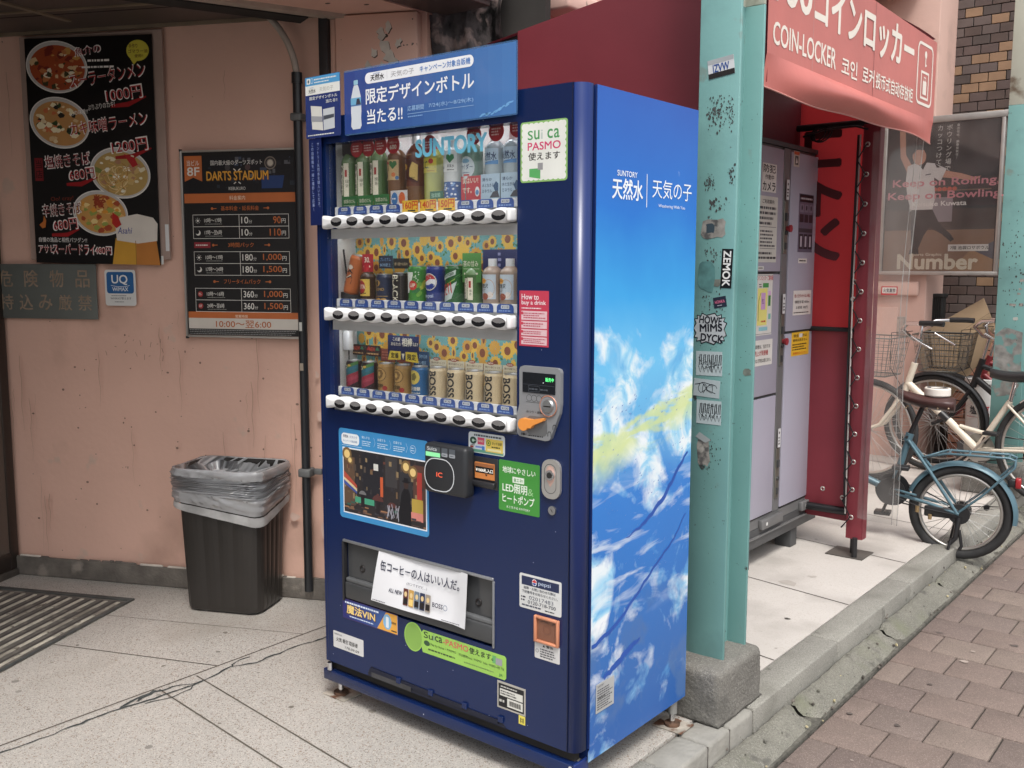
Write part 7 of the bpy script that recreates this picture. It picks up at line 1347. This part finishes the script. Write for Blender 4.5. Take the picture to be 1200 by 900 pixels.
def saddle(t, T, s, h, m_, post, rivets=None, L_=.25, tilt=0.):
    sg = thing_part('saddle', t)
    mb = MB(); vs = []; fs = []; n = 12; m2 = 10
    for i in range(n+1):
        u = i/n; x = -L_*.46 + L_*u; ww = .085*(1-u)**.55 + .022 if u > .12 else .06 + .045*(u/.12)**.5; ww = min(ww, .092)
        top = .012*math.cos(u*5.2) + .012; dep = .050 - .018*u
        for j in range(m2):
            a = math.pi*2*j/m2; z = ww*math.cos(a); y = math.sin(a); vs.append((s + x, h + top*.6 + (y*.022 if y > 0 else y*dep) + x*tilt, z))
    for i in range(n):
        for j in range(m2): fs.append((i*m2+j, i*m2+(j+1) % m2, (i+1)*m2+(j+1) % m2, (i+1)*m2+j))
    mb.add(vs, fs, m_, T, True); mb.add(vs, [list(range(m2)), list(range(n*m2, (n+1)*m2))[::-1]], m_, T)
    mb.build('saddle_cover', sg)
    if rivets:
        mb = MB()
        for k in range(5): 
            for z in (-1, 1): a = Vector((s - .10 + k*.05, h - .022 - .004*k, z*(.088 - .013*k))); bm = bmesh.new(); bmesh.ops.create_icosphere(bm, subdivisions=1, radius=.006); bm.verts.ensure_lookup_table(); mb.add([v.co + a for v in bm.verts], [[v.index for v in f.verts] for f in bm.faces], rivets, T, True); bm.free()
        mb.build('rivets', sg)
    return sg

def bike_frame_matrix(P_, hd):
    h = Vector((hd[0], hd[1], 0)).normalized(); lat = h.cross(Vector((0,0,1))); m = Matrix((h, Vector((0,0,1)), lat)).transposed().to_4x4(); m.translation = Vector(P_); return m
def V3(*p): return [Vector((a[0], a[1], a[2] if len(a) > 2 else 0)) for a in p]

# blue small wheeled bicycle, its front hidden behind the curtain
T = bike_frame_matrix((.128, 3.13, 0), (-.985, -.17)); t = thing('bicycle', 'pale blue small wheeled bicycle with brown studded saddle, parked across the kerb', 'bicycle', (.128, 3.13, -.06))
blu = M('bike_blue', (.09,.165,.205), .35, .15, var=.05, scale=8); brn = M('brown_leather', (.055,.022,.020), .45, var=.2, scale=14, bump=.15, bscale=80)
mb = MB()
mb.tube(V3((.325,.25),(.262,.50),(.252,.555)), .017, blu, 12, T); mb.tube(V3((.325,.25),(.55,.34),(.78,.60)), .019, blu, 12, T); mb.tube(V3((.80,.52),(.76,.70)), .018, blu, 12, T)
for z in (-.05, .05):
    mb.tube(V3((.255,.52, z*.35),(.14,.37,z*.9),(.012,.185,z*1.2)), .0085, blu, 8, T); mb.tube(V3((.32,.245,z*.5),(.15,.215,z*.9),(.0,.178,z*1.2)), .009, blu, 8, T); mb.tube(V3((.31,.265,z*.6),(.24,.255,z),(.2,.25,z*1.1)), .006, blu, 8, T)
    mb.tube(V3((.80,.53,z*.6),(.86,.42,z),(.95,.245,z)), .010, blu, 8, T)
mb.build('frame', t)
mb = MB()
for z in (-.055, .055): mb.tube(V3((.0,.190,z*1.1),(-.10,.285,z*1.2),(-.205,.405,z*1.2),(-.232,.435,z*1.1),(-.232,.468,z),(-.205,.478,z),(.07,.475,z),(.11,.462,z*.8)), .0062, blu, 8, T)
for s_ in (-.205, -.12, -.03, .06): mb.tube(V3((s_,.478,-.055),(s_,.478,.055)), .0055, blu, 8, T)
mb.tube(V3((-.232,.452,-.055),(-.232,.452,.055)), .0055, blu, 8, T); mb.tube(V3((.11,.462,-.045),(.20,.43,0),(.11,.462,.045)), .005, blu, 8, T); mb.build('rack', t)
wheel(t, (0,.177), .240, 'rear_wheel', T, .023, 28, blu, (-5+10, 205)) if False else wheel(t, (0,.177), .240, 'rear_wheel', T, .023, 28, blu, (20, 188))
wheel(t, (.95,.245), .240, 'front_wheel', T, .023, 24, blu, (30, 200))
mb = MB(); mb.tube(V3((.25,.55),(.195,.70)), .0125, bkm, 10, T); mb.tube(V3((.262,.515),(.25,.553)), .021, blu, 10, T); mb.cyl((.262,.535,-.02), (.262,.535,.03), .008, bkm, n=8, T=T); mb.build('seat_post', t)
saddle(t, T, .172, .725, brn, None, M('brass_rivet', (.42,.32,.22), .35, .8), .265, .14)
mb = MB(); mb.box((-.05, .20, .028), (.06, .155, .048), bkm, T, .008); mb.box((.03, .205, .03), (.36, .30, .045), bkm, T, .02) if False else None
mb.tube(V3((.34,.30,.035),(.20,.27,.035),(.05,.20,.035)), .004, bkm, 6, T); mb.tube(V3((.34,.19,.035),(.15,.165,.035),(.0,.135,.035)), .004, bkm, 6, T); mb.cyl((.325,.25,.028), (.325,.25,.036), .085, bkm, n=28, T=T); mb.cyl((.325,.25,-.036), (.325,.25,-.028), .07, bkm, n=28, T=T)
for k in range(2): sgn = 1 if k else -1; mb.tube(V3((.325,.25,.04*sgn),(.325+.05*sgn,.25-.14*sgn,.05*sgn)), .008, bkm, 6, T); mb.box((.325+.05*sgn-.04,.25-.14*sgn-.01,.05*sgn), (.325+.05*sgn+.04,.25-.14*sgn+.01,.12*sgn), bkm, T, .004)
mb.build('crank', t)
mb = MB(); mb.cyl((0,.177,-.06), (0,.177,-.03), .05, bkm, n=22, T=T); mb.cyl((0,.177,.03), (0,.177,.055), .045, bkm, n=22, T=T); mb.box((.0,.150,-.062), (.16,.205,-.045), bkm, T, .012); mb.build('brake_hub', t)
mb = MB(); mb.tube(V3((.0,.16,-.06),(.01,.06,-.075),(.035,.03,-.075)), .013, bkm, 8, T); mb.tube(V3((.02,.16,.06),(.045,.0,.10),(.055,-.085,.13),(.02,-.10,.14)), .006, bkm, 8, T); mb.tube(V3((.03,.05,-.08),(.055,-.10,-.12),(.0,-.075,-.14)), .007, bkm, 8, T); mb.tube(V3((-.005,.10,-.06),(-.02,.02,-.065),(-.01,.0,-.065)), .008, bkm, 8, T); mb.build('kickstand', t)
mb = MB(); mb.box((-.262,.325,-.022), (-.236,.375,.022), M('red_reflector', (.30,.02,.025), .2), T, .006); mb.box((-.238,.33,-.018), (-.205,.37,.018), bkm, T, .006); mb.build('reflector', t)
mb = MB(); mb.tube(V3((.0,.19,.06),(-.11,.205,.06),(-.245,.225,.02)), .0025, bkm, 5, T); mb.tube(V3((-.12,.20,.06),(-.17,.27,.055),(-.2,.34,.02),(-.23,.35,.0)), .002, M('cable_grey', (.3,.3,.3), .4), 5, T); mb.cyl((-.115,.20,.05), (-.115,.20,.075), .014, bkm, n=10, T=T); mb.tube(V3((.33,.24,-.05),(.17,.19,-.06),(.02,.175,-.07)), .003, bkm, 5, T); mb.cyl((.19,.20,-.075), (.19,.17,-.075), .010, M('brass_nut', (.42,.30,.16), .4, .7), n=8, T=T); mb.cyl((.13,.165,-.075), (.13,.14,-.075), .009, _mc['brass_nut'], n=8, T=T); mb.build('cables', t)
mb = MB(); mb.tube(V3((.76,.70),(.74,.86)), .012, chrome, 8, T); mb.tube(V3((.62,.95,-.26),(.74,.90,-.18),(.76,.87,0),(.74,.90,.18),(.62,.95,.26)), .011, chrome, 8, T); mb.build('handlebar', t)
mb = MB(); Tt = T @ Matrix.Translation((.135,.775,.02)); mb.lathe([(.032,-.022,M('tape_white', (.72,.68,.62), .6, var=.06)),(.06,-.022,_mc['tape_white']),(.062,-.018,_mc['tape_white']),(.062,.012,_mc['tape_white']),(.058,.017,_mc['tape_white']),(.034,.017,_mc['tape_white']),(.032,.012,_mc['tape_white']),(.032,-.022,_mc['tape_white'])], 28, Tt @ Matrix.Rotation(-math.pi/2, 4, 'X')); mb.lathe([(.033,.0175,ink(40,42,50)),(.050,.0176,ink(40,42,50))], 28, Tt @ Matrix.Rotation(-math.pi/2, 4, 'X')); tag(mb.build('tape_roll', origin=T @ Vector((.135,.775,.02))), 'white roll of tape lying on the brown bicycle saddle', 'tape')

def city_bike(label, P_, hd, fm, grip, basket_m, saddle_m, mud=None, wr=.335, hb=.0, mixte=True, seat_h=.74, guard=None, rackm=None):
    T = bike_frame_matrix(P_, hd); t = thing('bicycle', label, 'bicycle', P_)
    mb = MB(); BBp = (.435,.29); top = (.262,.60); hd0, hd1 = (.885,.60), (.832,.79)
    mb.tube(V3(BBp, top), .0175, fm, 12, T); mb.tube(V3(hd0, hd1), .021, fm, 12, T); mb.tube(V3(BBp, (.60,.44), (.87,.66)), .023, fm, 12, T)
    if mixte: mb.tube(V3((.36,.385), (.44,.40), (.54,.42)), .013, fm, 10, T)
    else: mb.tube(V3((.28,.56), (.845,.745)), .018, fm, 10, T)
    for z in (-.055, .055):
        mb.tube(V3((.435,.29,z*.5),(.2,.315,z),(0,wr,z*1.1)), .009, fm, 8, T); mb.tube(V3((.27,.58,z*.4),(.14,.46,z*.9),(0,wr,z*1.1)), .008, fm, 8, T)
        mb.tube(V3((.89,.585,z*.8),(.94,.50,z*.9),(1.02,.38,z*.9),(1.12,wr,z*.9)), .0115, fm, 8, T)
    mb.build('frame', t)
    wheel(t, (0,wr), wr, 'rear_wheel', T, .019, 32, mud, (35, 190)); wheel(t, (1.12,wr), wr, 'front_wheel', T, .019, 32, mud, (60, 200))
    mb = MB(); mb.tube(V3((.262,.60),(.24,seat_h-.03)), .0125, chrome, 10, T); mb.build('seat_post', t); saddle(t, T, .235, seat_h, saddle_m, None, None, .27)
    mb = MB(); mb.tube(V3((.832,.79),(.80,.93)), .011, chrome, 10, T)
    for z in (-1, 1): mb.tube(V3((.80,.93,0),(.83,.945,.06*z),(.86,1.01,.16*z),(.80,1.05,.235*z),(.70,1.055,.26*z)), .011, chrome, 10, T)
    mb.tube(V3((.79,.97,-.20),(.72,.93,-.21),(.66,.90,-.2)), .006, chrome, 6, T); mb.tube(V3((.79,.97,.20),(.72,.93,.21),(.66,.90,.2)), .006, chrome, 6, T); mb.tube(V3((.80,1.0,-.15),(.95,.98,-.1),(.98,.75,-.02),(.90,.62,0)), .0025, bkm, 5, T)
    hbo = mb.build('handlebar', t)
    for z in (-1, 1): mb = MB(); mb.tube(V3((.72,1.056,.256*z),(.62,1.058,.265*z),(.575,1.055,.268*z)), .0165, grip, 10, T); mb.build('grip', hbo)
    if basket_m: basket(t, T, .93, 1.24, .70, .945, .34, basket_m); 
    mb = MB(); mb.cyl((.435,.29,.04), (.435,.29,.045), .09, rimm, n=28, T=T); mb.tube(V3((.435,.29,.05),(.54,.17,.06)), .008, rimm, 6, T); mb.box((.50,.155,.06),(.59,.175,.13), bkm, T, .004); mb.tube(V3((.435,.29,-.05),(.33,.41,-.06)), .008, rimm, 6, T); mb.box((.29,.40,-.13),(.37,.42,-.06), bkm, T, .004); mb.tube(V3((.435,.375,.042),(.0,wr+.035,.042)), .004, bkm, 5, T); mb.tube(V3((.435,.205,.042),(.0,wr-.035,.042)), .004, bkm, 5, T); mb.build('crank', t)
    if guard: mb = MB(); mb.prism([(.52,.36),(.42,.39),(.0,wr+.06),(-.06,wr),(.0,wr-.06),(.42,.20),(.52,.24)], .048, .056, guard, T); mb.build('chain_guard', t)
    if rackm:
        mb = MB()
        for z in (-.06, .06): mb.tube(V3((.0,wr,z*1.1),(-.02,.66,z),(-.26,.69,z),(-.28,.68,z)), .005, rackm, 6, T); mb.tube(V3((.2,.60,z*.5),(.12,.665,z),(-.02,.672,z)), .005, rackm, 6, T)
        for s_ in (-.26, -.14, -.02): mb.tube(V3((s_,.68,-.06),(s_,.68,.06)), .005, rackm, 6, T)
        mb.build('rack', t)
    mb = MB(); mb.tube(V3((.0,wr,.07),(-.03,.0,.11)), .006, rimm, 6, T); mb.tube(V3((.0,wr,-.07),(-.03,.0,-.11)), .006, rimm, 6, T); mb.build('kickstand', t)
    mb = MB(); mb.tube(V3((.40,.335),(.385,.37)), .0195, bkm, 10, T); mb.tube(V3((.61,.448),(.66,.49)), .0245, bkm, 10, T); mb.build('frame_band', t)
    return t
wire = M('basket_wire', (.20,.20,.185), .4, .6, var=.2); wireb = M('basket_black', (.03,.03,.03), .45, .3)
t_cr = city_bike('cream city bicycle with wire basket and black saddle, standing beyond the blue one', (.335, 4.33, 0), (-.9975, .07), M('bike_cream', (.66,.60,.50), .4, var=.06, scale=8), bkm, wire, M('black_saddle', (.02,.02,.022), .5, var=.2), None, .335, mixte=True, seat_h=.755, rackm=chrome)
t_bk = city_bike('black bicycle with dark mudguards and wire basket behind the cream one', (.60, 4.98, 0), (-1, -.02), bkm, bkm, wire, _mc['black_saddle'], bkm, .335, mixte=False, seat_h=.75)
t_rd = city_bike('dark red bicycle with black basket and straight grips against the tiled wall', (.58, 5.30, 0), (-.995, -.08), M('bike_red', (.18,.025,.03), .35, .1), bkm, wireb, _mc['black_saddle'], None, .335, mixte=False, seat_h=.75)

# ------------------------------------------------------------------ bin with its bag
ba = Vector(wd); bb = Vector(-wn); bc = Vector((-2.057, .163, 0)) + ba*.166 + bb*.112
t = thing('trash_bin', 'square dark brown plastic bin with fluted sides against the pink wall', 'bin', bc, WA)
BT = frame(bc, ba, bb); bp_ = M('bin_plastic', (.021,.018,.016), .36, var=.15, scale=4, bump=.03, bscale=40)
def sq(k, h, n=12, corner=.045, wob=None):
    pts = []
    for cx, cy, a in ((1, 1, 0), (-1, 1, 90), (-1, -1, 180), (1, -1, 270)):
        for i in range(n//3 + 1): th_ = R(a + 90*i/(n//3)); pts.append((cx*(k-corner) + corner*math.cos(th_), cy*(k*.70-corner) + corner*math.sin(th_)))
    full = []
    for i, q in enumerate(pts):
        nx = pts[(i+1) % len(pts)]; seg = 12 if (Vector(nx)-Vector(q)).length > .1 else 1
        for j in range(seg): v = Vector(q).lerp(Vector(nx), j/seg); full.append((v.x, v.y, h))
    return full
def loft(mb, rings, m_, T, smooth=True):
    n = len(rings[0]); vs = [v for r in rings for v in r]
    return mb.add(vs, [(i*n+j, i*n+(j+1) % n, (i+1)*n+(j+1) % n, (i+1)*n+j) for i in range(len(rings)-1) for j in range(n)], m_, T, smooth)
mb = MB(); H = .585
def flute(ring):
    out = []
    for i, v in enumerate(ring):
        l = max(abs(v[0]), abs(v[1])); k = 1 - (.010 if i % 3 == 0 else 0); out.append((v[0]*k, v[1]*k, v[2]))
    return out
loft(mb, [sq(.150, .004), sq(.162, .012), flute(sq(.165, .03)), flute(sq(.182, H-.09)), sq(.184, H-.085), sq(.187, H-.03), sq(.196, H-.028), sq(.197, H), sq(.190, H+.003), sq(.186, H-.01), sq(.18, H-.1), sq(.158, .02)], bp_, BT, False)
mb.add(sq(.150, .004), [list(range(len(sq(.15, 0))))], bp_, BT); mb.add(sq(.155, .025), [list(range(len(sq(.15, 0))))], bp_, BT); mb.build('bin_body', t)
bag = thin('bag_film', (.86,.87,.90), (.82,.83,.85), .16, .58, .22, .06); bagh = thin('bag_hem', (.80,.80,.80), (.5,.5,.5), .3, .85, .1)
from mathutils import noise as mnoise
def crumple(ring, amp, seed):
    out = []
    for v in ring:
        l = math.hypot(v[0], v[1]); u = (v[0] - v[1]*.8); d = mnoise.noise(Vector((u*6 + seed, v[2]*13 + u*2.5, v[0]*3)))*.55
        for sc_, w_, sl_ in ((9, 1., 5.), (15, .7, -7.), (23, .45, 10.)):
            r_ = 1 - abs(mnoise.noise(Vector((u*sc_*.45 + seed*2, v[2]*sc_*2.2 + u*sl_, 3*sc_))))*3.2
            d += w_*max(0, r_)**3
        d *= amp; out.append((v[0]*(1 + d/l), v[1]*(1 + d/l), v[2]))
    return out
def dense(ring):
    out = []
    for i, a in enumerate(ring):
        b = ring[(i+1) % len(ring)]; k = max(1, int((Vector(b)-Vector(a)).length/.008))
        out += [tuple(Vector(a).lerp(Vector(b), j/k)) for j in range(k)]
    return out
mb = MB(); rs = []
drop = lambda v: (.150 + .055*max(0, (v[0]*.6 - v[1]*.9))/.22 - .012)            # the cuff hangs lower at the front corner
for k in range(23):
    f_ = k/22; base = dense(sq(.199 - .006*f_ + .006*math.sin(f_*3.1), 0))
    rs.append(crumple([(v[0], v[1], H + .004 - drop(v)*f_) for v in base], .0075*min(1, .65 + f_*4)*(1 if f_ < .85 else .5), 1.7))
loft(mb, rs, bag, BT)
loft(mb, [crumple([(v[0], v[1], H + .004 - drop(v)*(.93 + .19*q)) for v in dense(sq(.1985 + .002*math.sin(q*3), 0))], .003, 5.1) for q in (0, .33, .66, 1)], bagh, BT)
def pleat(ring, amp):
    out = []
    for i, v in enumerate(ring): d = amp*(math.sin(i*.55) + .8*math.sin(i*.93+2) + .6*math.sin(i*1.7+1)); l = math.hypot(v[0], v[1]); out.append((v[0]*(1 - abs(d)/l), v[1]*(1 - abs(d)/l), v[2]))
    return out
def wavy(ring, amp): return [(v[0], v[1], v[2] + amp*mnoise.noise(Vector((v[0]*14, v[1]*14, 2)))) for v in ring]
bagi = thin('bag_inner', (.90,.91,.93), (.7,.7,.72), .2, .82, .2, .08)
ins = [pleat(dense(sq(.196 - .006*k - .002*k*k, H + .006 - .04*k)), .003 + .0035*k) for k in range(7)]; loft(mb, ins, bagi, BT)
loft(mb, [crumple(dense(sq(.199, H+.004)), .0049, 1.7), wavy(crumple(dense(sq(.1985, H+.007)), .004, 3.5), .003), wavy(pleat(dense(sq(.196, H+.006)), .003), .003)], bag, BT)
o = mb.build('bin_bag', t); o['label'] = 'thin grey see through bag folded over the rim'
bpy.data.objects.remove(_tob, do_unlink=True)
